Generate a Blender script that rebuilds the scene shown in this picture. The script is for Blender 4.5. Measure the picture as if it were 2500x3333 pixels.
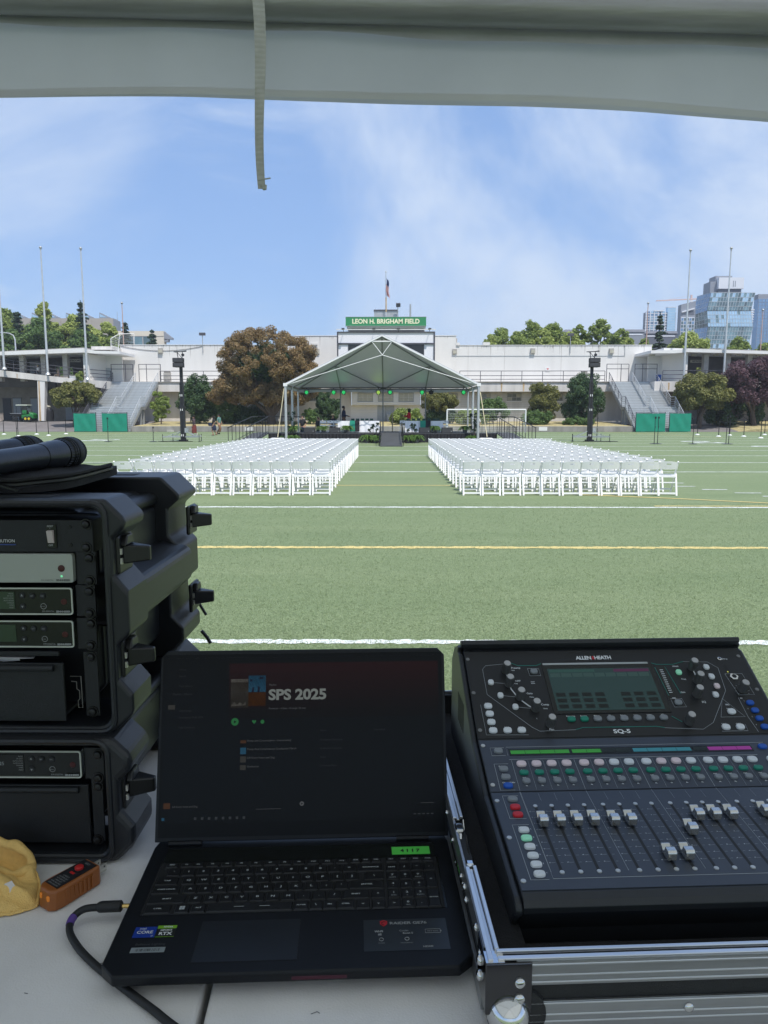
import bpy, bmesh, math, random
import numpy as np
from mathutils import Vector, Matrix, Euler
for o in list(bpy.data.objects): bpy.data.objects.remove(o)
SC = bpy.context.scene
COL = SC.collection
R = math.radians
# ---------------------------------------------------------------- camera
cd = bpy.data.cameras.new('camera'); cam = bpy.data.objects.new('camera', cd); COL.objects.link(cam)
cam.location = (0, 0, 1.88); cam.rotation_euler = (R(90 - 7.618), 0, R(0.4775))
cd.sensor_width = 36; cd.lens = 25.92; cd.clip_start = 0.02; cd.clip_end = 3000
SC.camera = cam
# ---------------------------------------------------------------- sky, sun, exposure
SUN = Vector((0.21, -0.44, 0.87)).normalized()
SUN_EL = math.asin(SUN.z); SUN_AZ = math.atan2(SUN.x, SUN.y)
wd = bpy.data.worlds.new('World'); SC.world = wd; wd.use_nodes = True
nt = wd.node_tree; nt.nodes.clear()
def wn(t, **k):
    n = nt.nodes.new(t)
    for a, b in k.items(): setattr(n, a, b)
    return n
sky = wn('ShaderNodeTexSky', sky_type='NISHITA', sun_disc=False, sun_elevation=SUN_EL, sun_rotation=SUN_AZ, altitude=50, air_density=1.0, dust_density=0.35, ozone_density=3.2)
tc = wn('ShaderNodeTexCoord')
CL1 = (7.7, 2.4, 0.1)
def cloud_layer(scale, stretch, loc, lo, hi, detail=6, dist=0.6):
    mp = wn('ShaderNodeMapping'); mp.inputs['Scale'].default_value = stretch; mp.inputs['Location'].default_value = loc
    nz = wn('ShaderNodeTexNoise'); nz.inputs['Scale'].default_value = scale; nz.inputs['Detail'].default_value = detail; nz.inputs['Roughness'].default_value = 0.60; nz.inputs['Distortion'].default_value = dist
    mr = wn('ShaderNodeMapRange', interpolation_type='SMOOTHSTEP'); mr.inputs['From Min'].default_value = lo; mr.inputs['From Max'].default_value = hi
    nt.links.new(tc.outputs['Generated'], mp.inputs['Vector']); nt.links.new(mp.outputs['Vector'], nz.inputs['Vector']); nt.links.new(nz.outputs['Fac'], mr.inputs['Value'])
    return mr.outputs['Result']
c1 = cloud_layer(1.7, (1.15, 1.0, 0.8), CL1, 0.41, 0.66, 9, 0.6)
c2 = cloud_layer(2.2, (1.0, 1.0, 3.2), (2.0, 0.3, 0.9), 0.52, 0.84, 9, 0.6)
mx = wn('ShaderNodeMath', operation='MAXIMUM'); nt.links.new(c1, mx.inputs[0]); nt.links.new(c2, mx.inputs[1])
ml = wn('ShaderNodeMath', operation='MULTIPLY'); nt.links.new(mx.outputs[0], ml.inputs[0]); ml.inputs[1].default_value = 0.78
mixc = wn('ShaderNodeMix', data_type='RGBA'); nt.links.new(ml.outputs[0], mixc.inputs['Factor']); nt.links.new(sky.outputs[0], mixc.inputs[6]); mixc.inputs[7].default_value = (4.3, 4.9, 5.8, 1)
veil = wn('ShaderNodeMix', data_type='RGBA'); veil.inputs['Factor'].default_value = 0.64; veil.inputs[7].default_value = (1.6, 2.68, 5.0, 1); nt.links.new(sky.outputs[0], veil.inputs[6]); nt.links.new(veil.outputs[2], mixc.inputs[6])
bg = wn('ShaderNodeBackground'); bg.inputs['Strength'].default_value = 0.135
wo = wn('ShaderNodeOutputWorld'); nt.links.new(mixc.outputs[2], bg.inputs['Color']); nt.links.new(bg.outputs[0], wo.inputs['Surface'])
sl = bpy.data.lights.new('sun', 'SUN'); so = bpy.data.objects.new('sun', sl); COL.objects.link(so)
sl.energy = 3.5; sl.angle = R(0.55); sl.color = (1.0, 0.955, 0.89)
so.rotation_euler = SUN.to_track_quat('Z', 'Y').to_euler(); so.location = (10, -20, 40)
SC.view_settings.view_transform = 'Standard'; SC.view_settings.look = 'None'
SC.view_settings.gamma = 1.0; SC.view_settings.use_curve_mapping = False
SC.view_settings.exposure = 0.38
SC.cycles.max_bounces = 8; SC.cycles.transparent_max_bounces = 12
try: SC.cycles.use_denoising = True
except Exception: pass
# ---------------------------------------------------------------- materials
MATS = {}
def mat(name, col, rough=0.6, metal=0.0, var=0.10, scale=4.0, bump=0.0, bscale=60.0, spec=0.4, emit=None, es=1.0, coat=0.0, trans=0.0, island=None, stretch=None, detail=4):
    if name in MATS: return MATS[name]
    m = bpy.data.materials.new(name); m.use_nodes = True; MATS[name] = m
    n = m.node_tree; N = n.nodes; L = n.links; N.clear()
    out = N.new('ShaderNodeOutputMaterial'); p = N.new('ShaderNodeBsdfPrincipled')
    L.new(p.outputs[0], out.inputs[0])
    p.inputs['Roughness'].default_value = rough; p.inputs['Metallic'].default_value = metal
    p.inputs['Specular IOR Level'].default_value = spec; p.inputs['Coat Weight'].default_value = coat
    t = N.new('ShaderNodeTexCoord'); vec = t.outputs['Object']
    if stretch:
        mp = N.new('ShaderNodeMapping'); mp.inputs['Scale'].default_value = stretch; L.new(vec, mp.inputs['Vector']); vec = mp.outputs[0]
    c = (col[0], col[1], col[2], 1)
    nz = N.new('ShaderNodeTexNoise'); nz.inputs['Scale'].default_value = scale; nz.inputs['Detail'].default_value = detail; nz.inputs['Roughness'].default_value = 0.6
    L.new(vec, nz.inputs['Vector'])
    rp = N.new('ShaderNodeValToRGB'); e = rp.color_ramp.elements
    e[0].position = 0.3; e[1].position = 0.7
    e[0].color = tuple(x * (1 - var) for x in col) + (1,); e[1].color = tuple(min(1, x * (1 + var)) for x in col) + (1,)
    L.new(nz.outputs['Fac'], rp.inputs['Fac']); csock = rp.outputs[0]
    if island:
        g = N.new('ShaderNodeNewGeometry'); r2 = N.new('ShaderNodeValToRGB'); E = r2.color_ramp.elements
        E[0].color = tuple(island[0]) + (1,); E[1].color = tuple(island[-1]) + (1,)
        for i, q in enumerate(island[1:-1]): el = r2.color_ramp.elements.new((i + 1) / (len(island) - 1)); el.color = tuple(q) + (1,)
        L.new(g.outputs['Random Per Island'], r2.inputs['Fac'])
        mm = N.new('ShaderNodeMix'); mm.data_type = 'RGBA'; mm.inputs[0].default_value = 0.65
        L.new(csock, mm.inputs[6]); L.new(r2.outputs[0], mm.inputs[7]); csock = mm.outputs[2]
    L.new(csock, p.inputs['Base Color'])
    if bump:
        b = N.new('ShaderNodeBump'); b.inputs['Strength'].default_value = bump; b.inputs['Distance'].default_value = 0.01
        nb = N.new('ShaderNodeTexNoise'); nb.inputs['Scale'].default_value = bscale; nb.inputs['Detail'].default_value = 5
        L.new(vec, nb.inputs['Vector']); L.new(nb.outputs['Fac'], b.inputs['Height']); L.new(b.outputs[0], p.inputs['Normal'])
    if emit:
        p.inputs['Emission Color'].default_value = tuple(emit) + (1,); p.inputs['Emission Strength'].default_value = es
    if trans:
        tr = N.new('ShaderNodeBsdfTranslucent'); L.new(csock, tr.inputs['Color'])
        ms = N.new('ShaderNodeMixShader'); ms.inputs[0].default_value = trans
        L.new(p.outputs[0], ms.inputs[1]); L.new(tr.outputs[0], ms.inputs[2]); L.new(ms.outputs[0], out.inputs[0])
    return m
def leafmat(name, cols, trans=0.35):
    return mat(name, cols[len(cols) // 2], rough=0.55, var=0.25, scale=0.6, island=cols, trans=trans, spec=0.3)
# ---------------------------------------------------------------- mesh helpers
OFF = {}
def V3(p): return Vector(p)
class MB:
    def __init__(s): s.v = []; s.f = []; s.sm = []
    def add(s, vs, fs, smooth=False):
        b = len(s.v); s.v += [tuple(p) for p in vs]; s.f += [tuple(i + b for i in f) for f in fs]; s.sm += [smooth] * len(fs); return s
    def box(s, c, d, rz=0.0, M=None):
        x, y, z = d[0] / 2, d[1] / 2, d[2] / 2
        vs = [Vector((sx * x, sy * y, sz * z)) for sz in (-1, 1) for sy in (-1, 1) for sx in (-1, 1)]
        if rz: q = Matrix.Rotation(rz, 3, 'Z'); vs = [q @ v for v in vs]
        if M is not None: vs = [M @ v for v in vs]
        vs = [v + Vector(c) for v in vs]
        return s.add(vs, [(0, 2, 3, 1), (4, 5, 7, 6), (0, 1, 5, 4), (2, 6, 7, 3), (0, 4, 6, 2), (1, 3, 7, 5)])
    def bx(s, x0, x1, y0, y1, z0, z1): return s.box(((x0 + x1) / 2, (y0 + y1) / 2, (z0 + z1) / 2), (x1 - x0, y1 - y0, z1 - z0))
    def hexa(s, b, t):   # bottom quad, top quad (ccw from above)
        return s.add(list(b) + list(t), [(3, 2, 1, 0), (4, 5, 6, 7), (0, 1, 5, 4), (1, 2, 6, 5), (2, 3, 7, 6), (3, 0, 4, 7)])
    def prism(s, poly, fa, fb):   # fa,fb map (u,v)->xyz at both ends
        n = len(poly); A = [fa(*p) for p in poly]; B = [fb(*p) for p in poly]
        fs = [tuple(range(n - 1, -1, -1)), tuple(range(n, 2 * n))] + [(i, (i + 1) % n, n + (i + 1) % n, n + i) for i in range(n)]
        return s.add(A + B, fs)
    def bar(s, a, b, w, h=None):   # rectangular bar from a to b
        a = Vector(a); b = Vector(b); h = h or w; d = (b - a).normalized()
        u = d.cross(Vector((0, 0, 1)))
        if u.length < 1e-4: u = Vector((1, 0, 0))
        u.normalize(); w2 = u.cross(d).normalized()
        q = [(-1, -1), (1, -1), (1, 1), (-1, 1)]
        A = [a + u * x * w / 2 + w2 * y * h / 2 for x, y in q]; B = [b + u * x * w / 2 + w2 * y * h / 2 for x, y in q]
        return s.add(A + B, [(0, 1, 2, 3), (7, 6, 5, 4), (0, 4, 5, 1), (1, 5, 6, 2), (2, 6, 7, 3), (3, 7, 4, 0)])
    def tube(s, a, b, r0, r1=None, n=8, cap=True):
        return s.path([a, b], [r0, r0 if r1 is None else r1], n, cap)
    def path(s, pts, r, n=8, cap=True):
        pts = [Vector(p) for p in pts]
        rs = r if isinstance(r, (list, tuple)) else [r] * len(pts)
        base = len(s.v); up = None; vs = []
        for i, p in enumerate(pts):
            d = (pts[min(i + 1, len(pts) - 1)] - pts[max(i - 1, 0)])
            d = d.normalized() if d.length > 1e-9 else Vector((0, 0, 1))
            if up is None:
                up = Vector((0, 0, 1)) if abs(d.z) < 0.95 else Vector((1, 0, 0))
            u = (up - d * up.dot(d)).normalized(); w = d.cross(u); up = u
            vs += [p + (u * math.cos(k * 2 * math.pi / n) + w * math.sin(k * 2 * math.pi / n)) * rs[i] for k in range(n)]
        fs = []
        for i in range(len(pts) - 1):
            for k in range(n): fs.append((i * n + k, i * n + (k + 1) % n, (i + 1) * n + (k + 1) % n, (i + 1) * n + k))
        s.add(vs, fs, True)
        if cap:
            m = (len(pts) - 1) * n
            s.f += [tuple(base + k for k in range(n - 1, -1, -1)), tuple(base + m + k for k in range(n))]; s.sm += [False, False]
        return s
    def lathe(s, prof, c=(0, 0, 0), n=16, M=None):   # prof [(r,z)]
        vs = []
        for r, z in prof:
            for k in range(n):
                p = Vector((r * math.cos(k * 2 * math.pi / n), r * math.sin(k * 2 * math.pi / n), z))
                if M is not None: p = M @ p
                vs.append(p + Vector(c))
        m = len(prof); fs = [(i * n + k, i * n + (k + 1) % n, (i + 1) * n + (k + 1) % n, (i + 1) * n + k) for i in range(m - 1) for k in range(n)]
        b = len(s.v); s.add(vs, fs, True)
        s.f += [tuple(b + k for k in range(n - 1, -1, -1)), tuple(b + (m - 1) * n + k for k in range(n))]; s.sm += [False, False]
        return s
    def quad(s, *p): return s.add(p, [tuple(range(len(p)))])
    def xf(s, M): s.v = [tuple(M @ Vector(p)) for p in s.v]; return s
    def mesh(s, name, off=(0, 0, 0)):
        me = bpy.data.meshes.new(name); o = Vector(off)
        me.from_pydata([tuple(Vector(p) - o) for p in s.v], [], s.f)
        if any(s.sm):
            me.polygons.foreach_set('use_smooth', s.sm); me.set_sharp_from_angle(angle=R(40))
        me.update(); return me
    def build(s, name, m, parent=None, origin=None, bevel=0.0, seg=2):
        off = OFF.get(parent.name, (0, 0, 0)) if parent else (origin or (0, 0, 0))
        return link(name, s.mesh(name, off), m, parent, origin, bevel, seg)
def link(name, me, m, parent=None, origin=None, bevel=0.0, seg=2):
    o = bpy.data.objects.new(name, me)
    if m is not None and not me.materials: me.materials.append(m if not isinstance(m, str) else MATS[m])
    COL.objects.link(o)
    if parent: o.parent = parent; OFF[o.name] = OFF.get(parent.name, (0, 0, 0))
    elif origin: o.location = origin; OFF[o.name] = origin
    if bevel:
        b = o.modifiers.new('bevel', 'BEVEL'); b.width = bevel; b.segments = seg; b.limit_method = 'ANGLE'; b.angle_limit = R(40); b.harden_normals = False
    return o
def tag(o, label=None, cat=None, group=None, kind=None):
    if label: o['label'] = label
    if cat: o['category'] = cat
    if group: o['group'] = group
    if kind: o['kind'] = kind
    return o
def thing(name, label, cat, loc=(0, 0, 0), rz=0.0, group=None, local=False):
    o = bpy.data.objects.new(name, None); COL.objects.link(o); o.location = loc; o.rotation_euler = (0, 0, rz)
    o.empty_display_size = 0.1; OFF[o.name] = (0, 0, 0) if local else tuple(loc)
    return tag(o, label, cat, group)
def struct(name, mb, m, **k): return tag(mb.build(name, m, None, **k), kind='structure')
def copy_tree(o, parent=None, loc=None, rz=None, label=None):
    c = o.copy(); COL.objects.link(c)
    if parent: c.parent = parent
    if loc is not None: c.location = loc
    if rz is not None: c.rotation_euler = (0, 0, rz)
    if label: c['label'] = label
    for ch in list(o.children): copy_tree(ch, c)
    return c
def inst(name, me, parent, loc, rot=(0, 0, 0), scale=None):
    o = bpy.data.objects.new(name, me); COL.objects.link(o); o.parent = parent; o.location = loc; o.rotation_euler = rot
    if scale: o.scale = scale
    OFF[o.name] = (0, 0, 0); return o
TXT = {}
def text_mesh(s, size, bold=0.0, extrude=0.0, align='CENTER', sx=1.0, name='lettering', space=1.0):
    key = (s, size, bold, extrude, align, sx, space)
    if key in TXT: return TXT[key]
    cu = bpy.data.curves.new('t', 'FONT'); cu.body = s; cu.size = size; cu.align_x = align; cu.align_y = 'CENTER'; cu.offset = bold; cu.extrude = extrude; cu.resolution_u = 3; cu.space_character = space
    o = bpy.data.objects.new('t', cu); me = o.to_mesh()
    vs = [(v.co.x * sx, v.co.y, v.co.z) for v in me.vertices]; fs = [tuple(p.vertices) for p in me.polygons]
    o.to_mesh_clear(); bpy.data.objects.remove(o); bpy.data.curves.remove(cu)
    TXT[key] = (vs, fs)
    return vs, fs
def add_text(mb, s, M, size, **k):
    vs, fs = text_mesh(s, size, **k); mb.add([M @ Vector(v) for v in vs], fs)
    return mb
# text facing -Y (readable from the camera), standing upright
FACE = Matrix(((1, 0, 0), (0, 0, -1), (0, 1, 0))).to_4x4()
# ================================================================ SETTING
rnd = random.Random(7)
# --- turf material: short synthetic fibres, mottled
def turf_material():
    m = bpy.data.materials.new('turf'); m.use_nodes = True; n = m.node_tree; N = n.nodes; L = n.links
    p = N['Principled BSDF']; p.inputs['Roughness'].default_value = 0.75; p.inputs['Specular IOR Level'].default_value = 0.25
    g = N.new('ShaderNodeNewGeometry')
    def noise(scale, st=(1, 1, 1), det=4):
        mp = N.new('ShaderNodeMapping'); mp.inputs['Scale'].default_value = st; L.new(g.outputs['Position'], mp.inputs['Vector'])
        z = N.new('ShaderNodeTexNoise'); z.inputs['Scale'].default_value = scale; z.inputs['Detail'].default_value = det; z.inputs['Roughness'].default_value = 0.65
        L.new(mp.outputs[0], z.inputs['Vector']); return z.outputs['Fac']
    def ramp(f, a, b, lo=0.3, hi=0.7):
        r = N.new('ShaderNodeValToRGB'); r.color_ramp.elements[0].position = lo; r.color_ramp.elements[1].position = hi
        r.color_ramp.elements[0].color = a + (1,); r.color_ramp.elements[1].color = b + (1,); L.new(f, r.inputs[0]); return r.outputs[0]
    fine = noise(85, (1, 0.6, 1), 6); mid = noise(9, (1, 1, 1), 4); big = noise(0.35, (1, 2.2, 1), 3); swath = noise(0.9, (0.12, 1.6, 1), 2)
    c = ramp(fine, (0.076, 0.110, 0.042), (0.305, 0.372, 0.205), 0.30, 0.70)
    for f, amt, a, b in ((mid, 0.35, (0.75, 0.78, 0.72), (1.2, 1.2, 1.2)), (big, 0.6, (0.86, 0.90, 0.86), (1.12, 1.08, 1.10)), (swath, 0.5, (0.90, 0.92, 0.88), (1.08, 1.06, 1.08))):
        mx = N.new('ShaderNodeMix'); mx.data_type = 'RGBA'; mx.blend_type = 'MULTIPLY'; mx.inputs[0].default_value = amt
        L.new(c, mx.inputs[6]); L.new(ramp(f, a, b), mx.inputs[7]); c = mx.outputs[2]
    L.new(c, p.inputs['Base Color'])
    b = N.new('ShaderNodeBump'); b.inputs['Strength'].default_value = 0.6; b.inputs['Distance'].default_value = 0.02
    L.new(fine, b.inputs['Height']); L.new(b.outputs[0], p.inputs['Normal'])
    return m
MATS['turf'] = turf_material()
mat('soil', (0.16, 0.15, 0.11), 0.9, var=0.3, scale=0.3)
mat('asphalt', (0.185, 0.17, 0.165), 0.9, var=0.18, scale=0.6, bump=0.3, bscale=90)
mat('dry_grass', (0.40, 0.34, 0.17), 0.9, var=0.35, scale=3, bump=0.6, bscale=40)
mat('concrete_old', (0.27, 0.255, 0.235), 0.9, var=0.3, scale=0.8, bump=0.3, bscale=30, stretch=(1, 1, 0.35))
mat('stucco', (0.69, 0.675, 0.65), 0.85, var=0.06, scale=0.5, bump=0.15, bscale=8, stretch=(1, 1, 0.18))
mat('stucco_weathered', (0.60, 0.575, 0.545), 0.88, var=0.17, scale=0.9, bump=0.2, bscale=10, stretch=(1.2, 1, 0.12))
mat('white_trim', (0.72, 0.71, 0.70), 0.6, var=0.04, scale=1)
mat('concrete_column', (0.40, 0.38, 0.35), 0.9, var=0.18, scale=2)
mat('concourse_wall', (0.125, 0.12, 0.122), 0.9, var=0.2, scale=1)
mat('undercroft_wall', (0.28, 0.25, 0.21), 0.9, var=0.15, scale=1.2)
mat('rail_paint', (0.075, 0.075, 0.09), 0.5, var=0.1)
mat('galvanised', (0.40, 0.42, 0.43), 0.5, 0.35, var=0.12, scale=3)
mat('galvanised_light', (0.56, 0.58, 0.59), 0.42, 0.45, var=0.1, scale=3)
mat('rust_stain', (0.46, 0.33, 0.19), 0.9, var=0.35, scale=3, stretch=(2, 2, 0.4))
mat('window_glass', (0.20, 0.21, 0.19), 0.15, var=0.25, scale=1.2, spec=0.6)
mat('window_blind', (0.44, 0.42, 0.34), 0.6, var=0.12, scale=3)
mat('window_frame', (0.33, 0.33, 0.31), 0.6)
mat('door_grey', (0.36, 0.385, 0.40), 0.6, var=0.06)
mat('door_dark', (0.06, 0.06, 0.065), 0.6)
mat('line_white', (0.66, 0.69, 0.66), 0.85, var=0.30, scale=14, detail=6)
mat('line_yellow', (0.62, 0.50, 0.20), 0.85, var=0.22, scale=14, detail=6)
# --- ground sheets
g = MB(); g.quad((-1600, -400, -0.06), (1600, -400, -0.06), (1600, 2600, -0.06), (-1600, 2600, -0.06)); struct('ground', g, MATS['soil'])
g = MB(); g.quad((-90, -60, 0), (90, -60, 0), (90, 76.25, 0), (-90, 76.25, 0)); struct('turf_field', g, MATS['turf'])
g = MB()
g.quad((-95, 76.15, 0.006), (-26.7, 76.15, 0.006), (-26.7, 84, 0.95), (-95, 84, 0.95)); g.quad((-95, 84, 0.95), (-26.7, 84, 0.95), (-26.7, 100, 1.08), (-95, 100, 1.08))
struct('asphalt_apron', g, MATS['asphalt'])
g = MB()
g.quad((24.9, 76.15, 0.006), (95, 76.15, 0.006), (95, 84, 0.62), (24.9, 84, 0.62)); g.quad((24.9, 84, 0.62), (95, 84, 0.62), (95, 100, 0.66), (24.9, 100, 0.66))
struct('asphalt_path', g, MATS['asphalt'])
g = MB()   # dry lawn right of the path
g.hexa([(35.6, 76.4, 0), (95, 76.4, 0), (95, 86, 0.6), (36.5, 86, 0.6)], [(37.4, 76.4, 0.28), (95, 76.4, 0.28), (95, 86, 1.0), (37, 86, 1.0)])
struct('dry_lawn', g, MATS['dry_grass'])
g = MB(); nx = 60
for i in range(nx):   # planting bed behind the kerb wall
    x0 = -26.6 + 51.5 * i / nx; x1 = -26.6 + 51.5 * (i + 1) / nx
    for (ya, za), (yb, zb) in (((76.25, 0.56), (78.5, 0.66)), ((78.5, 0.66), (87.4, 0.95))):
        g.quad((x0, ya, za), (x1, ya, za), (x1, yb, zb), (x0, yb, zb))
struct('planting_bed', g, MATS['dry_grass'])
# --- painted lines (thin sheets, ragged edges)
def line_sheet(name, label, x0, x1, y0, y1, z, m, n=None, kind='structure'):
    # band running along x
    n = n or max(2, int(abs(x1 - x0) * 5)); w = y1 - y0; mb = MB(); vs = []
    for i in range(n + 1):
        x = x0 + (x1 - x0) * i / n; vs += [(x, y0 + rnd.uniform(-.2, .2) * w, z), (x, y1 + rnd.uniform(-.2, .2) * w, z)]
    mb.add(vs, [(2 * i, 2 * i + 2, 2 * i + 3, 2 * i + 1) for i in range(n)])
    return struct(name, mb, m)
for k, y in enumerate((5.92, 14.78, 23.9, 28.5, 33.1, 37.8, 42.4, 47.0, 51.6, 56.2, 60.8, 65.4)):
    line_sheet('yard_line', None, -30, 30, y - (.05 if y < 8 else .065), y + (.05 if y < 8 else .065), 0.004, MATS['line_white'], n=1500 if y < 8 else 500)
for y, xa, xb in ((10.27, -30, 30), (19.33, -9, 5.5)):
    line_sheet('soccer_line', None, xa, xb, y - (.075 if y < 15 else .05), y + (.075 if y < 15 else .05), 0.005 if y > 15 else 0.004, MATS['line_yellow'], n=900)
line_sheet('soccer_line', None, 5.4, 10.5, 14.95, 15.05, 0.004, MATS['line_yellow']).rotation_euler = (0, 0, 0)
def slant_line(pts, w, m):
    mb = MB(); vs = []
    for p, q in zip(pts[:-1], pts[1:]):
        d = (Vector(q) - Vector(p)); nrm = Vector((-d.y, d.x)).normalized() * w / 2
        vs = [(p[0] - nrm.x, p[1] - nrm.y, .007), (q[0] - nrm.x, q[1] - nrm.y, .007), (q[0] + nrm.x, q[1] + nrm.y, .007), (p[0] + nrm.x, p[1] + nrm.y, .007)]
        mb.add(vs, [(0, 1, 2, 3)])
    return struct('soccer_line', mb, m)
slant_line([(4.4, 17.1), (6.2, 16.4), (8.0, 15.5), (9.6, 14.6)], 0.10, MATS['line_yellow'])
slant_line([(22, 76), (24, 66), (26, 58)], 0.12, MATS['line_yellow']); slant_line([(-24, 76), (-26, 66), (-29, 58)], 0.12, MATS['line_yellow'])
for j, (x, y) in enumerate(((7.0, 20.8), (7.35, 20.0), (7.3, 19.1), (7.75, 18.3), (8.2, 17.5), (8.5, 16.8), (8.9, 16.1), (7.0, 22.2))):
    line_sheet('hash_mark', None, x, x + 0.62, y - .045, y + .045, 0.007, MATS['line_white'], n=6)
# yard numerals, foreshortened blocks of white paint
for txt, x, y in (('2 0', 20.6, 48.9), ('3 0', 21.8, 41.6), ('2 0', -20.6, 52.2)):
    mb = MB(); add_text(mb, txt, Matrix.Translation((x, y, .008)) @ Matrix.Rotation(R(90 if x > 0 else -90), 4, 'Z'), 2.6, bold=0.06); struct('yard_number', mb, MATS['line_white'])
# near turf fibres, lying over the nearest lines
rf = np.random.default_rng(5); NF = 210000
fy = 4.3 * (15.5 / 4.3) ** rf.random(NF); fxx = (rf.random(NF) - .5) * 2 * (fy * .60 + .3)
fa = rf.random(NF) * 6.283; fl = .012 + .02 * rf.random(NF); fz = .004 + .013 * rf.random(NF); fw_ = .0012 + .0022 * fy / 10
fc, fs_ = np.cos(fa), np.sin(fa); vv = np.empty((NF, 3, 3)); vv[:, 0] = np.stack([fxx - fs_ * fw_, fy + fc * fw_, np.full(NF, .003)], 1); vv[:, 1] = np.stack([fxx + fs_ * fw_, fy - fc * fw_, np.full(NF, .003)], 1); vv[:, 2] = np.stack([fxx + fc * fl, fy + fs_ * fl, fz], 1)
me = bpy.data.meshes.new('turf_fibres'); me.vertices.add(3 * NF); me.vertices.foreach_set('co', vv.ravel()); me.loops.add(3 * NF); me.loops.foreach_set('vertex_index', np.arange(3 * NF, dtype=np.int32)); me.polygons.add(NF); me.polygons.foreach_set('loop_start', np.arange(0, 3 * NF, 3, dtype=np.int32)); me.update(calc_edges=True)
tag(link('turf_fibres', me, mat('turf_fibre', (.15, .21, .085), .6, var=.2, scale=.5, island=[(.075, .112, .036), (.20, .265, .110), (.41, .47, .27)], trans=.2, spec=.35)), kind='stuff')
# --- kerb wall
kb = thing('kerb_wall', 'low weathered concrete retaining wall along the far end of the field', 'retaining wall', (-.85, 76.1, 0))
for i in range(12):
    x0 = -26.6 + i * 51.5 / 12; MB().bx(x0 + .006, x0 + 51.5 / 12 - .006, 75.98, 76.28, 0, .57 + .006 * (i % 2)).build('wall_section', MATS['concrete_old'], kb, bevel=.02)
MB().bx(-22.9, -22.2, 75.90, 75.98, 0, .2).build('drain_block', MATS['concrete_column'], kb, bevel=.01)
for sx in (-14.9, 15.2): MB().bx(sx, sx + .85, 75.955, 75.975, .12, .5).build('notice_panel', MATS['white_trim'], kb)
# ================================================================ MAIN BUILDING
mb_ = thing('stadium_building', 'long white stucco stadium building behind the stage', 'building', (0, 89, 0))
def part(name, m, root, mbx, **k): return mbx.build(name, MATS[m] if isinstance(m, str) else m, root, **k)
part('upper_wall', 'stucco', mb_, MB().bx(-32.05, -11.3, 89, 90, 5.3, 9.9), bevel=.03); part('upper_wall', 'stucco', mb_, MB().bx(7.75, 30.85, 89, 90, 5.3, 9.83), bevel=.03)
part('centre_wall', 'stucco', mb_, MB().bx(-11.3, 7.75, 88.9, 90.2, 5.3, 10.92), bevel=.03)
for q_ in ((7.75, 8.2, 88.85, 90, 9.83, 10.15), (10.95, 11.75, 88.9, 89.8, 9.83, 10.2), (-9.3, -8.6, 88.7, 88.89, 9.9, 10.1)): part('parapet_step', 'stucco', mb_, MB().bx(*q_))
for q_ in ((-32.1, -11.3, 88.93, 90.1, 9.9, 9.96), (8.2, 30.9, 88.93, 90.1, 9.832, 9.89), (-11.35, 7.8, 88.84, 90.3, 10.922, 10.99)): part('parapet_coping', 'white_trim', mb_, MB().bx(*q_))
for q_ in ((-11.9, -11.32, 89.9, 92, 9.9, 10.96), (7.76, 8.0, 90.2, 92, 9.9, 10.8)): part('wall_return', 'concrete_column', mb_, MB().bx(*q_))
for x in (-20.5, -27.5, 13.5, 20.2, 26.9, 9.2): MB().bx(x, x + .025, 88.985, 89.0, 5.5, 9.8).build('wall_joint', MATS['concrete_column'], mb_)
for z, xa, xb in ((8.6, 7.8, 27.68), (9.93, 8.3, 8.31)): MB().bx(xa, xb, 88.96, 88.985, z - .03, z + .03).build('conduit', MATS['galvanised'], mb_)
MB().bx(27.65, 27.71, 88.95, 88.98, 8.57, 9.83).build('conduit', MATS['galvanised'], mb_)
cable = MB(); cable.path([(-32 + i * .82, 88.95, 9.78 - .55 * math.sin(min(1, i / 12) * math.pi) ** .9 * (1 if i < 12 else 0)) for i in range(13)], .025, 5); cable.build('slack_cable', MATS['rail_paint'], mb_)
for x, z in ((-27.22, 9.24), (16.82, 9.17), (26.07, 9.16), (7.6, 9.11), (-8.63, 9.13)):
    f = MB().bx(x - .26, x + .26, 88.72, 89.0, z - .3, z + .32).build('wall_light', MATS['concrete_column'], mb_, bevel=.02); MB().bx(x - .2, x + .2, 88.70, 88.72, z - .24, z + .1).build('lens', MATS['window_blind'], f)
MB().bx(18.35, 18.95, 88.95, 89, 6.8, 7.36).build('small_sign', MATS['white_trim'], mb_); 
hs = MB(); hs.add([(18.65, 88.945, 6.98), (18.5, 88.945, 7.12), (18.58, 88.945, 7.2), (18.65, 88.945, 7.14), (18.72, 88.945, 7.2), (18.8, 88.945, 7.12)], [(0, 5, 4, 3, 2, 1)]); hs.build('sign_emblem', mat('sign_red', (.55, .12, .12)), mb_)
# vertical stains on upper wall edge
st = MB()
for i in range(170):
    x = rnd.uniform(-31.5, 30.5)
    if -6 < x < 5.2: continue
    zt = 9.88 if x < -11.3 else (10.9 if x < 7.7 else 9.82); h = rnd.uniform(.1, .5) if i % 5 else rnd.uniform(.6, 1.6); w = rnd.uniform(.04, .14)
    st.add([(x - w / 2, 88.992 if zt < 10 else 88.892, zt), (x - w * .1, 88.992 if zt < 10 else 88.892, zt - h), (x + w / 2, 88.992 if zt < 10 else 88.892, zt)], [(0, 1, 2)])
tag(st.build('parapet_streaks', mat('streak', (.47, .455, .43), .9), mb_), kind='stuff')
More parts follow.
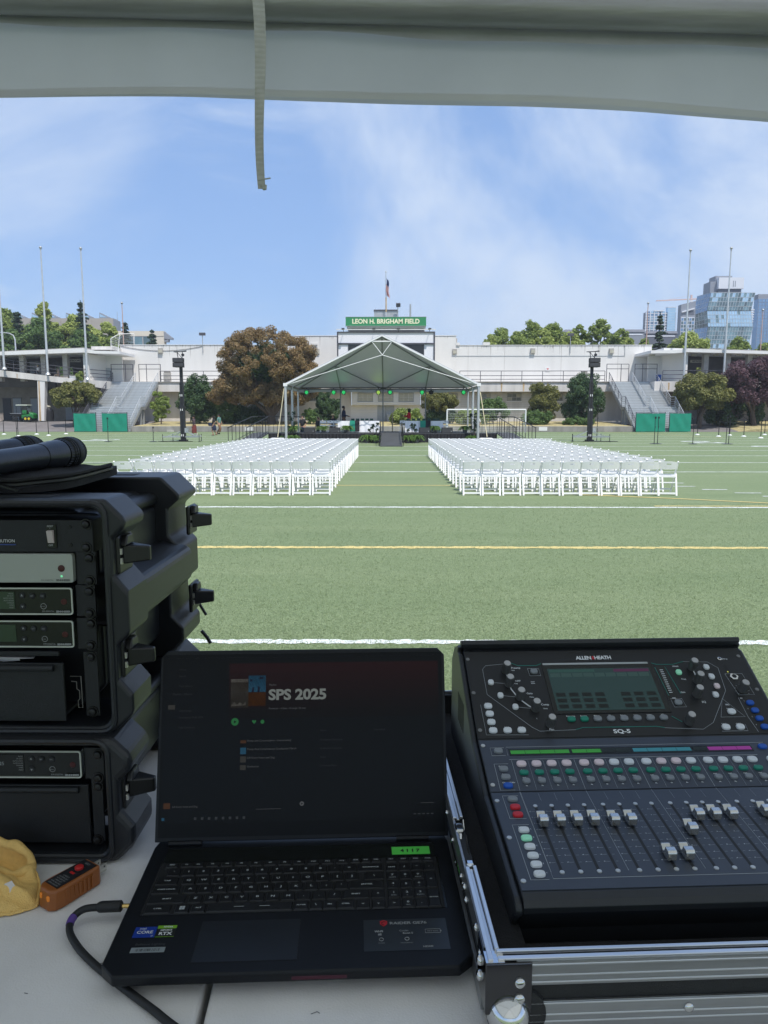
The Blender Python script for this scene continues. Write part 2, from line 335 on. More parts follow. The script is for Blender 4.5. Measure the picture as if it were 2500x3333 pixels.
# concourse deck, fascia, lower wall
part('concourse_deck', 'stucco_weathered', mb_, MB().bx(-34.7, 33, 86, 88.98, 5.12, 5.48))
part('deck_fascia', 'stucco_weathered', mb_, MB().bx(-31.9, 29.6, 85.95, 86.2, 4.35, 5.12), bevel=.02)
part('deck_nosing', 'concrete_old', mb_, MB().bx(-31.9, 29.6, 85.86, 86.0, 5.40, 5.505))
for i, x in enumerate((12.7, 15.21, 21.5, -24.3, 9.0, 18.0)):
    w = rnd.uniform(.1, .22); MB().add([(x, 85.944, 5.38), (x + w, 85.944, 5.38), (x + w * .8, 85.944, 4.4), (x + w * .15, 85.944, 4.4)], [(0, 3, 2, 1)]).build('rust_streak', MATS['rust_stain'], mb_)
part('lower_wall', 'stucco_weathered', mb_, MB().bx(-31.9, -4.6, 87.5, 88, .4, 4.9)); part('lower_wall', 'stucco_weathered', mb_, MB().bx(3.6, 29.6, 87.5, 88, .4, 4.9))
for k in range(9): MB().bx(8.2, 24.0, 87.47, 87.495, 2.7 + k * .2, 2.7 + k * .2 + .012).build('siding_groove', MATS['concrete_old'], mb_)
def window(x0, x1, z0, z1, y, root, cols=2, rows=2, glass='window_blind'):
    w = MB().bx(x0, x1, y - .06, y, z0, z0 + .07).bx(x0, x1, y - .06, y, z1 - .07, z1).bx(x0, x0 + .07, y - .06, y, z0 + .07, z1 - .07).bx(x1 - .07, x1, y - .06, y, z0 + .07, z1 - .07).build('window', MATS['window_frame'], root)
    cw = (x1 - x0 - .14) / cols; ch = (z1 - z0 - .14) / rows
    for i in range(cols):
        for j in range(rows):
            MB().bx(x0 + .07 + i * cw + .015, x0 + .07 + (i + 1) * cw - .015, y - .03, y - .01, z0 + .07 + j * ch + .015, z0 + .07 + (j + 1) * ch - .015).build('pane', MATS[glass if (i + j) % 3 else 'window_blind'], w)
    MB().bx(x0 - .05, x1 + .05, y - .12, y - .001, z0 - .1, z0 - .002).build('sill', MATS['white_trim'], w)
    return w
for x0, x1 in ((13.67, 15.36), (10.42, 11.75), (18.6, 20.2), (6.3, 7.9), (-24.4, -22.7), (-10.2, -8.4)): window(x0, x1, 3.3, 4.2, 87.5, mb_, 3, 2, 'window_glass')
# projecting bay over the service door
part('bay', 'stucco', mb_, MB().bx(-4.49, 3.49, 86.6, 87.6, 2.84, 5.1), bevel=.02)
for x0, x1 in ((-3.78, -2.0), (-1.4, .36), (.97, 2.73)): window(x0, x1, 3.19, 4.26, 86.6, mb_, 3, 2)
part('recess_wall', 'stucco', mb_, MB().bx(-4.6, 3.6, 87.5, 88, .4, 2.84))
d = MB().bx(-1.51, .48, 87.42, 87.5, .5, 2.77).build('service_door', MATS['door_grey'], mb_); MB().bx(-.535, -.515, 87.4, 87.42, .5, 2.77).build('door_seam', MATS['door_dark'], d); MB().bx(-.42, -.34, 87.36, 87.42, 1.5, 1.62).build('handle', MATS['galvanised'], d)
part('ledge', 'white_trim', mb_, MB().bx(-4.6, -1.52, 87.4, 87.498, 2.1, 2.2).bx(.5, 3.6, 87.4, 87.498, 2.1, 2.2))
cab = thing('utility_cabinet', 'grey metal utility cabinet beside the service door', 'cabinet', (.1, 87, .5)); part('body', 'door_grey', cab, MB().bx(-.35, .61, 86.7, 87.38, .4, 1.72), bevel=.02); part('latch', 'door_dark', cab, MB().bx(-.25, -.2, 86.67, 86.7, 1.0, 1.2)); part('lid', 'galvanised', cab, MB().bx(-.38, .64, 86.66, 87.39, 1.722, 1.77))
# pedestals on the concourse
for x, lab in ((-25.94, 'grey concrete litter bin on the concourse behind the left speaker tower'), (22.45, 'grey concrete litter bin on the concourse behind the right speaker tower')):
    b = thing('litter_bin', lab, 'bin', (x, 86.9, 5.48)); part('body', 'concrete_column', b, MB().bx(x - .36, x + .36, 86.6, 87.3, 5.482, 6.55), bevel=.05); part('top', 'concrete_old', b, MB().bx(x - .32, x + .32, 86.64, 87.26, 6.552, 6.72), bevel=.05)
# ---------------- central scoreboard tower, LED frame, sign
tw = thing('scoreboard_tower', 'white block of the scoreboard tower rising from the stadium roof', 'tower', (-.5, 86, 5.5))
part('shaft', 'stucco', tw, MB().bx(-4.9, 4.0, 84.6, 88.9, 5.6, 11.0)); part('ledge', 'white_trim', tw, MB().bx(-4.85, 3.95, 84.2, 88.9, 11.3, 11.5)); part('soffit', 'concrete_column', tw, MB().bx(-4.7, 3.8, 84.4, 88.8, 11.0, 11.3))
ph = MB().bx(-1.85, .8, 86.5, 89, 11.5, 13.5).build('penthouse', MATS['galvanised'], tw); MB().bx(-1.9, .85, 86.4, 89.1, 13.502, 13.62).build('penthouse_cap', MATS['rail_paint'], ph)
part('roof_duct', 'galvanised', tw, MB().tube((2.28, 86, 11.5), (2.28, 86, 14.15), .1)); lp = part('flood_post', 'galvanised', tw, MB().tube((.86, 86, 11.5), (.86, 86, 13.9), .05)); part('floodlight', 'rail_paint', lp, MB().box((.9, 85.9, 14.05), (.5, .25, .4), M=Matrix.Rotation(.5, 3, 'X')))
sg = thing('field_sign', 'green field name sign with cream letters on the scoreboard tower', 'sign', (-.5, 83.9, 11.52))
part('panel', mat('sign_green', (.032, .235, .095), .5, var=.05), sg, MB().bx(-4.96, 3.98, 83.9, 84.15, 11.52, 12.47)); part('frame', 'galvanised', sg, MB().bx(-5.0, 4.02, 83.88, 84.16, 12.472, 12.51).bx(-5.0, 4.02, 83.88, 84.16, 11.48, 11.518))
lm = MB(); add_text(lm, 'LEON H. BRIGHAM FIELD', Matrix.Translation((-.50, 83.89, 11.985)) @ FACE, .70, bold=.022, sx=.96); part('lettering', mat('sign_cream', (.80, .78, .55), .6), sg, lm)
led = thing('led_screen', 'black framed video screen wall with white banner panels above the tent', 'screen', (-.5, 84, 5.6))
part('frame', 'rail_paint', led, MB().bx(-5.95, -5.80, 83.9, 84.3, 5.6, 10.9).bx(4.84, 4.99, 83.9, 84.3, 5.6, 10.9).bx(-5.80, 4.84, 83.9, 84.3, 10.78, 10.9).bx(-5.80, 4.84, 83.9, 84.3, 9.5, 9.66))
wp = mat('banner_white', (.76, .755, .80), .7, var=.03)
part('banner', wp, led, MB().bx(-5.80, 4.84, 84.02, 84.1, 9.66, 10.78)); part('banner', wp, led, MB().bx(-5.80, -4.72, 84.02, 84.1, 5.6, 9.5)); part('banner', wp, led, MB().bx(3.78, 4.84, 84.02, 84.1, 5.6, 9.5))
part('display', mat('led_off', (.018, .02, .024), .35, spec=.5), led, MB().bx(-4.66, 3.72, 83.98, 84.08, 5.6, 9.5)); part('bezel', 'rail_paint', led, MB().bx(-4.72, -4.66, 83.96, 84.1, 5.6, 9.5).bx(3.72, 3.78, 83.96, 84.1, 5.6, 9.5))
part('lamp_rail', 'white_trim', led, MB().bx(-5.95, 4.99, 83.2, 83.3, 11.02, 11.1))
for x in (-5.2, -1.8, .9, 4.35):
    a = MB().bar((x, 84, 10.9), (x - .02, 83.2, 11.15), .05).build('lamp_arm', MATS['rail_paint'], led); MB().box((x, 83.1, 11.14), (.32, .3, .1)).build('lamp_head', MATS['rail_paint'], a)
fp = thing('flagpole', 'short flagpole with the flag on top of the scoreboard tower', 'flagpole', (-.48, 86, 11.5)); part('pole', 'galvanised_light', fp, MB().tube((-.48, 86, 11.5), (-.5, 86, 17.6), .075, .045)); part('ball', 'galvanised_light', fp, MB().lathe([(.01, -.09), (.07, -.05), (.09, 0), (.07, .05), (.01, .09)], (-.5, 86, 17.7), 10)); part('rusty_base', 'rust_stain', fp, MB().tube((-.48, 86, 13.3), (-.485, 86, 14.9), .08, .075))
fl = thing('flag', 'limp striped flag hanging from the pole on the scoreboard tower', 'flag', (-.45, 86, 15)); 
def cloth_strip(u0, u1, v0, v1, n=10):
    f = MB(); vs = []
    for i in range(n + 1):
        for j in range(7):
            u = u0 + (u1 - u0) * j / 6; v = v0 + (v1 - v0) * i / n
            x = -.44 + .34 * u * (0.75 + .25 * v) + .05 * math.sin(8 * v); y = 85.95 - .16 * math.sin(u * 9 + v * 2); z = 17.0 - 1.9 * v - .3 * u
            vs.append((x, y, z))
    f.add(vs, [(i * 7 + j, i * 7 + j + 1, (i + 1) * 7 + j + 1, (i + 1) * 7 + j) for i in range(n) for j in range(6)], True); return f
for k in range(9): part('stripe', mat('flag_red', (.42, .05, .06), .7) if k % 2 == 0 else mat('flag_white', (.72, .70, .68), .7), fl, cloth_strip(k / 9, (k + 1) / 9, .38, 1))
part('canton', mat('flag_blue', (.03, .05, .17), .7), fl, cloth_strip(0, .9, 0, .375))
for x, ya, z0, z1, lab in ((-22.19, 88.9, 9.9, 11.0, 'small floodlight on a post above the parapet left of the large tree'), (21.22, 88.9, 9.8, 10.9, 'small floodlight on a post above the parapet right of the stage')):
    t = thing('floodlight', lab, 'floodlight', (x, ya, z0)); part('post', 'galvanised', t, MB().tube((x, ya, z0 - .9), (x, ya, z1), .045)); part('head', 'rail_paint', t, MB().bx(x - .36, x + .36, ya - .2, ya + .1, z1, z1 + .32), bevel=.03)
# ---------------- railings along the concourse
def railing(name, label, pts, h=1.2, step=2.39, rails=(1.0, .56, .22), m='rail_paint', r=.035, posts=None):
    t = thing(name, label, 'railing', pts[0])
    for fr in rails:
        mbx = MB(); mbx.path([(p[0], p[1], p[2] + h * fr) for p in pts], r, 6); part('rail', m, t, mbx)
    for a, b in zip(pts[:-1], pts[1:]):
        L = (Vector(b) - Vector(a)).length; n = max(1, round(L / step))
        for i in range(n + 1):
            p = Vector(a).lerp(Vector(b), i / n); part('post', m, t, MB().tube(p, p + Vector((0, 0, h)), r * 1.05, n=6))
    return t
railing('concourse_railing', 'dark metal railing along the concourse right of the stage', [(7.98, 86.05, 5.5), (24.6, 86.05, 5.5)])
railing('concourse_railing', 'dark metal railing along the concourse between left stairs and stage', [(-26.5, 86.05, 5.5), (-9, 86.05, 5.5)])
railing('concourse_railing', 'dark metal railing on the sloping left concourse', [(-47.5, 84.05, 7.15), (-34.7, 84.05, 5.64), (-32.2, 86.0, 5.5)], h=1.2, rails=(1.0, .66, .33))
railing('concourse_railing', 'dark metal railing right of the right stairs', [(30.5, 84.1, 5.45), (47, 84.1, 5.45)], h=1.18, rails=(1.0, .62, .25))
# ---------------- stairs
def stairs(x0, x1, label, side):
    t = thing('stairs', label, 'stairs', ((x0 + x1) / 2, 76, 0)); w = x1 - x0; cx = (x0 + x1) / 2
    tm = MB().bx(-w / 2, w / 2, -.15, .15, -.045, 0).mesh('tread'); tm.materials.append(MATS['galvanised']); rm = MB().bx(-w / 2, w / 2, .10, .115, -.155, -.046).mesh('riser'); rm.materials.append(MATS['galvanised_light'])
    def run(ya, za, yb, zb, n):
        for i in range(n):
            f = (i + 1) / n; y = ya + (yb - ya) * (i + .5) / n; z = za + (zb - za) * f
            o = inst('tread', tm, t, (0, y - 76, z)); inst('riser', rm, o, (0, -.24, 0))
    run(76.05, 0, 79.8, 2.6, 14); run(81, 2.6, 86, 5.47, 16)
    part('landing', 'galvanised', t, MB().bx(x0, x1, 79.8, 81, 2.54, 2.605))
    for x in (x0 + .04, x1 - .04, cx):
        part('stringer', 'galvanised', t, MB().bar((x, 76.0, -.05), (x, 79.85, 2.45), .07, .3).bar((x, 79.8, 2.42), (x, 81, 2.42), .07, .26).bar((x, 81, 2.42), (x, 86, 5.3), .07, .3))
        m = 'rail_paint' if (x < cx) == (side > 0) and x != cx else 'galvanised_light'
        for dz, r in ((1.05, .035), (.78, .018), (.55, .018), (.32, .018), (.12, .025)):
            part('handrail', m if dz > .5 else 'galvanised', t, MB().path([(x, 76.1, dz + .15), (x, 79.7, dz + 2.6)], r, 6)); part('handrail', m if dz > .5 else 'galvanised', t, MB().path([(x, 79.7, dz + 2.6), (x, 81, dz + 2.6), (x, 86, dz + 5.45)], r, 6))
        for y, z in ((76.15, .1), (77.3, .85), (78.5, 1.7), (79.7, 2.55), (81, 2.6), (82.3, 3.35), (83.6, 4.1), (84.8, 4.8), (86, 5.45)):
            part('rail_post', m, t, MB().tube((x, y, z), (x, y, z + 1.1), .034, n=6))
    for x in (x0 + .2, x1 - .2, cx):
        for y in (79.95, 80.85): part('support_column', 'galvanised', t, MB().bx(x - .1, x + .1, y - .1, y + .1, .4, 2.5))
    gate = part('gate_frame', 'rail_paint', t, MB())
    for gx in (x0 - .2, x0 + w * .27, cx - .35, cx + .35, x0 + w * .73, x1 + .2):
        part('gate_post', 'rail_paint', t, MB().tube((gx, 86.25, 5.48), (gx, 86.25, 7.5), .04, n=6))
    for za in (7.48, 6.95):
        part('gate_bar', 'rail_paint', t, MB().tube((x0 - .2, 86.25, za), (cx - .35, 86.25, za), .035, n=6).tube((cx + .35, 86.25, za), (x1 + .2, 86.25, za), .035, n=6))
    bpy.data.objects.remove(gate)
    return t
stairs(-32.0, -26.7, 'grey metal stairs up to the concourse on the left of the field', 1)
stairs(25.05, 30.4, 'grey metal stairs up to the concourse on the right of the field', 1)
# ---------------- green windscreen panels at the foot of the stairs
mat('green_vinyl', (.012, .235, .155), .45, var=.08, scale=2, bump=.4, bscale=3)
for x0, x1, lab in ((-32.3, -30.05, 'green vinyl covered panel on the left side of the left stairs'), (-29.4, -26.85, 'green vinyl covered panel on the right side of the left stairs'), (24.95, 27.9, 'green vinyl covered panel on the left side of the right stairs'), (28.35, 30.5, 'green vinyl covered panel on the right side of the right stairs')):
    t = thing('screen_panel', lab, 'screen', ((x0 + x1) / 2, 75.6, 0), group='green panels at the foot of the stairs'); s = MB(); n = 14; vs = []
    for i in range(n + 1):
        for j in range(7):
            u = i / n; v = j / 6; e = math.sin(u * math.pi) * math.sin(v * math.pi)
            vs.append((x0 + (x1 - x0) * u, 75.55 - .06 * e * math.sin(u * 13 + v * 5), .05 + 1.83 * v - .03 * math.sin(u * math.pi) * (v > .99)))
    s.add(vs, [(i * 7 + j, (i + 1) * 7 + j, (i + 1) * 7 + j + 1, i * 7 + j + 1) for i in range(n) for j in range(6)], True); part('cover', 'green_vinyl', t, s)
    part('backing', 'green_vinyl', t, MB().bx(x0 + .05, x1 - .05, 75.62, 75.64, .05, 1.86))
    for x in (x0, x1): part('post', 'rail_paint', t, MB().tube((x, 75.66, 0), (x, 75.66, 2.0), .04, n=6))
    part('top_rail', 'rail_paint', t, MB().tube((x0, 75.66, 1.93), (x1, 75.66, 1.93), .03, n=6))
# ================================================================ LEFT AND RIGHT WINGS
lw = thing('left_wing', 'white roofed left stand wing with open columns and sloping concourse', 'building', (-39, 84, 0))
def slope_box(mbx, x0, x1, zt0, zt1, zb0, zb1, y0, y1):
    return mbx.hexa([(x0, y0, zb0), (x1, y0, zb1), (x1, y1, zb1), (x0, y1, zb0)], [(x0, y0, zt0), (x1, y0, zt1), (x1, y1, zt1), (x0, y1, zt0)])
part('roof', 'white_trim', lw, slope_box(slope_box(slope_box(MB(), -50, -34.25, 8.42, 9.1, 8.12, 8.62, 83.6, 91), -34.25, -32.9, 9.1, 8.82, 8.62, 8.5, 83.62, 90.9), -32.9, -30.2, 8.82, 8.74, 8.5, 8.46, 83.64, 88.7))
part('roof_edge', 'concrete_old', lw, slope_box(MB(), -50, -34.3, 8.55, 9.23, 8.43, 9.11, 84.2, 91))
part('upper_parapet', 'stucco_weathered', lw, MB().bx(-34.3, -31.9, 86, 90.9, 9.12, 9.5))
part('deck', 'stucco_weathered', lw, slope_box(MB(), -50, -34.7, 7.43, 5.63, 6.63, 5.05, 84, 92)); part('deck_end', 'stucco_weathered', lw, slope_box(MB(), -34.7, -31.9, 5.63, 5.5, 5.05, 4.6, 84.02, 88.9))
for x in (-44.5, -41.89, -39.44, -36.94): part('column', 'concrete_column', lw, MB().bx(x - .26, x + .26, 84.9, 85.6, 5.5, 8.6))
part('end_wall', 'stucco', lw, MB().bx(-34.6, -34.0, 84.3, 89, 5.6, 8.62)); part('end_wall', 'stucco', lw, MB().add([(-34.0, 84.6, 5.5), (-32.95, 86.8, 5.5), (-32.95, 86.8, 8.5), (-34, 84.6, 8.5)], [(0, 1, 2, 3)])); part('end_wall', 'stucco', lw, MB().bx(-32.95, -31.1, 86.8, 87.0, 5.5, 8.5))
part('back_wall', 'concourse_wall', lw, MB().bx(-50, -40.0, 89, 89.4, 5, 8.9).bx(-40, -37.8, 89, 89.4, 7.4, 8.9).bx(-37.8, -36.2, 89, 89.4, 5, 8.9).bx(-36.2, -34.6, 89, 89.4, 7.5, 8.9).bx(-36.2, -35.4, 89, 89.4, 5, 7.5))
part('shutter', 'door_grey', lw, MB().bx(-42.9, -41.6, 88.9, 89, 6, 8)); part('shutter', 'door_grey', lw, MB().bx(-36.0, -35.2, 88.88, 88.96, 5.7, 7.9))
for x in (-43.6, -40.7, -38.2, -35.9): part('ceiling_light', 'window_blind', lw, MB().box((x, 85.2, 8.38 + (x + 44) * .03), (.55, .3, .14)))
ss = MB().bx(-37.5, -35.75, 86.3, 86.35, 7.75, 8.1).build('hanging_sign', MATS['concrete_column'], lw); lm = MB(); add_text(lm, 'RESTROOMS', Matrix.Translation((-36.5, 86.28, 7.92)) @ FACE, .26, bold=.01); lm.build('lettering', MATS['rail_paint'], ss)
part('door', 'door_grey', lw, MB().bx(-33.1, -32.35, 86.7, 86.78, 5.52, 7.1))
part('under_wall', 'undercroft_wall', lw, MB().bx(-50, -32, 92.4, 92.8, .9, 6.5)); part('under_side', 'undercroft_wall', lw, MB().bx(-36.4, -36.0, 86, 92.4, .9, 5.2))
for x0, x1, z1, m in ((-48.2, -47.2, 3.7, 'door_dark'), (-46.9, -45.9, 3.72, 'door_grey'), (-44.7, -43.9, 3.72, 'door_grey'), (-40.4, -39.2, 2.95, 'door_grey'), (-39.15, -38.4, 2.95, 'door_dark')):
    dd = part('door', m, lw, MB().bx(x0, x1, 92.3, 92.4, 1.07, z1)); part('door_frame', 'concourse_wall', dd, MB().bx(x0 - .1, x1 + .1, 92.34, 92.4, z1, z1 + .1))
part('vent', 'door_dark', lw, MB().bx(-42.7, -41.9, 92.32, 92.4, 4.4, 5.3))
pl = part('pillar', 'stucco', lw, MB().hexa([(-39.95, 84.05, .95), (-39.3, 84.05, .95), (-39.3, 84.75, .95), (-39.95, 84.75, .95)], [(-39.8, 84.05, 5.6), (-38.95, 84.05, 5.6), (-38.95, 84.75, 5.6), (-39.8, 84.75, 5.6)])); part('rust_streak', 'rust_stain', pl, MB().add([(-39.86, 84.045, 1.0), (-39.62, 84.045, 1.0), (-39.55, 84.03, 5.7), (-39.68, 84.03, 5.7)], [(0, 1, 2, 3)]))
part('rust_streak', 'rust_stain', lw, MB().add([(-42.08, 83.99, 6.3), (-41.98, 83.99, 6.3), (-42.0, 83.99, 5.75), (-42.06, 83.99, 5.75)], [(0, 3, 2, 1)]))
rw = thing('right_wing', 'white roofed right stand wing with open concrete columns', 'building', (38, 84, 0))
part('roof', 'white_trim', rw, slope_box(slope_box(slope_box(MB(), 28.9, 31.55, 8.80, 8.84, 8.49, 8.49, 83.6, 89), 31.55, 33.05, 8.84, 8.98, 8.49, 8.62, 83.62, 89), 33.05, 50, 8.98, 8.45, 8.62, 8.2, 83.64, 91))
part('roof_top', 'stucco', rw, slope_box(MB(), 30.9, 33.05, 9.2, 9.15, 8.85, 8.99, 85.2, 90)); part('roof_edge', 'concrete_old', rw, slope_box(MB(), 33.05, 50, 9.12, 8.6, 8.99, 8.47, 84.4, 91))
part('deck', 'stucco_weathered', rw, MB().bx(29.6, 50, 84, 91, 4.32, 5.44)); MB().add([(31.1, 83.99, 5.3), (31.3, 83.99, 5.3), (31.28, 83.99, 4.5), (31.14, 83.99, 4.5)], [(0, 3, 2, 1)]).build('rust_streak', MATS['rust_stain'], rw)
part('end_wall', 'stucco', rw, MB().bx(30.0, 31.45, 87.6, 87.8, 5.49, 8.48)); part('end_wall', 'stucco', rw, MB().hexa([(31.45, 87.6, 5.44), (32.9, 84.6, 5.44), (33.1, 84.7, 5.44), (31.65, 87.8, 5.44)], [(31.45, 87.6, 8.55), (32.9, 84.6, 8.65), (33.1, 84.7, 8.65), (31.65, 87.8, 8.55)])); part('end_wall', 'stucco', rw, MB().bx(32.92, 33.3, 84.3, 84.6, 5.44, 8.62))
part('downpipe', 'white_trim', rw, MB().tube((31.45, 87.5, 5.5), (31.45, 87.5, 8.5), .07))
for x in (35.63, 38.09, 40.52, 43.0): part('column', 'concrete_column', rw, MB().bx(x - .26, x + .26, 84.9, 85.6, 5.44, 8.5))
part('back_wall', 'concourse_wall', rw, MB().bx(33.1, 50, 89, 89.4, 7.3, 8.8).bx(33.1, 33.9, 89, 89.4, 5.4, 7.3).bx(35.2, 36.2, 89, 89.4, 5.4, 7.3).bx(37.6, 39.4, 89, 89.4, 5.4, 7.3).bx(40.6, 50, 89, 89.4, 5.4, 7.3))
for x in (29.6, 34.3, 36.8, 39.3, 41.6): part('ceiling_light', 'window_blind', rw, MB().box((x, 85.2, 8.4), (.55, .3, .14)))
ss = MB().bx(34.4, 36.1, 86.3, 86.35, 7.65, 7.95).build('hanging_sign', MATS['window_blind'], rw); lm = MB(); add_text(lm, 'RESTROOMS', Matrix.Translation((35.2, 86.28, 7.8)) @ FACE, .22, bold=.01); lm.build('lettering', MATS['rail_paint'], ss)
part('under_wall', 'undercroft_wall', rw, MB().bx(29.6, 50, 87.5, 87.9, .4, 4.32)); part('pier', 'stucco_weathered', rw, MB().bx(36.1, 37.1, 85, 87.4, .55, 4.32))
dd = part('door', 'door_grey', rw, MB().bx(34.0, 35.9, 87.4, 87.5, .62, 2.6)); part('door_seam', 'door_dark', dd, MB().bx(34.94, 34.96, 87.38, 87.4, .62, 2.6))
bb = thing('blue_bin', 'blue plastic recycling bin on the concourse right of the right stairs', 'bin', (30.9, 86.5, 5.44)); part('tub', mat('bin_blue', (.02, .10, .42), .5), bb, MB().lathe([(.24, 0), (.3, .75), (.32, .78), (.32, .85)], (30.9, 86.5, 5.44), 12)); part('liner', 'door_dark', bb, MB().lathe([(.3, .852), (.02, .853)], (30.9, 86.5, 5.44), 12))
# the wings run on past the picture's edges
for root_, sx, zt_, zb_, dt_, db_ in ((lw, -1, 8.42, 8.12, 7.43, 6.63), (rw, 1, 8.45, 8.2, 5.44, 4.32)):
    xa, xb = sorted((sx * 50.01, sx * 84))
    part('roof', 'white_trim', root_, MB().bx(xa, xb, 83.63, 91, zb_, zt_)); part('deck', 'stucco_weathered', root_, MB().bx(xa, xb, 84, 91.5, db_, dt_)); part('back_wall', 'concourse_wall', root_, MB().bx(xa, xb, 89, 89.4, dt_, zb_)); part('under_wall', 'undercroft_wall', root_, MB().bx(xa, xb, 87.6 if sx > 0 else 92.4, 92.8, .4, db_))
    for k in range(13): part('column', 'concrete_column', root_, MB().bx(sx * (52.4 + k * 2.45) - .26, sx * (52.4 + k * 2.45) + .26, 84.9, 85.6, dt_, zb_))
# ---------------- tall flagpoles
def flagpole(x, y, z0, z1, label, r=.13, grp='bare flagpoles around the stadium', rusty=False):
    t = thing('flagpole', label, 'flagpole', (x, y, z0), group=grp); part('pole', 'galvanised_light' if not rusty else mat('pole_rust', (.50, .33, .26), .7, var=.25, scale=.6), t, MB().tube((x, y, z0), (x, y, z1), r, r * .5, 10)); part('ball', 'galvanised', t, MB().lathe([(.02, -.16), (.12, -.1), (.16, 0), (.12, .1), (.02, .16)], (x, y, z1 + .25), 10)); part('truck', 'galvanised', t, MB().lathe([(r * .7, 0), (r * .7, .12)], (x, y, z1), 8)); part('collar', 'galvanised_light', t, MB().lathe([(r * 2.2, 0), (r * 1.9, .12), (r * 1.1, .25)], (x, y, z0), 12))
flagpole(-43.1, 83.4, 6.75, 19.6, 'bare silver flagpole at the far left edge of the concourse'); flagpole(-38.25, 83.4, 6.15, 19.6, 'bare silver flagpole, left of the pair on the left concourse'); flagpole(-33.85, 83.4, 5.6, 19.5, 'bare silver flagpole, right of the pair on the left concourse')
flagpole(32.6, 83.4, 5.5, 19.2, 'bare silver flagpole, left of the pair on the right concourse'); flagpole(37.0, 83.4, 5.5, 19.4, 'bare silver flagpole, right of the pair on the right concourse')
flagpole(-35.5, 100, 4, 16.1, 'thin weathered flagpole behind the left backstop net', .1, rusty=True); flagpole(33.9, 100, 4, 16.0, 'thin rusty flagpole beside the far conifer on the right', .1, rusty=True); flagpole(49.0, 100, 4, 15.1, 'thin rusty flagpole at the far right in front of the blue tower', .1, rusty=True)
# ---------------- backstop net on the left end of the parapet
bs = thing('backstop_frame', 'white pipe frame with netting on the left end of the white wall', 'net', (-31, 87, 8.4))
P_ = [(-32.2, 86.6, 10.43), (-31.4, 87.2, 11.03), (-29.7, 87.2, 11.03), (-29.75, 87.2, 9.9), (-31.6, 87.0, 8.4), (-32.25, 86.6, 8.5)]
for a, b in ((0, 1), (1, 2), (2, 3), (0, 5), (1, 4), (5, 4), (0, 0)):
    if a != b: part('pipe', 'white_trim', bs, MB().tube(P_[a], P_[b], .04, n=6))
part('pipe', 'white_trim', bs, MB().tube((-32.22, 86.6, 9.6), (-31.5, 87.1, 9.4), .03, n=6))
net = MB()
for i in range(1, 14):
    f = i / 14; net.tube((-31.4 + 1.7 * f, 87.2, 11.03), (-31.4 + 1.7 * f, 87.2, 9.9), .006, n=3); net.tube((-32.2 + .75 * f, 86.6 + .5 * f, 10.43 + .6 * f), (-32.22 + .65 * f, 86.6 + .4 * f, 8.5), .006, n=3)
for i in range(1, 10):
    z = 9.9 + 1.13 * i / 10; net.tube((-31.4, 87.2, z), (-29.72, 87.2, z), .006, n=3); net.tube((-32.2, 86.6, 8.5 + 1.9 * i / 10), (-31.5, 87.1, 8.5 + 2.3 * i / 10), .006, n=3)
part('netting', 'galvanised', bs, net)
# ---------------- street lamp far left
sl_ = thing('street_lamp', 'pale curved arm street lamp among the trees at far left', 'street lamp', (-55, 110, 3)); part('post', 'galvanised_light', sl_, MB().path([(-55, 110, 3), (-55, 110, 12.6), (-55.2, 110, 13.2), (-55.8, 110, 13.5), (-57, 110, 13.65)], [.14, .1, .08, .07, .06], 8)); part('lamp_head', 'galvanised', sl_, MB().box((-57.5, 110, 13.62), (1.0, .35, .18)))
# ================================================================ FAR BUILDINGS
mat('far_beige', (.36, .33, .29), .8, var=.06, scale=.1); mat('far_cream', (.66, .60, .50), .8, var=.04, scale=.1); mat('far_grey', (.24, .26, .30), .6, var=.05, scale=.1); mat('far_dark', (.12, .13, .16), .6, var=.08, scale=.1); mat('far_white', (.66, .68, .72), .6, var=.03, scale=.1)
mat('glass_blue', (.17, .29, .45), .12, var=.2, scale=.08, spec=1.0, metal=.3); mat('glass_teal', (.15, .24, .26), .12, var=.45, scale=.25, spec=1.0, metal=.3); mat('glass_pale', (.42, .60, .74), .15, var=.15, scale=.2, spec=1.0, metal=.35); mat('glass_dark', (.09, .14, .15), .12, var=.4, scale=.2, spec=1.0, metal=.2)  # pale and dark tints put reflections and haze into the glass colour
mat('mullion', (.42, .47, .49), .5)
lb = thing('beige_building', 'large beige building with sawtooth skylights behind the left trees', 'building', (-97, 220, 0))
part('wall', 'far_beige', lb, MB().bx(-118, -80.9, 220, 224, 0, 29.4)); part('side_wall', 'far_grey', lb, MB().hexa([(-80.9, 220.1, 0), (-80.2, 223, 0), (-80.2, 224, 0), (-80.9, 224, 0)], [(-80.9, 220.1, 29.2), (-80.2, 223, 28.9), (-80.2, 224, 28.9), (-80.9, 224, 29.2)]))
for i, x in enumerate((-109.7, -104.9, -100, -94.9, -90, -85.1)): sk = part('skylight', 'far_grey', lb, MB().hexa([(x, 220.5, 29.3), (x + 2.6, 220.5, 29.3), (x + 2.6, 223, 29.3), (x, 223, 29.3)], [(x + .1, 220.5, 31.1), (x + 2.5, 220.5, 29.9), (x + 2.5, 223, 29.9), (x + .1, 223, 31.1)])); part('glazing', 'glass_pale', sk, MB().add([(x + .2, 220.45, 29.7), (x + 2.2, 220.45, 29.7), (x + .2, 220.45, 30.7)], [(0, 1, 2)]))
for k in range(12): part('wall_panel', 'far_beige', lb, MB().bx(-117.5 + k * 3.04, -117.5 + k * 3.04 + 2.95, 219.88, 220, 18, 28.9))
part('mast', 'galvanised', lb, MB().tube((-81.4, 225, 28), (-81.4, 225, 31.9), .06, n=5))
cb = thing('cream_building', 'cream building with deep roof overhang above the left parapet', 'building', (-57, 180, 0))
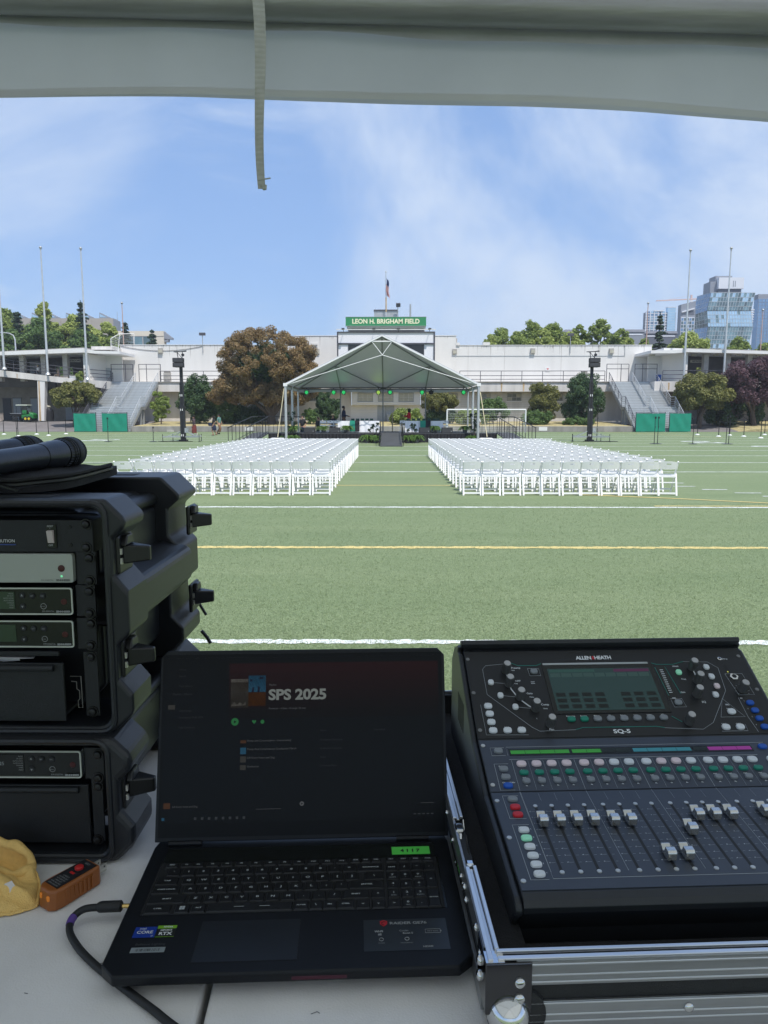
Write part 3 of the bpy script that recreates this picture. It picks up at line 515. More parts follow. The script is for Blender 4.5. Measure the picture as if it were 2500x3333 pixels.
part('wall', 'far_cream', cb, MB().bx(-66, -54.2, 180, 182, 0, 20.2)); part('upper_wall', 'far_cream', cb, MB().bx(-66, -54.2, 179.9, 182, 20.2, 21.4)); part('overhang', 'far_grey', cb, MB().hexa([(-54.2, 180.2, 19.6), (-52.4, 180.6, 19.5), (-52.4, 182, 19.5), (-54.2, 182, 19.6)], [(-54.2, 180.2, 21.3), (-52.4, 180.6, 19.9), (-52.4, 182, 19.9), (-54.2, 182, 21.3)])); part('bracket', 'far_grey', cb, MB().bx(-54.2, -53.3, 180.4, 181.8, 18.9, 19.48))
for x0, x1, m in ((-61.3, -59.3, 'glass_teal'), (-59.2, -56.4, 'glass_dark'), (-65.5, -61.5, 'glass_dark')): w = part('window', 'far_grey', cb, MB().bx(x0, x1, 179.95, 180, 17.6, 20.15)); part('pane', m, w, MB().bx(x0 + .1, x1 - .1, 179.9, 179.95, 17.7, 20.05))
# --- faceted glass tower
ft = thing('glass_tower', 'faceted blue and green glass tower on the right skyline', 'tower', (142, 320, 0))
core = MB().bx(136.5, 151.0, 321.5, 331, 0, 51.5); part('core', 'far_dark', ft, core)
def lerp3(a, b, t): return tuple(a[i] + (b[i] - a[i]) * t for i in range(3))
PANES = []
def facet(bl, br, tr, tl, cols, rows, mfun, big=True):
    fr = MB()
    for i in range(cols + 1):
        a = lerp3(bl, br, i / cols); b = lerp3(tl, tr, i / cols); fr.bar(a, b, .10, .12)
    for j in range(rows + 1):
        a = lerp3(bl, tl, j / rows); b = lerp3(br, tr, j / rows); fr.bar(a, b, .12, .16)
    root = fr.build('mullion_grid', MATS['mullion'], ft)
    for i in range(cols):
        for j in range(rows):
            q = []
            for (a, b) in ((i + .07, j + .06), (i + .93, j + .06), (i + .93, j + .94), (i + .07, j + .94)):
                l = lerp3(bl, tl, b / rows); r_ = lerp3(br, tr, b / rows); q.append(lerp3(l, r_, a / cols))
            PANES.append((root, q, mfun(i, j)))
    return root
rg = random.Random(3)
SC_ = 331 / 320
def bk(x, z): return (x * SC_, 331, (z - 1.88) * SC_ + 1.88)
F0 = dict(a=bk(128.93, 50.64), b=(134.6, 320, 52.08), c=(153.1, 320, 52.06), e=(133.3, 320, 44.68), f=bk(127.4, 42.93), g=(151.7, 320, 44.66), i=(134.1, 320, 38.1), h=(153.0, 320, 38.09), j=bk(128.4, 37.06), k=(133.0, 320, 27.5), l=(151.2, 320, 27.5), n=bk(127.9, 28))
facet(F0['e'], F0['g'], (153.1, 320, 52.06), F0['b'], 16, 4, lambda i, j: 'glass_teal' if rg.random() < .6 else ('glass_pale' if j > 1 and rg.random() < .7 else 'glass_dark'))
facet(F0['i'], F0['h'], F0['g'], F0['e'], 16, 4, lambda i, j: 'glass_pale' if rg.random() < .88 else 'glass_teal')
facet(F0['k'], F0['l'], F0['h'], F0['i'], 16, 6, lambda i, j: 'glass_dark' if rg.random() < .35 else ('glass_teal' if j > 2 or rg.random() < .5 else 'glass_pale'))
facet(F0['f'], F0['e'], F0['b'], F0['a'], 5, 4, lambda i, j: 'glass_blue'); facet(F0['j'], F0['i'], F0['e'], F0['f'], 5, 4, lambda i, j: 'glass_dark' if rg.random() < .6 else 'glass_teal'); facet(F0['n'], F0['k'], F0['i'], F0['j'], 5, 5, lambda i, j: 'glass_blue')
# 300 largest panes singly, the rest joined
rest = {}
for idx, (root, q, m) in enumerate(PANES):
    if idx < 300:
        mb2 = MB(); nn = Vector((0, .05, 0)); mb2.add([Vector(p) for p in q] + [Vector(p) + nn for p in q], [(0, 1, 2, 3), (7, 6, 5, 4), (0, 4, 5, 1), (1, 5, 6, 2), (2, 6, 7, 3), (3, 7, 4, 0)]); mb2.build('pane', MATS[m], root)
    else: rest.setdefault(m, MB()).quad(*q)
for m, mbx in rest.items(): tag(mbx.build('lower_panes', MATS[m], ft), kind='stuff')
ph = part('penthouse', 'far_grey', ft, MB().bx(136.2, 139.5, 325, 332, 50, 57.5).bx(138.5, 145.5, 325.5, 332, 57.5, 59.9)); part('crown_panel', 'far_white', ft, MB().bx(138.9, 149.5, 323, 330, 54.2, 58.8)); part('crown_base', 'far_dark', ft, MB().bx(139.0, 148.8, 323.6, 330, 51.8, 54.18))
for k in range(2): part('louvre', 'far_grey', ft, MB().bx(144.9 + k * .8, 145.2 + k * .8, 322.9, 323, 55, 57.4))
for k in range(16): part('balcony', 'far_white', ft, MB().bx(152.6 - .06 * k, 154.2 - .05 * k, 322, 325, 45.2 - k * 1.0, 45.6 - k * 1.0))
ap = thing('white_apartment_block', 'pale apartment block with white balcony grid left of the glass tower', 'building', (107, 300, 0))
part('mass', 'far_grey', ap, MB().bx(101, 113.2, 301, 303, 0, 41.5)); part('tower', 'glass_pale', ap, MB().bx(109.7, 112.9, 300.5, 302.5, 0, 43.3)); part('crown', 'far_white', ap, MB().bx(109.6, 113.0, 300.4, 302.6, 43.3, 43.6)); part('roof_frame', 'far_white', ap, MB().bx(104.3, 108.2, 300.3, 301, 41.9, 42.3))
for k in range(8): part('floor_band', 'far_white', ap, MB().bx(101, 109.6, 300.6, 301, 33.6 + k * 1.05, 33.85 + k * 1.05))
for x in (101.2, 102.8, 104.4, 105.9, 107.3, 108.7): part('pier', 'far_white', ap, MB().bx(x, x + .3, 300.5, 301, 20, 41.9))
for i in range(5):
    for j in range(8): part('window', 'glass_pale' if (i * j) % 3 else 'glass_blue', ap, MB().bx(101.55 + i * 1.55, 102.75 + i * 1.55, 300.7, 300.98, 33.9 + j * 1.05, 34.6 + j * 1.05))
for j in range(9): part('tower_band', 'mullion', ap, MB().bx(109.72, 112.88, 300.44, 300.5, 34 + j * 1.05, 34.12 + j * 1.05))
dk = thing('dark_office_block', 'dark grey office block with white framed windows beside the glass tower', 'building', (109, 280, 0))
part('mass', 'far_grey', dk, MB().hexa([(107.1, 280, 0), (112.4, 280, 0), (112.4, 283, 0), (107.1, 283, 0)], [(107.1, 280, 41.6), (112.4, 280, 42.9), (112.4, 283, 42.9), (107.1, 283, 41.6)])); part('balcony', 'far_white', dk, MB().hexa([(107.3, 279.4, 38.6), (111.8, 279.4, 39.9), (111.8, 280, 39.9), (107.3, 280, 38.6)], [(107.3, 279.4, 39.1), (111.8, 279.4, 40.4), (111.8, 280, 40.4), (107.3, 280, 39.1)])); part('recess', 'far_dark', dk, MB().bx(109, 112, 279.9, 280, 38, 39.4))
part('window_bay', 'far_white', dk, MB().bx(107.2, 112.2, 279.8, 280, 28, 37.0))
for i in range(5):
    for j in range(7): part('window', 'glass_dark' if (i + j) % 3 else 'glass_blue', dk, MB().bx(107.35 + i * .98, 108.1 + i * .98, 279.7, 279.8, 28.3 + j * 1.25, 29.25 + j * 1.25))
rt = thing('blue_tower', 'blue glass tower at the right edge of the picture', 'tower', (167, 340, 0)); part('mass', 'glass_blue', rt, MB().bx(164.2, 176, 340, 344, 0, 52.5)); part('crown', 'far_grey', rt, MB().bx(164.2, 176, 340.2, 344, 52.5, 54.6))
for k in range(7): part('mullion', 'far_grey', rt, MB().bx(164.4 + k * 1.5, 164.5 + k * 1.5, 339.9, 340, 20, 52.5))
for k in range(16): part('floor_line', 'far_grey', rt, MB().bx(164.2, 176, 339.92, 340, 30 + k * 1.4, 30.1 + k * 1.4))
for nm, lab, x0, x1, y, z in (('low_dark_building', 'low dark slate building at the end of the right tree row', 60.7, 67.2, 200, 23.9), ('low_dark_building', 'long low dark building in front of the apartment block', 67.6, 76.5, 202, 23.7), ('low_dark_building', 'low grey roof showing between the right hand trees', 45.5, 49.8, 200, 23.9)):
    t = thing(nm, lab, 'building', ((x0 + x1) / 2, y, 0)); part('wall', 'far_grey' if x0 < 62 else 'far_dark', t, MB().bx(x0, x1, y, y + 12, 0, z - .7)); part('roof', 'far_dark', t, MB().hexa([(x0 - .2, y - .2, z - .7), (x1 + .2, y - .2, z - .7), (x1 + .2, y + 12, z - .7), (x0 - .2, y + 12, z - .7)], [(x0 + .9, y + .4, z), (x1 + .1, y + .4, z), (x1 + .1, y + 12, z), (x0 + .9, y + 12, z)])); part('window_band', 'far_white', t, MB().bx(x0 + 1, x1 - .5, y - .1, y, z - 1.5, z - 1.2))
for lab, x, y, z, xa, xb in (('pale red tower crane jib left of the glass tower', 197.8, 500, 75, 174.6, 202),):
    t = thing('tower_crane', lab, 'crane', (x, y, 0)); cm = mat('crane_red', (.62, .45, .42), .7); part('mast', cm, t, MB().bx(x - .5, x + .5, y, y + 1, 20, z + 4)); part('jib', cm, t, MB().bar((xa, y, z + .2), (xb, y, z + 1.4), .7, .7)); part('stay', cm, t, MB().bar((x, y, z + 4), (xa + 8, y, z + .9), .12)); part('cab', 'far_white', t, MB().bx(x - 1, x + 1, y - .4, y, z - .6, z + .6))
# ================================================================ TREES
def clumps(c, rad, n, rc, seed, shell=.62, zmin=-1, flat=1.0):
    r_ = random.Random(seed); out = []
    i = 0
    while len(out) < n and i < n * 20:
        i += 1; d = Vector((r_.gauss(0, 1), r_.gauss(0, 1), r_.gauss(0, 1))).normalized()
        if d.z < zmin: continue
        f = r_.uniform(shell, 1.0); k = r_.uniform(.75, 1.3)
        out.append((c[0] + d.x * rad[0] * f, c[1] + d.y * rad[1] * f, c[2] + d.z * rad[2] * f, rc * k, rc * k, rc * k * flat))
    return out
def leaves(name, m, root, cl, n, size, seed, up=.4, asp=.6, droop=0.0, shell=.45):
    r_ = np.random.default_rng(seed); cl = np.array(cl); wgt = (cl[:, 3] * cl[:, 4]); wgt /= wgt.sum()
    ix = r_.choice(len(cl), n, p=wgt); d = r_.normal(size=(n, 3)); d /= np.linalg.norm(d, axis=1)[:, None]
    rr = (shell + (1 - shell) * r_.random(n) ** .6)[:, None]
    pos = cl[ix, :3] + d * rr * cl[ix, 3:6]; pos[:, 2] -= droop * r_.random(n)
    nr = d * .7 + r_.normal(size=(n, 3)) * .55 + np.array([0, 0, up]); nr /= np.linalg.norm(nr, axis=1)[:, None]
    t = np.cross(nr, r_.normal(size=(n, 3))); t /= np.linalg.norm(t, axis=1)[:, None] + 1e-9; b = np.cross(nr, t)
    s = (size * (.6 + .8 * r_.random(n)))[:, None]
    v = np.stack([pos - t * s, pos - b * s * asp, pos + t * s, pos + b * s * asp], 1).reshape(-1, 3) - np.array(OFF.get(root.name, (0, 0, 0)))
    me = bpy.data.meshes.new(name); me.vertices.add(4 * n); me.vertices.foreach_set('co', v.ravel()); me.loops.add(4 * n); me.loops.foreach_set('vertex_index', np.arange(4 * n, dtype=np.int32)); me.polygons.add(n); me.polygons.foreach_set('loop_start', np.arange(0, 4 * n, 4, dtype=np.int32))
    me.update(calc_edges=True); me.validate(); return link(name, me, m, root)
mat('bark', (.085, .065, .05), .9, var=.3, scale=6, bump=.6, bscale=20)
def trunk(root, base, top, r, limbs, seed=0, m='bark'):
    r_ = random.Random(seed); b = Vector(base); t = Vector(top); tb = MB(); pts = [b.lerp(t, f) + Vector((r_.uniform(-1, 1) * r, r_.uniform(-1, 1) * r, 0)) * (f > 0) for f in (0, .25, .5, .75, 1)]
    tb.path(pts, [r * 1.25, r, r * .8, r * .6, r * .35], 9)
    for q in limbs:
        st = pts[r_.choice((1, 2, 3))]; q = Vector(q); mid = st.lerp(q, .5) + Vector((0, 0, .15 * (q - st).length)); tb.path([st, mid, q], [r * .42, r * .28, r * .08], 6)
    return tb.build('trunk', MATS[m], root)
def broadleaf(label, base, crown, rad, m, n, size, nc=40, rc=.9, seed=1, name='tree', cat='tree', r=.25, group=None, zmin=-.8, up=.4, bare=0.0, shell=.62, cl=None):
    t = thing(name, label, cat, base, group=group); cl = cl or clumps(crown, rad, nc, rc, seed, zmin=zmin, shell=shell)
    leaves('crown', m, t, cl, n, size, seed, up=up); ls = random.Random(seed).sample(cl, min(10, len(cl))); trunk(t, base, (crown[0], crown[1], crown[2] + rad[2] * .4), r, [c[:3] for c in ls], seed); return t
def conifer(label, base, h, w, m, n, size, seed=1, levels=14, group=None, bottom=.12, name='conifer'):
    t = thing(name, label, 'tree', base, group=group); r_ = random.Random(seed); cl = []; levels = int(levels * 1.8)
    for i in range(levels):
        f = bottom + (1 - bottom) * (i + r_.uniform(-.3, .3)) / levels; rr = w * ((1 - f) ** .75 + .04); z = base[2] + h * f
        for k in range(max(3, int(11 * (1 - f)) + 3)):
            a = r_.uniform(0, 6.28); L = rr * r_.uniform(.45, 1.15)
            for s_ in (.25, .55, .8, 1.0): q = w * (.17 - .09 * s_) * r_.uniform(.7, 1.2) + .05; cl.append((base[0] + math.cos(a) * L * s_, base[1] + math.sin(a) * L * s_, z - .22 * L * s_ * s_ + .06 * L * s_, q, q, q * .55))
    cl += [(base[0], base[1], base[2] + h * (.9 + .02 * k), .05 * w + .04, .05 * w + .04, .03 * h) for k in range(5)]
    leaves('foliage', m, t, cl, int(n * 1.6), size * .8, seed, up=.6, asp=.4, shell=.15); trunk(t, base, (base[0], base[1], base[2] + h * .96), w * .045 + .04, [], seed); return t
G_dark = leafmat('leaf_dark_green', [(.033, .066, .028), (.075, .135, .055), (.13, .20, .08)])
G_mid = leafmat('leaf_mid_green', [(.06, .11, .035), (.13, .215, .068), (.22, .32, .10)])
G_yel = leafmat('leaf_yellow_green', [(.13, .18, .04), (.26, .34, .085), (.40, .47, .15)])
G_olive = leafmat('leaf_olive', [(.09, .10, .03), (.20, .205, .062), (.31, .30, .10)])
G_brown = leafmat('leaf_bronze', [(.10, .078, .036), (.24, .185, .082), (.33, .215, .10), (.245, .23, .105)])
G_plum = leafmat('leaf_plum', [(.05, .027, .037), (.13, .07, .085), (.22, .135, .15)])
G_con = leafmat('leaf_conifer', [(.02, .038, .026), (.045, .08, .046), (.075, .12, .065)], .15)
G_lime = leafmat('leaf_lime', [(.22, .28, .07), (.40, .47, .13), (.55, .61, .22)])
# the big bronze tree
bt = thing('bronze_tree', 'large round bronze leaved tree left of the stage', 'tree', (-12.9, 80.5, .8))
bc = []
rb = random.Random(11)
for (cx, cz, rx, rz, ry, k) in ((-13.2, 7.4, 5.2, 3.4, 4.6, 95), (-16.6, 4.6, 2.6, 1.4, 2.4, 26), (-9.9, 5.6, 2.5, 2.0, 2.4, 26), (-18.0, 3.7, 1.6, .7, 1.5, 10), (-12, 4.0, 3.7, 1.3, 2.8, 34), (-14.2, 3.7, 2.6, .9, 2.6, 22)):
    bc += clumps((cx, 80.5, cz), (rx, ry, rz), int(k * 2.2), .56, rb.randint(0, 999), shell=.78, zmin=-.75, flat=.85)
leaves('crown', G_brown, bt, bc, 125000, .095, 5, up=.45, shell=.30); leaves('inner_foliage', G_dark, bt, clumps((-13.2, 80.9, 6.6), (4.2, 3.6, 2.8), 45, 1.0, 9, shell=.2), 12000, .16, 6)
tb = MB(); tb.path([(-12.9, 80.5, .7), (-12.9, 80.5, 1.7), (-12.8, 80.5, 2.6)], [.5, .42, .4], 9)
for q in ((-16, 80, 4.8), (-14.5, 79, 6), (-10.2, 80, 5.2), (-12.4, 81.5, 7), (-11.2, 79.2, 6.4), (-14.6, 81.5, 6.5)): tb.path([(-12.85, 80.5, 1.6), tuple((Vector((-12.85, 80.5, 1.6)) + Vector(q)) / 2 + Vector((0, 0, -.25))), q], [.3, .2, .07], 7)
part('trunk', 'bark', bt, tb)
SG = 'shrubs in the planting bed'
def shrub(label, x, z0, z1, w, m, n, size, y=81.0, seed=1, nc=24, rc=None, name='shrub', d=None, up=.4):
    zc = (z0 + z1) / 2; return broadleaf(label, (x, y, .75), (x, y, zc), (w / 2, (d or w * .8) / 2, (z1 - z0) / 2), m, int(n * 1.5), size * .85, int(nc * 2.4), (rc or w * .17) * .62, seed, name, 'shrub', .06, SG, zmin=-1, up=up, shell=.30)
shrub('bright yellow green shrub right of the left stairs', -24.6, .75, 4.3, 2.1, G_yel, 9000, .10, seed=21, y=79.6)
shrub('dark green tall shrub mass behind the left speaker tower', -21.0, .75, 6.0, 4.6, G_dark, 17000, .12, seed=22, nc=50, rc=.8, y=81.5)
shrub('mid green shrub under the left edge of the bronze tree', -18.3, .7, 4.2, 3.4, G_mid, 9000, .11, seed=23, y=82, nc=30)
shrub('feathery dark evergreen shrub behind the left end of the stage', -6.85, .8, 4.2, 2.8, G_dark, 12000, .10, seed=24, y=81, nc=34)
shrub('low green shrub left of the feathery evergreen', -8.6, .8, 2.5, 1.7, G_mid, 5000, .09, seed=25, y=80)
shrub('olive rounded shrub behind the right half of the stage', 5.4, 2.0, 4.25, 4.2, G_olive, 15000, .10, seed=26, y=81, nc=44, rc=.55)
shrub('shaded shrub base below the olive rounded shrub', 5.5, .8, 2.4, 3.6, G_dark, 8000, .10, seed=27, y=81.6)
shrub('spreading golden juniper beside the service door', 1.9, .65, 2.3, 3.7, G_yel, 11000, .12, seed=28, y=80, nc=34, up=.9)
shrub('golden olive upright shrub right of the soccer goal', 16.5, .9, 5.3, 3.4, G_olive, 15000, .11, seed=29, y=80.5, nc=42, rc=.65)
shrub('large dark green shrub behind the right speaker tower', 20.9, .75, 6.1, 5.2, G_dark, 19000, .115, seed=30, nc=60, rc=.8, y=81.2)
shrub('sprawling mid green shrub behind the soccer goal', 11.2, 1.0, 3.7, 3.4, G_mid, 9000, .11, seed=31, y=81, nc=34)
shrub('light green low shrub in front of the golden upright shrub', 15.6, .65, 2.1, 3.2, G_mid, 8000, .10, seed=32, y=79.4, nc=30)
shrub('low trailing shrub at the foot of the large dark shrub', 20.0, .65, 1.45, 3.6, G_mid, 5000, .09, seed=33, y=78.8, nc=22, rc=.35)
shrub('low juniper between soccer goal and stage', 8.7, .65, 2.2, 3.4, G_yel, 8000, .11, seed=34, y=80, nc=26, up=.9)
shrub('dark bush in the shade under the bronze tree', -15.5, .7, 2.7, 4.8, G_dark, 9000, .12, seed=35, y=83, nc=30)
TG = 'trees beside the stairs'
broadleaf('small wide olive green tree left of the left stairs', (-34.0, 79.6, .5), (-33.6, 79.6, 3.75), (2.55, 1.6, 1.25), G_olive, 13000, .13, 44, .52, 41, group=TG, r=.14)
broadleaf('spreading olive green tree right of the right stairs', (32.9, 79.2, .35), (32.9, 79.2, 3.9), (2.8, 2.0, 1.8), G_olive, 20000, .12, 56, .6, 42, group=TG, r=.2)
broadleaf('dark purple leaved plum tree at the right edge', (39.3, 80.5, .4), (38.9, 80.5, 5.0), (3.7, 2.6, 2.7), G_plum, 26000, .11, 70, .75, 43, group=TG, r=.25)
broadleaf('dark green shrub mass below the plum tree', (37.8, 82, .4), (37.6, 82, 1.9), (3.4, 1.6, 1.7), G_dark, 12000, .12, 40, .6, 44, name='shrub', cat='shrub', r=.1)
broadleaf('small climbing plant on the left concourse railing', (-35.0, 84.2, 5.5), (-35.0, 84.0, 6.0), (.35, .3, .7), G_yel, 1200, .09, 10, .2, 45, name='shrub', cat='shrub', r=.03)
# background trees, left
BL = 'trees behind the left wing'
def bg(label, x, y, zt, w, m, seed, zb=8, n=9000, size=.24, bare=.5, nc=34, group=BL):
    r_ = random.Random(seed); zb -= 2.5; h = zt - zb; w *= 1.55; cl = []
    for k in range(int(nc * 4.2)):   # irregular crown: widest low, thinning to several leaders
        f = r_.random() ** .8; a = r_.uniform(0, 6.283); prof = (1 - f ** 2.2) ** .55; rr = w / 2 * prof * r_.random() ** .45 * (1 + .25 * math.sin(3 * a + seed)); top = 1 - .30 * abs(math.sin(1.7 * a + seed)) * (rr / w); q = w * r_.uniform(.05, .105)
        cl.append((x + rr * math.cos(a), y + rr * math.sin(a) * .8, zb + h * f * top, q, q, q * .8))
    return broadleaf(label, (x, y, 2), (x, y, zb + h * .5), (w / 2, w / 2.4, h * .5), m, int(n * 2.3), size * .78, nc, 1, seed, group=group, r=.16, cl=cl)
bg('bright green tree at the far left edge behind the wing roof', -66.5, 130, 19.2, 7.0, G_yel, 51); bg('tall bright green tree with a thin top behind the left flagpole', -58.8, 128, 20.3, 4.2, G_lime, 53, n=7000); bg('bright green tree left of the tall conifer', -55.6, 132, 18.6, 6.0, G_lime, 54)
bg('dark green rounded tree in front of the bright trees', -56.8, 122, 16.6, 7.5, G_mid, 55, zb=6); bg('yellow green tree right of the tall conifer', -49.0, 130, 17.3, 4.2, G_lime, 57); bg('bright green tree behind the dark rounded tree', -61.5, 134, 18.2, 6.5, G_yel, 58); bg('green tree at the foot of the tall conifer', -51.6, 126, 15.5, 5.5, G_mid, 59, zb=7)
for lab_, x_, y_, z_, w_, m_, sd_ in (('yellow green tree between the left flagpoles', -63.6, 133, 17.0, 5.5, G_lime, 101), ('light green tree behind the left flagpoles pair', -57.2, 134, 17.6, 5.5, G_yel, 102), ('light green tree filling the gap beside the tall conifer', -53.4, 134, 17.2, 4.8, G_lime, 103), ('small green tree beside the backstop net', -47.2, 127, 14.6, 3.4, G_yel, 104), ('green tree low behind the far left roof edge', -60.4, 120, 14.8, 5.0, G_mid, 105)): bg(lab_, x_, y_, z_, w_, m_, sd_)
conifer('dark conifer among the bright trees at left', (-62.0, 125, 4), 14.6, 3.6, G_con, 9000, .26, 61, group=BL); conifer('tall dark conifer behind the right one of the left flagpoles', (-52.4, 128, 4), 17.0, 3.0, G_con, 9000, .26, 62, group=BL)
conifer('sparse pine with open branches behind the backstop net', (-45.8, 130, 6), 11.6, 2.6, G_con, 3800, .26, 63, levels=9, bottom=.45, group=BL, name='pine_tree'); conifer('small flat topped pine in front of the cream building', (-41.2, 130, 6), 10.2, 2.2, G_con, 3000, .26, 64, levels=7, bottom=.5, group=BL, name='pine_tree')
BR = 'trees behind the right parapet'
for k, (lab, x, zt, w, m, n) in enumerate((('pale open tree at the left end of the right tree row', 16.2, 13.9, 4.6, G_yel, 4500), ('tall airy tree, second from the left in the right tree row', 20.3, 15.0, 4.4, G_yel, 4500), ('dense green tree in the middle of the right tree row', 23.6, 14.5, 4.8, G_yel, 7000), ('small tree beside the parapet floodlight', 27.6, 14.6, 2.6, G_yel, 2500), ('tallest airy tree at the right of the tree row', 30.6, 15.3, 4.0, G_yel, 4800), ('low green tree in front of the slate building', 34.2, 12.9, 3.6, G_lime, 3800), ('low green tree left of the far right conifer', 37.0, 12.6, 2.6, G_yel, 2500), ('wide bright green tree below the glass tower', 43.4, 13.3, 5.6, G_lime, 8000), ('thin tree in front of the glass tower base', 50.6, 12.6, 3.8, G_yel, 3500), ('green tree top at the far right edge', 54.6, 11.9, 3.4, G_yel, 3000))):
    bg(lab, x, 110, zt, w, m, 70 + k, zb=8.5, n=n, size=.19, nc=30, group=BR)
for k, (lab, x, zt, w, m) in enumerate((('low leafy tree between the two leftmost trees of the right row', 18.3, 13.3, 3.6, G_yel), ('low leafy tree beside the grey roof in the right row', 25.7, 13.4, 3.4, G_lime), ('low leafy tree filling the right end of the tree row', 32.9, 13.6, 3.2, G_yel), ('small pale tree at the far left of the right row', 14.2, 12.9, 2.6, G_lime), ('low leafy tree in front of the middle tree of the right row', 22.0, 13.6, 3.8, G_lime))): bg(lab, x, 108, zt, w, m, 120 + k, zb=8.5, n=4200, size=.18, nc=30, group=BR)
conifer('tall slim conifer in front of the apartment block', (39.9, 112, 4), 12.5, 2.1, G_con, 8000, .22, 90, group=BR)
# ================================================================ FIELD: CHAIRS
mat('chair_resin', (.87, .86, .845), .40, var=.02, scale=3, spec=.5)
CW = .437
def chair_parts():
    P = {}
    s = MB(); n = 6; vs = []          # slightly dished seat
    for i in range(n + 1):
        for j in range(n + 1):
            u = i / n; v = j / n; vs.append((-.195 + .39 * u, -.17 + .37 * v, .452 - .012 * math.sin(u * math.pi) * math.sin(v * math.pi)))
    k = len(vs); vs += [(x, y, .418) for x, y, z in vs]; m = n + 1
    fs = [(i * m + j, (i + 1) * m + j, (i + 1) * m + j + 1, i * m + j + 1) for i in range(n) for j in range(n)] + [(k + i * m + j + 1, k + (i + 1) * m + j + 1, k + (i + 1) * m + j, k + i * m + j) for i in range(n) for j in range(n)]
    for i in range(n): fs += [(i * m, k + i * m, k + (i + 1) * m, (i + 1) * m), ((i + 1) * m + n, k + (i + 1) * m + n, k + i * m + n, i * m + n), (i + 1, k + i + 1, k + i, i), (n * m + i, k + n * m + i, k + n * m + i + 1, n * m + i + 1)]
    s.add(vs, fs, True); P['seat'] = s
    b = MB()                           # curved back board with hand slot, thickness 2.4 cm
    xs = [-.203, -.135, -.055, .055, .135, .203]
    def bp(x, z, d): return (x, -.232 + (z - .78) * -.27 - .02 * (1 - (x / .203) ** 2) + d, z)
    tops = [.765, .782, .79, .79, .782, .765]; lows = [.612, .606, .602, .602, .606, .612]
    def slab(i, za0, za1, zb0, zb1):
        q = [bp(xs[i], za0, -.012), bp(xs[i + 1], za1, -.012), bp(xs[i + 1], zb1, -.012), bp(xs[i], zb0, -.012)]; r = [bp(xs[i], za0, .012), bp(xs[i + 1], za1, .012), bp(xs[i + 1], zb1, .012), bp(xs[i], zb0, .012)]
        b.add(q + r, [(0, 1, 2, 3), (7, 6, 5, 4), (0, 4, 5, 1), (2, 6, 7, 3), (1, 5, 6, 2), (3, 7, 4, 0)])
    for i in range(5):
        if i == 2: slab(i, lows[2], lows[3], .712, .712); slab(i, .742, .742, tops[2], tops[3])
        else: slab(i, lows[i], lows[i + 1], tops[i], tops[i + 1])
    P['backrest'] = b
    for nm, sx in (('upright', -1), ('upright', 1)):
        P[(nm, sx)] = MB().bar((sx * .208, -.235, .785), (sx * .180, .225, .0), .026, .042)
    for nm, sx in (('rear_leg', -1), ('rear_leg', 1)):
        P[(nm, sx)] = MB().bar((sx * .198, -.115, .50), (sx * .198, -.255, .0), .036, .040)
    P[('crossbar', 0)] = MB().bar((-.182, -.238, .055), (.182, -.238, .055), .026, .038); P[('crossbar', 1)] = MB().bar((-.19, .152, .12), (.19, .152, .12), .024, .034); P[('crossbar', 2)] = MB().bar((-.182, -.165, .30), (.182, -.165, .30), .018, .022)
    P[('seat_rail', 0)] = MB().bar((-.182, -.128, .478), (.182, -.128, .478), .022, .04)
    return P
CP = chair_parts(); CM = {}
for k, mbx in CP.items():
    nm = k if isinstance(k, str) else k[0]; me = mbx.mesh(nm); me.materials.append(MATS['chair_resin']); CM[k] = (nm, me)
allm = MB()
for mbx in CP.values(): allm.add(mbx.v, mbx.f)
chair_me = allm.mesh('folding_chair'); chair_me.materials.append(MATS['chair_resin'])
ORD = ['first', 'second', 'third', 'fourth', 'fifth', 'sixth', 'seventh', 'eighth', 'ninth', 'tenth', 'eleventh', 'twelfth', 'thirteenth', 'fourteenth', 'fifteenth', 'sixteenth', 'seventeenth', 'eighteenth']
cr = random.Random(2); rest_chairs = MB()
ROWS = 18; COLS = 11; Y0 = 17.18; RP = .915
for side in (-1, 1):
    for r_ in range(ROWS):
        for c in range(COLS + (1 if side > 0 and r_ == ROWS - 1 else 0)):
            x = (-1.39 - CW / 2 - c * .4527) if side < 0 else (1.67 + CW / 2 + c * .4527)
            loc = (x + cr.uniform(-.012, .012), Y0 + r_ * RP + cr.uniform(-.035, .035), 0.0); rz = cr.gauss(0, .03)
            if side > 0 and r_ == 0 and c == 10: rz = -.10
            if r_ >= 14:
                M = Matrix.Translation(loc) @ Matrix.Rotation(rz, 4, 'Z'); rest_chairs.add([M @ Vector(v) for v in allm.v], allm.f); continue
            blk = 'left' if side < 0 else 'right'
            lab = 'white folding chair in %s block, %s, %s seat from aisle' % (blk, 'nearest row' if r_ == 0 else ORD[r_] + ' row away', ORD[c])
            if r_ < 4:
                t = thing('folding_chair', lab, 'chair', loc, rz, 'white folding chairs in rows on the field', local=True)
                for k, (nm, me) in CM.items(): inst(nm, me, t, (0, 0, 0))
            else:
                o = bpy.data.objects.new('folding_chair', chair_me); COL.objects.link(o); o.location = loc; o.rotation_euler = (0, 0, rz); tag(o, lab, 'chair', 'white folding chairs in rows on the field')
tag(rest_chairs.build('far_folding_chairs', MATS['chair_resin']), 'farthest rows of white folding chairs close to the stage', 'chairs', kind='stuff')
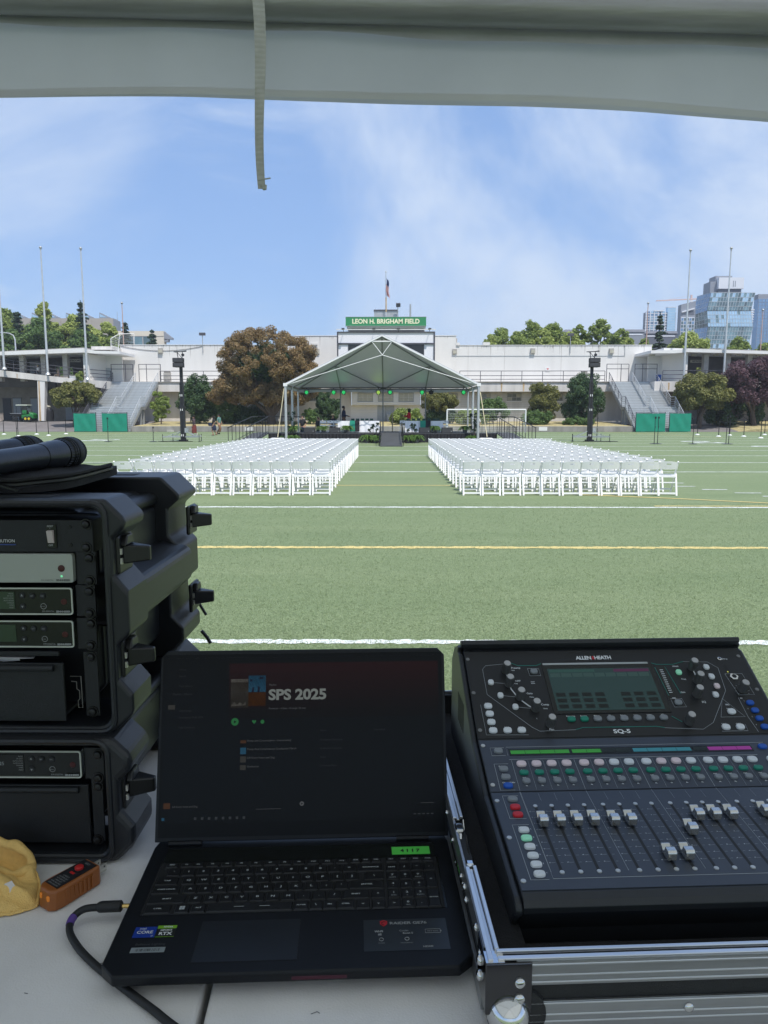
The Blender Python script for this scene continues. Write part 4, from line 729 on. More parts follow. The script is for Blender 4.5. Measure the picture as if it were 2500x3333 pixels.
# ================================================================ STAGE
mat('stage_black', (.022, .022, .025), .7, var=.15, scale=3); mat('stage_deck', (.07, .073, .078), .75, var=.15, scale=1.5); mat('skirt_black', (.020, .019, .024), .85, var=.2, scale=2); mat('black_metal', (.02, .02, .022), .4, .3, var=.1); mat('ramp_grey', (.062, .066, .07), .7, var=.1, scale=2)
mat('tent_pole', (.55, .56, .56), .4, .5, var=.05); mat('tent_pole_shaded', (.24, .25, .255), .5, .3, var=.05)  # second, darker pole: shade under the roof is put into the tube colour
mat('tent_vinyl', (.53, .535, .565), .55, var=.04, scale=.6, trans=.05); mat('tent_white', (.78, .78, .77), .5, var=.03)
stg = thing('stage', 'low black skirted stage platform under the white tent', 'stage', (-.5, 50, 0))
for i in range(9):
    for j in range(2):
        x0 = -6.1 + i * 1.256; part('deck_panel', 'stage_deck', stg, MB().bx(x0 + .004, x0 + 1.252, 48.3 + j * 2.44 + .004, 48.3 + (j + 1) * 2.44 - .004, .53, .61))
def skirt(x0, x1, y, z1, root, n=None, face=-1):
    n = n or int((x1 - x0) * 9); s = MB(); vs = []
    for i in range(n * 2 + 1):
        x = x0 + (x1 - x0) * i / (2 * n); d = .035 * math.sin(i * 1.57 + .6 * math.sin(i * .37)); vs += [(x, y + d * 1.2, .01), (x, y + d * .5, z1)]
    s.add(vs, [(2 * i, 2 * i + 2, 2 * i + 3, 2 * i + 1) for i in range(2 * n)], True); return part('skirt', 'skirt_black', root, s)
skirt(-6.1, -.58, 48.24, .56, stg); skirt(.72, 5.2, 48.24, .56, stg)
part('frame', 'stage_black', stg, MB().bx(-6.05, 5.15, 48.34, 53.1, .02, .52))
def ramp_rail(root, x, pts, h=1.05, m='black_metal', posts=6):
    top = [(x, y, z + h) for y, z in pts]; part('handrail', m, root, MB().path(top, .026, 7)); part('lower_rail', m, root, MB().path([(x, y, z + .12) for y, z in pts], .02, 6))
    a, b = pts[0], pts[-1]
    for i in range(posts + 1):
        f = i / posts; y = a[0] + (b[0] - a[0]) * f; z = a[1] + (b[1] - a[1]) * f; part('baluster', m, root, MB().tube((x, y, max(0, z - .05)), (x, y, z + h), .018, n=6))
fr = thing('front_ramp', 'grey ramp with black handrails up the front of the stage', 'ramp', (.07, 45, 0))
for i in range(3):
    y0, y1 = 42.2 + i * 2.03, 42.2 + (i + 1) * 2.03 - .03; z0, z1 = .05 + .56 * i / 3, .05 + .56 * (i + 1) / 3
    part('ramp_panel', 'ramp_grey', fr, MB().hexa([(-.57, y0, z0 - .05), (.7, y0, z0 - .05), (.7, y1, z1 - .05), (-.57, y1, z1 - .05)], [(-.57, y0, z0), (.7, y0, z0), (.7, y1, z1), (-.57, y1, z1)]))
part('side_plate', 'stage_black', fr, MB().add([(-.575, 42.2, 0), (-.575, 48.25, 0), (-.575, 48.25, .55), (-.575, 42.2, .02)], [(0, 1, 2, 3)])); part('side_plate', 'stage_black', fr, MB().add([(.705, 42.2, 0), (.705, 48.25, 0), (.705, 48.25, .55), (.705, 42.2, .02)], [(3, 2, 1, 0)]))
for x in (-.62, .75): ramp_rail(fr, x, [(42.4, .05), (48.2, .61)], h=.72, posts=4)
for sx, xa, xb, lab, lb2 in ((-1, -9.0, -7.95, 'black access ramp with railings left of the stage', 'left'), (1, 6.95, 8.05, 'black access ramp with railings right of the stage', 'right')):
    t = thing('access_ramp', lab, 'ramp', ((xa + xb) / 2, 45, 0), group='access ramps beside the stage'); part('ramp_deck', 'stage_deck', t, MB().hexa([(xa, 41, 0), (xb, 41, 0), (xb, 48.3, .55), (xa, 48.3, .55)], [(xa, 41, .05), (xb, 41, .05), (xb, 48.3, .61), (xa, 48.3, .61)]))
    for x in (xa, xb): ramp_rail(t, x, [(41.1, .05), (48.3, .61)], posts=7)
    la, lb_ = (xa, -6.12) if sx < 0 else (5.22, xb); part('landing', 'stage_deck', t, MB().bx(la, lb_, 48.31, 50.6, .53, .61)); skirt(la if sx > 0 else xb, xa if sx > 0 else lb_, 48.27, .56, t)
    part('handrail', 'black_metal', t, MB().path([(la, 50.55, 1.66), (lb_, 50.55, 1.66)], .026, 6))
    for i in range(12): xx = la + (lb_ - la) * i / 11; part('baluster', 'black_metal', t, MB().tube((xx, 50.55, .6), (xx, 50.55, 1.66), .014, n=5))
    ox = la if sx < 0 else lb_; part('handrail', 'black_metal', t, MB().path([(ox, 48.3, 1.66), (ox, 50.55, 1.66)], .026, 6))
# ---------------- tent over the stage (one hip end)
tn = thing('stage_tent', 'white frame tent with open gable front over the stage', 'tent', (-.52, 50, 0))
CXT = -.52; HW = 6.08; YF, YB = 47.0, 53.4; ZE, ZP = 3.64, 6.66; PK = (CXT, YF + .12, ZP); FL_, FR_ = (CXT - HW, YF, ZE), (CXT + HW, YF, ZE); BL_, BR_ = (CXT - HW, YB, ZE), (CXT + HW, YB, ZE)
def sag_tri(a, b, c, n=10, sag=.06, up=.05):
    s = MB(); idx = {}; vs = []; a, b, c = Vector(a), Vector(b), Vector(c)
    for i in range(n + 1):
        for j in range(n + 1 - i):
            u, v = i / n, j / n; w = 1 - u - v; p = a * w + b * u + c * v; p.z += up - sag * 27 * u * v * w * .6; idx[(i, j)] = len(vs); vs.append(p)
    fs = []
    for i in range(n):
        for j in range(n - i):
            fs.append((idx[(i, j)], idx[(i + 1, j)], idx[(i, j + 1)]))
            if i + j < n - 1: fs.append((idx[(i + 1, j)], idx[(i + 1, j + 1)], idx[(i, j + 1)]))
    s.add(vs, fs, True); return s
part('roof_panel', 'tent_vinyl', tn, sag_tri(PK, BL_, BR_)); part('roof_panel', 'tent_vinyl', tn, sag_tri(PK, FL_, BL_)); part('roof_panel', 'tent_vinyl', tn, sag_tri(PK, BR_, FR_))
for a, b in ((FL_, PK), (FR_, PK)):
    a = Vector(a); b = Vector(b); part('gable_rafter', 'tent_white', tn, MB().bar(a + Vector((0, -.02, .03)), b + Vector((0, -.14, .03)), .07, .085)); part('roof_edge', 'tent_vinyl', tn, MB().bar(a + Vector((0, .06, .11)), b + Vector((0, -.06, .11)), .10, .035))
def rod(a, b, r=.04, m='tent_pole_shaded', nm='frame_tube'): return part(nm, m, tn, MB().tube(a, b, r, n=7))
J1 = Vector(PK).lerp(Vector(BL_), .52) + Vector((0, 0, -.03)); J2 = Vector(PK).lerp(Vector(BR_), .52) + Vector((0, 0, -.03)); BM = (CXT, YB, ZE); QL = (CXT - HW / 2, YB, ZE); QR = (CXT + HW / 2, YB, ZE)
ML = (CXT - HW, (YF + YB) / 2, ZE); MR = (CXT + HW, (YF + YB) / 2, ZE)
for a, b in ((PK, BL_), (PK, BR_), (PK, BM), (J1, BM), (J2, BM), (J1, QL), (J2, QR), (J1, ML), (J2, MR), (BL_, BR_), (FL_, BL_), (FR_, BR_)): rod(Vector(a) + Vector((0, 0, -.05)), Vector(b) + Vector((0, 0, -.05)))
kp = (CXT + .02, YF, 5.5)
for a in (FL_, FR_): rod((a[0] * .97 + CXT * .03, YF, ZE + .05), kp, .022, 'tent_white', 'tie_cable')
for sx in (-1, 1): rod((CXT + sx * .62, YF, ZP - .35), kp, .022, 'tent_white', 'tie_cable')
rod((CXT - .6, YF, ZP - .33), (CXT + .6, YF, ZP - .33), .04, 'tent_white', 'collar_tie')
for p, r, m in ((FL_, .085, 'tent_pole'), (FR_, .085, 'tent_pole'), (ML, .08, 'tent_pole'), (MR, .08, 'tent_pole'), (BL_, .06, 'tent_pole'), (BR_, .06, 'tent_pole'), (QL, .04, 'tent_pole_shaded'), (BM, .045, 'tent_pole_shaded'), (QR, .04, 'tent_pole_shaded')):
    part('leg', m, tn, MB().tube((p[0], p[1], 0 if p[1] < 48 or abs(p[0] - CXT) > 5.8 else .61), (p[0], p[1], p[2]), r, n=10))
for p in (FL_, FR_): 
    sx = 1 if p[0] < 0 else -1; part('brace', 'tent_pole', tn, MB().tube((p[0], p[1], ZE - 1.1), (p[0], p[1] + .8, ZE - .06), .03, n=6)); part('corner_cap', 'tent_white', tn, MB().box((p[0], p[1] + .02, ZE + .03), (.24, .26, .2)))
v = MB(); vs = []; n = 40
for i in range(n + 1): x = BL_[0] + (BR_[0] - BL_[0]) * i / n; vs += [(x, YB + .05, ZE - .03), (x, YB + .05 + .02 * math.sin(i), ZE - .26 - .03 * math.sin(i * .8))]
v.add(vs, [(2 * i, 2 * i + 1, 2 * i + 3, 2 * i + 2) for i in range(n)], True); part('valance', 'tent_vinyl', tn, v)
for sx, xx in ((-1, FL_[0]), (1, FR_[0])):
    v = MB(); vs = []
    for i in range(21): y = YF + (YB - YF) * i / 20; vs += [(xx + sx * .04, y, ZE), (xx + sx * (.05 + .015 * math.sin(i * 1.3)), y, ZE - .22)]
    v.add(vs, [(2 * i, 2 * i + 1, 2 * i + 3, 2 * i + 2) for i in range(20)], True); part('valance', 'tent_vinyl', tn, v)
mat('strap_yellow', (.62, .55, .36), .7, var=.1)
for x, lab in ((-7.05, 'white ballast block at the left front leg of the stage tent'), (6.0, 'white ballast block at the right front leg of the stage tent')):
    t = thing('ballast_block', lab, 'ballast', (x, 46.3, 0), group='tent ballast blocks'); part('block', 'tent_white', t, MB().bx(x - .4, x + .4, 45.9, 46.6, 0, .36), bevel=.05); part('lifting_ring', 'black_metal', t, MB().tube((x - .08, 46.25, .36), (x - .08, 46.25, .46), .02).tube((x + .08, 46.25, .36), (x + .08, 46.25, .46), .02)); part('strap', 'strap_yellow', t, MB().bar((x + (.02 if x < 0 else .05), 46.25, .4), (FL_[0] - .08 if x < 0 else FR_[0] + .1, 46.95, 3.45 if x < 0 else 3.2), .05, .012))
# ---------------- par cans
PX = (-5.94, -4.02, -3.31, -.84, -.01, 2.26, 2.9, 5.2)
for i, x in enumerate(PX):
    lab = 'black stage light %s on the tent truss' % ('showing green at the left end', 'showing green above the hatted man', 'showing green, third from the left', 'showing yellow green left of the centre leg', 'showing green right of the centre leg', 'showing green right of the service door', 'turned off, second from the right', 'showing green at the right end')[i]
    t = thing('stage_light', lab, 'stage light', (x, 53.1, 3.35), group='stage lights on the tent truss', local=True); on = i != 6
    tilt = Matrix.Rotation(R(78), 3, 'X') @ Matrix.Rotation(R(0), 3, 'Y')
    part('can', 'black_metal', t, MB().lathe([(.02, -.2), (.12, -.19), (.15, -.02), (.16, .14), (.15, .15)], (0, 0, -.02), 14, M=tilt)); gcol = (.05, 1.0, .25) if i != 3 else (.6, 1.0, .12)
    part('lens', mat('lens_%d' % (0 if not on else (2 if i == 3 else 1)), (.02, .12, .05) if on else (.02, .02, .02), .2, emit=gcol if on else None, es=.42), t, MB().lathe([(.125, .153), (.02, .157)], (0, 0, -.02), 14, M=tilt))
    part('yoke', 'black_metal', t, MB().path([(-.17, 0, 0), (-.17, 0, .18), (0, 0, .24), (.17, 0, .18), (.17, 0, 0)], .012, 5)); part('clamp', 'black_metal', t, MB().bx(-.03, .03, -.03, .03, .23, .32))
    if on:
        ld = bpy.data.lights.new('stage_glow', 'SPOT'); lo = bpy.data.objects.new('stage_glow', ld); COL.objects.link(lo); lo.parent = t; lo.location = (0, -.10, -.25); ld.energy = (17 if i == 3 else (8 if i in (1, 2, 5) else 3)); ld.color = gcol; ld.spot_size = R(62); ld.spot_blend = .9; ld.shadow_soft_size = .08; lo.rotation_euler = (R(180 + 40), 0, 0)
tr = thing('lighting_bar', 'thin black lighting bar under the rear eave of the stage tent', 'truss', (-.5, 53.1, 3.62)); part('bar', 'black_metal', tr, MB().tube((-6.3, 53.1, 3.68), (5.3, 53.1, 3.68), .03)); part('cable', 'black_metal', tr, MB().path([(-6.3 + i * .5, 53.08, 3.62 - .03 * (i % 2)) for i in range(24)], .012, 5))
# ---------------- tables, cloths, runners, boxes
mat('cloth_white', (.82, .82, .84), .8, var=.03); mat('runner_green', (.02, .30, .20), .7); mat('runner_black', (.025, .022, .027), .7); mat('folder_green', (.02, .06, .045), .6)
def stage_table(x0, x1, g0, g1, k1, side, y0=49.2):
    t = thing('stage_table', 'table under a white cloth on the %s half of the stage' % side, 'table', ((x0 + x1) / 2, y0 + .4, .61), group='tables on the stage'); part('table_top', 'black_metal', t, MB().bx(x0 + .04, x1 - .04, y0 + .04, y0 + .72, 1.33, 1.36))
    for lx in (x0 + .1, x1 - .1):
        for ly in (y0 + .1, y0 + .66): part('leg', 'black_metal', t, MB().tube((lx, ly, .61), (lx, ly, 1.33), .02, n=6))
    c = MB(); n = 46; vs = []
    for i in range(n + 1):
        u = i / n; x = x0 + (x1 - x0) * u; d = .03 * math.sin(i * .9) * math.sin(i * .23 + 1); vs += [(x, y0 + .76, .75), (x, y0 + .76, 1.38), (x, y0, 1.385), (x + .02 * math.sin(i), y0 - .03 + d, 1.0), (x + .03 * math.sin(i * .7), y0 - .05 + 1.7 * d, .64)]
    c.add(vs, [(5 * i + j, 5 * i + j + 1, 5 * i + 5 + j + 1, 5 * i + 5 + j) for i in range(n) for j in range(4)], True); cl = c.build('tablecloth', MATS['cloth_white'], None, origin=((x0 + x1) / 2, y0 + .4, 1.38)); tag(cl, 'white cloth draped over the %s stage table' % side, 'tablecloth', 'white cloths on the stage tables')
    for a, b, m, cn in ((g0, g1, 'runner_green', 'green'), (g1, k1, 'runner_black', 'black')):
        o = MB().bx(a, b, y0 - .125, y0 - .115, .70, 1.395).bx(a, b, y0 - .125, y0 + .7, 1.395, 1.402).build('runner', MATS[m], None, origin=((a + b) / 2, y0, 1.39)); tag(o, '%s runner hanging down the front of the %s stage table' % (cn, side), 'runner')
stage_table(-3.47, -.72, -2.66, -2.33, -2.03, 'left'); stage_table(1.0, 3.5, 1.98, 2.34, 2.67, 'right')
for k, (x, tbl) in enumerate([(-2.50, 'left'), (-2.18, 'left'), (-1.86, 'left'), (-1.56, 'left'), (-1.25, 'left'), (1.2, 'right'), (1.55, 'right'), (1.9, 'right'), (2.25, 'right'), (2.6, 'right'), (2.95, 'right'), (3.2, 'right')]):
    kk = k if k < 5 else k - 5; o = MB().bx(x - .11, x + .11, 49.62, 49.74, 1.405, 1.54).build('box', MATS['folder_green'], None, origin=(x, 49.68, 1.405), bevel=.006); tag(o, 'dark green box on the %s stage table, %s from the left' % (tbl, ORD[kk]), 'box', 'dark green boxes on the stage tables')
def wedge(x, lab, y=48.62, rz=0):
    t = thing('monitor_speaker', lab, 'speaker', (x, y, .61), rz, 'stage monitor wedges', local=True); prof = [(-.22, 0), (.22, 0), (.22, .12), (-.08, .36), (-.22, .36)]
    part('cabinet', 'stage_black', t, MB().prism(prof, lambda u, v: (-.36, u, v), lambda u, v: (.36, u, v)), bevel=.012); part('grille', mat('grille', (.05, .05, .055), .5, var=.3, scale=60), t, MB().bx(-.33, .33, -.232, -.222, .03, .33)); part('badge', 'tent_pole', t, MB().bx(.24, .28, -.24, -.232, .1, .14))
wedge(-5.29, 'black monitor speaker at the left end of the stage front'); wedge(-3.62, 'black monitor speaker in front of the left stage table'); wedge(2.24, 'black monitor speaker in front of the right stage table'); wedge(3.72, 'black monitor speaker at the right end of the stage front')
SCH = [(-4.55, 50.2, 'left one of the pair of white folding chairs beside the left stage table'), (-4.05, 50.2, 'middle white folding chair beside the left stage table'), (-3.62, 50.25, 'right white folding chair half behind the left stage table'), (.86, 50.2, 'white folding chair at the left end of the right stage table'), (3.72, 50.2, 'white folding chair at the right end of the right stage table')]
for x, y, lab in SCH:
    t = thing('folding_chair', lab, 'chair', (x, y, .61), R(180) + rnd.uniform(-.1, .1), 'white folding chairs on the stage', local=True)
    for k, (nm, me) in CM.items(): inst(nm, me, t, (0, 0, 0))
# ---------------- plants
mat('pot', (.10, .10, .105), .6); G_fern = leafmat('leaf_fern', [(.07, .15, .035), (.14, .26, .06), (.24, .38, .10)]); G_drac = leafmat('leaf_dracaena', [(.016, .036, .022), (.03, .06, .034), (.05, .09, .045)], .1)
def fern_me(seed, R_=.5, H_=.5, n=46):
    r_ = random.Random(seed); s = MB()
    for k in range(n):
        a = r_.uniform(0, 6.28); L = R_ * r_.uniform(.7, 1.15); hh = H_ * r_.uniform(.5, 1.1); pts = []
        for i in range(7): f = i / 6; pts.append(Vector((math.cos(a) * L * f, math.sin(a) * L * f, hh * 1.6 * f * (1.25 - f) - .12 * f * f)))
        side = Vector((-math.sin(a), math.cos(a), 0))
        for i in range(1, 7):
            w = .10 * math.sin(min(1, i / 6 + .08) * math.pi) + .02; p = pts[i]; q = pts[i - 1]
            for sg_ in (-1, 1): s.add([q, p, p + side * sg_ * w + Vector((0, 0, -.03)) + (p - q) * .4], [(0, 1, 2)]); s.add([q.lerp(p, .5), p, q.lerp(p, .5) + side * sg_ * w * .9 + (p - q) * .5], [(0, 1, 2)])
    return s
FERN = [fern_me(s).mesh('fronds') for s in (1, 2, 3)]
for m_ in FERN: m_.materials.append(G_fern)
POT = MB().lathe([(.13, 0), (.17, .2), (.18, .22), (.15, .22), (.02, .2)], n=12).mesh('pot'); POT.materials.append(MATS['pot'])
for i, (x, y, z, s_, lab) in enumerate(((-6.25, 48.0, .61, 1.05, 'fern on the left corner of the stage'), (-4.38, 48.75, .61, .95, 'fern between the two left monitor speakers'), (-2.86, 48.75, .61, 1.0, 'fern in front of the left table runners'), (2.93, 48.75, .61, 1.0, 'fern between the two right monitor speakers'), (4.9, 48.6, .61, .95, 'fern at the right end of the stage'), (-1.45, 47.4, 0, 1.15, 'fern on the turf left of the front ramp, outer one'), (-.88, 47.2, 0, 1.05, 'fern on the turf left of the front ramp, inner one'), (1.1, 47.2, 0, 1.05, 'fern on the turf right of the front ramp, inner one'), (1.68, 47.4, 0, 1.15, 'fern on the turf right of the front ramp, outer one'), (-6.3, 47.4, 0, 1.1, 'fern on the turf below the left stage corner'), (-6.75, 47.6, 0, .9, 'fern on the turf outside the left tent leg'), (5.25, 47.4, 0, 1.0, 'fern on the turf below the right stage corner'))):
    t = thing('fern', lab, 'plant', (x, y, z), i * 1.3, 'potted ferns around the stage', local=True); inst('fronds', FERN[i % 3], t, (0, 0, .18), scale=(s_, s_, s_)); inst('pot', POT, t, (0, 0, 0))
def dracaena(x, y, z, heads, lab):
    t = thing('dracaena', lab, 'plant', (x, y, z), 0, 'tall dark potted plants by the stage', local=True); r_ = random.Random(int(abs(x) * 100)); lf = MB(); st = MB()
    for hx, hy, hz, hr in heads:
        st.path([(hx * .2, hy * .2, .15), (hx * .7, hy * .7, hz * .6), (hx, hy, hz)], .015, 5)
        for k in range(34):
            d = Vector((r_.gauss(0, 1), r_.gauss(0, 1), r_.gauss(.35, .8))).normalized(); sd = d.cross(Vector((r_.gauss(0, 1), r_.gauss(0, 1), 1))).normalized() * .028; c = Vector((hx, hy, hz)); L = hr * r_.uniform(.7, 1.1); lf.add([c + sd * .4, c + d * L * .5 + sd, c + d * L - Vector((0, 0, .04)), c + d * L * .5 - sd, c - sd * .4], [(0, 1, 2, 3, 4)])
    part('leaves', G_drac, t, lf); part('stems', 'bark', t, st); inst('pot', POT, t, (0, 0, 0))
dracaena(-1.12, 47.7, 0, [(-.22, 0, .78, .2), (.05, .05, 1.1, .2), (.28, 0, .85, .2), (.3, .1, 1.2, .18), (-.05, -.1, .95, .18)], 'dark leaved plant left of the front ramp'); dracaena(1.4, 47.7, 0, [(-.22, 0, .8, .2), (-.02, .05, 1.15, .2), (.26, 0, .82, .2), (.2, .1, 1.1, .18), (.05, -.1, .95, .18)], 'dark leaved plant right of the front ramp')
dracaena(-6.45, 47.75, 0, [(-.2, 0, 1.0, .26), (.1, 0, 1.5, .26), (.3, 0, 1.2, .24), (-.15, .1, 1.85, .26), (.25, 0, 1.9, .24), (0, 0, .8, .24)], 'tall dark leaved plant at the left tent leg'); dracaena(5.4, 47.75, 0, [(-.25, 0, 1.0, .24), (.05, 0, 1.4, .25), (.15, 0, 1.85, .26), (-.2, .1, 1.75, .22), (.1, 0, 1.1, .24), (0, 0, .8, .24)], 'tall dark leaved plant at the right tent leg')
wp_ = thing('wooden_post', 'thin pale wooden post standing behind the stage ramp', 'post', (.16, 54.2, 0)); part('stake', mat('pale_wood', (.45, .35, .22), .8, var=.2, scale=8), wp_, MB().bx(.12, .2, 54.16, 54.24, 0, 1.95)); part('cap', 'tent_pole', wp_, MB().bx(.11, .21, 54.15, 54.25, 1.952, 1.98))
# ---------------- soccer goals
sgm = thing('soccer_goal', 'white framed soccer goal with net right of the stage', 'goal', (9.3, 72, 0))
part('crossbar', 'tent_white', sgm, MB().tube((5.5, 72, 2.24), (13.1, 72, 2.24), .065)); 
for x in (5.5, 13.1): part('post', 'tent_white', sgm, MB().tube((x, 72, 0), (x, 72, 2.24), .065)); part('back_stay', 'tent_white', sgm, MB().tube((x, 72, 2.2), (x, 73.8, .05), .03, n=6))
nt_ = MB()
for i in range(39): x = 5.5 + i * .2; nt_.tube((x, 72.02, 2.22), (x, 73.8, .05), .005, n=3)
for j in range(14): f = j / 13; nt_.tube((5.5, 72 + 1.8 * f, 2.22 - 2.17 * f), (13.1, 72 + 1.8 * f, 2.22 - 2.17 * f), .005, n=3)
part('net', 'tent_white', sgm, nt_)
# ---------------- speaker towers
mat('tower_black', (.028, .029, .033), .5, .2, var=.15, scale=3)
def speaker_tower(x, y, lab, s):
    t = thing('speaker_tower', lab, 'speaker tower', (x, y, 0), 0, 'speaker towers beside the stage', local=True)
    part('mast', 'tower_black', t, MB().bx(-.15, .15, -.15, .15, .12, 2.35).bx(-.17, .17, -.17, .17, 2.2, 2.36)); part('upper_mast', 'tower_black', t, MB().bx(-.115, .115, -.115, .115, 2.36, 3.9)); part('top_mast', 'tower_black', t, MB().bx(-.09, .09, -.09, .09, 3.9, 4.95)); part('groove', mat('groove_black', (.008, .008, .009), .6), t, MB().bx(-.03, .03, -.156, -.151, .15, 2.2).bx(-.025, .025, -.121, -.116, 2.4, 3.9))
    for z in (.35, 2.05, 3.0): part('reflector', 'tent_white', t, MB().bx(-.1, -.06, -.175, -.172 + .02, z, z + .14)); part('reflector', 'tent_white', t, MB().bx(.02, .06, -.175, -.172 + .02, z, z + .14))
    for k in range(2):
        z0 = 4.9 + k * .31; c = part('speaker', 'stage_black', t, MB().prism([(-.36, z0 + .01), (.36, z0 + .01), (.36, z0 + .3), (-.36, z0 + .3)], lambda u, v: (u + .08 * s, -.42, v), lambda u, v: (u * .8 + .08 * s, .12, v)), bevel=.015); part('grille', mat('grille', (.05, .05, .055)), c, MB().bx(-.33 + .08 * s, .33 + .08 * s, -.432, -.422, z0 + .04, z0 + .27))
    part('fly_bar', 'tower_black', t, MB().bar((-.42, -.1, 5.92), (.42, -.1, 5.95), .05).bar((-.3, -.2, 5.88), (.42, -.05, 6.0), .035).bar((-.14, -.1, 5.52), (-.2, -.1, 5.92), .04).bar((.12, -.1, 5.52), (.16, -.1, 5.92), .04).bar((-.2, -.1, 5.9), (.1, -.1, 5.55), .03))
    part('pulley', 'tower_black', t, MB().lathe([(.02, -.03), (.1, -.03), (.1, .03), (.02, .03)], (.18, -.1, 5.72), 12, M=Matrix.Rotation(R(90), 3, 'X')))
    for i, (dx, dy) in enumerate(((-1.25, -.5), (1.2, -.55), (-.95, .8), (1.0, .8))):
        o = part('outrigger', 'galvanised', t, MB().bar((dx * .1, dy * .1, .32), (dx, dy, .34), .08, .09)); part('foot', 'black_metal', o, MB().tube((dx, dy, 0), (dx, dy, .5), .022, n=6).lathe([(.1, 0), (.1, .02)], (dx, dy, .0), 10)); part('brace', 'galvanised', o, MB().bar((dx * .12, dy * .12, .7), (dx * .75, dy * .75, .38), .035))
    part('winch', 'galvanised', t, MB().box((.26, -.1, .75), (.22, .2, .3)).tube((.3, -.25, .8), (.42, -.4, .95), .015)); part('base_block', 'black_metal', t, MB().box((0, 0, .07), (.5, .5, .13)))
    cb_ = MB(); cb_.path([(math.cos(a * .5) * (.5 + .03 * a) + .5 * s, -.5 + math.sin(a * .5) * .25, .03) for a in range(30)], .018, 5); part('cable_coil', 'black_metal', t, cb_)
speaker_tower(-13.93, 49.8, 'black speaker tower with two line array boxes left of the stage', -1); speaker_tower(13.42, 50.0, 'black speaker tower with two line array boxes right of the stage', 1)
def thin_stand(x, y, h, lab, kind='stand', base=.26, clip=True, grp='thin black stands on the field'):
    t = thing('microphone_stand', lab, 'stand', (x, y, 0), 0, grp, local=True); part('pole', 'black_metal', t, MB().path([(0, 0, .02), (.01, 0, h * .6), (0, 0, h)], [.022, .02, .016], 6)); part('base', 'black_metal', t, MB().lathe([(base, 0), (base, .02), (.04, .05)], (0, 0, 0), 14))
    if clip: part('clip', 'black_metal', t, MB().box((.02, 0, h), (.09, .05, .12)).tube((0, 0, h * .62), (.06, 0, h * .66), .02))
    return t
for x, y, h, lab in ((-18.8, 49.2, 1.55, 'thin black stand in front of the left green panels'), (-24.9, 49.2, 1.4, 'thin black stand at far left, right one of two'), (-25.9, 48.2, 1.35, 'thin black stand at far left, left one of two'), (16.36, 46.0, 1.62, 'left one of two thin black stands in front of the right green panels'), (16.56, 46.0, 1.62, 'right one of two thin black stands in front of the right green panels'), (18.66, 45.8, 1.6, 'single thin black stand right of the right green panels'), (20.7, 45.8, 1.62, 'left one of two thin black stands in front of the asphalt path'), (20.86, 45.8, 1.7, 'right one of two thin black stands in front of the asphalt path'), (-15.85, 49.4, .95, 'short black stand left of the left speaker tower'), (14.0, 50.3, 2.4, 'tall black stand with a cross bar beside the right speaker tower')): thin_stand(x, y, h, lab)
def stanchion(x, y, lab): 
    t = thing('stanchion', lab, 'stanchion', (x, y, 0), 0, 'belt stanchions at the field edge', local=True); part('post', 'black_metal', t, MB().tube((0, 0, .05), (0, 0, 1.2), .03, n=7)); part('base', 'tent_white', t, MB().lathe([(.19, 0), (.17, .05), (.04, .1)], (0, 0, 0), 14)); part('head', 'black_metal', t, MB().tube((0, 0, 1.2), (0, 0, 1.3), .04, n=8)); return (x, y)
SL_ = [stanchion(x, y, lab) for x, y, lab in ((-34.8, 66.5, 'stanchion at the far left edge of the field'), (-31.84, 66.5, 'stanchion, second from left on the left field edge'), (-30.8, 61.1, 'nearest stanchion on the left field edge'), (-29.1, 62.9, 'stanchion, third from left on the left field edge'), (-29.8, 67.9, 'stanchion nearest the left green panels'))]
SR_ = [stanchion(x, y, lab) for x, y, lab in ((27.1, 65.6, 'stanchion nearest the right green panels'), (26.85, 60.8, 'stanchion below the dark shrub mass at right'), (29.3, 64.2, 'stanchion behind the pair of thin stands at right'), (28.9, 60.8, 'stanchion below the plum tree'), (28.4, 57.0, 'nearest stanchion at the right edge'), (33.0, 65.6, 'farthest stanchion at the right edge'))]
for a, b, lab in ((SL_[0], SL_[1], 'black belt between the two leftmost stanchions'), (SL_[2], SL_[3], 'black belt between the near left stanchions'), (SL_[1], SL_[4], 'black belt running toward the left green panels'), (SR_[1], SR_[3], 'black belt between the stanchions below the plum tree')):
    n = 8; s = MB(); 
    for i in range(n): p = Vector((*a, 1.22)).lerp(Vector((*b, 1.22)), i / n); q = Vector((*a, 1.22)).lerp(Vector((*b, 1.22)), (i + 1) / n); dz = lambda f: Vector((0, 0, -.05 * math.sin(f * math.pi))); s.bar(p + dz(i / n), q + dz((i + 1) / n), .006, .05)
    tag(s.build('belt', MATS['black_metal'], None, origin=(*a, 1.2)), lab, 'belt')
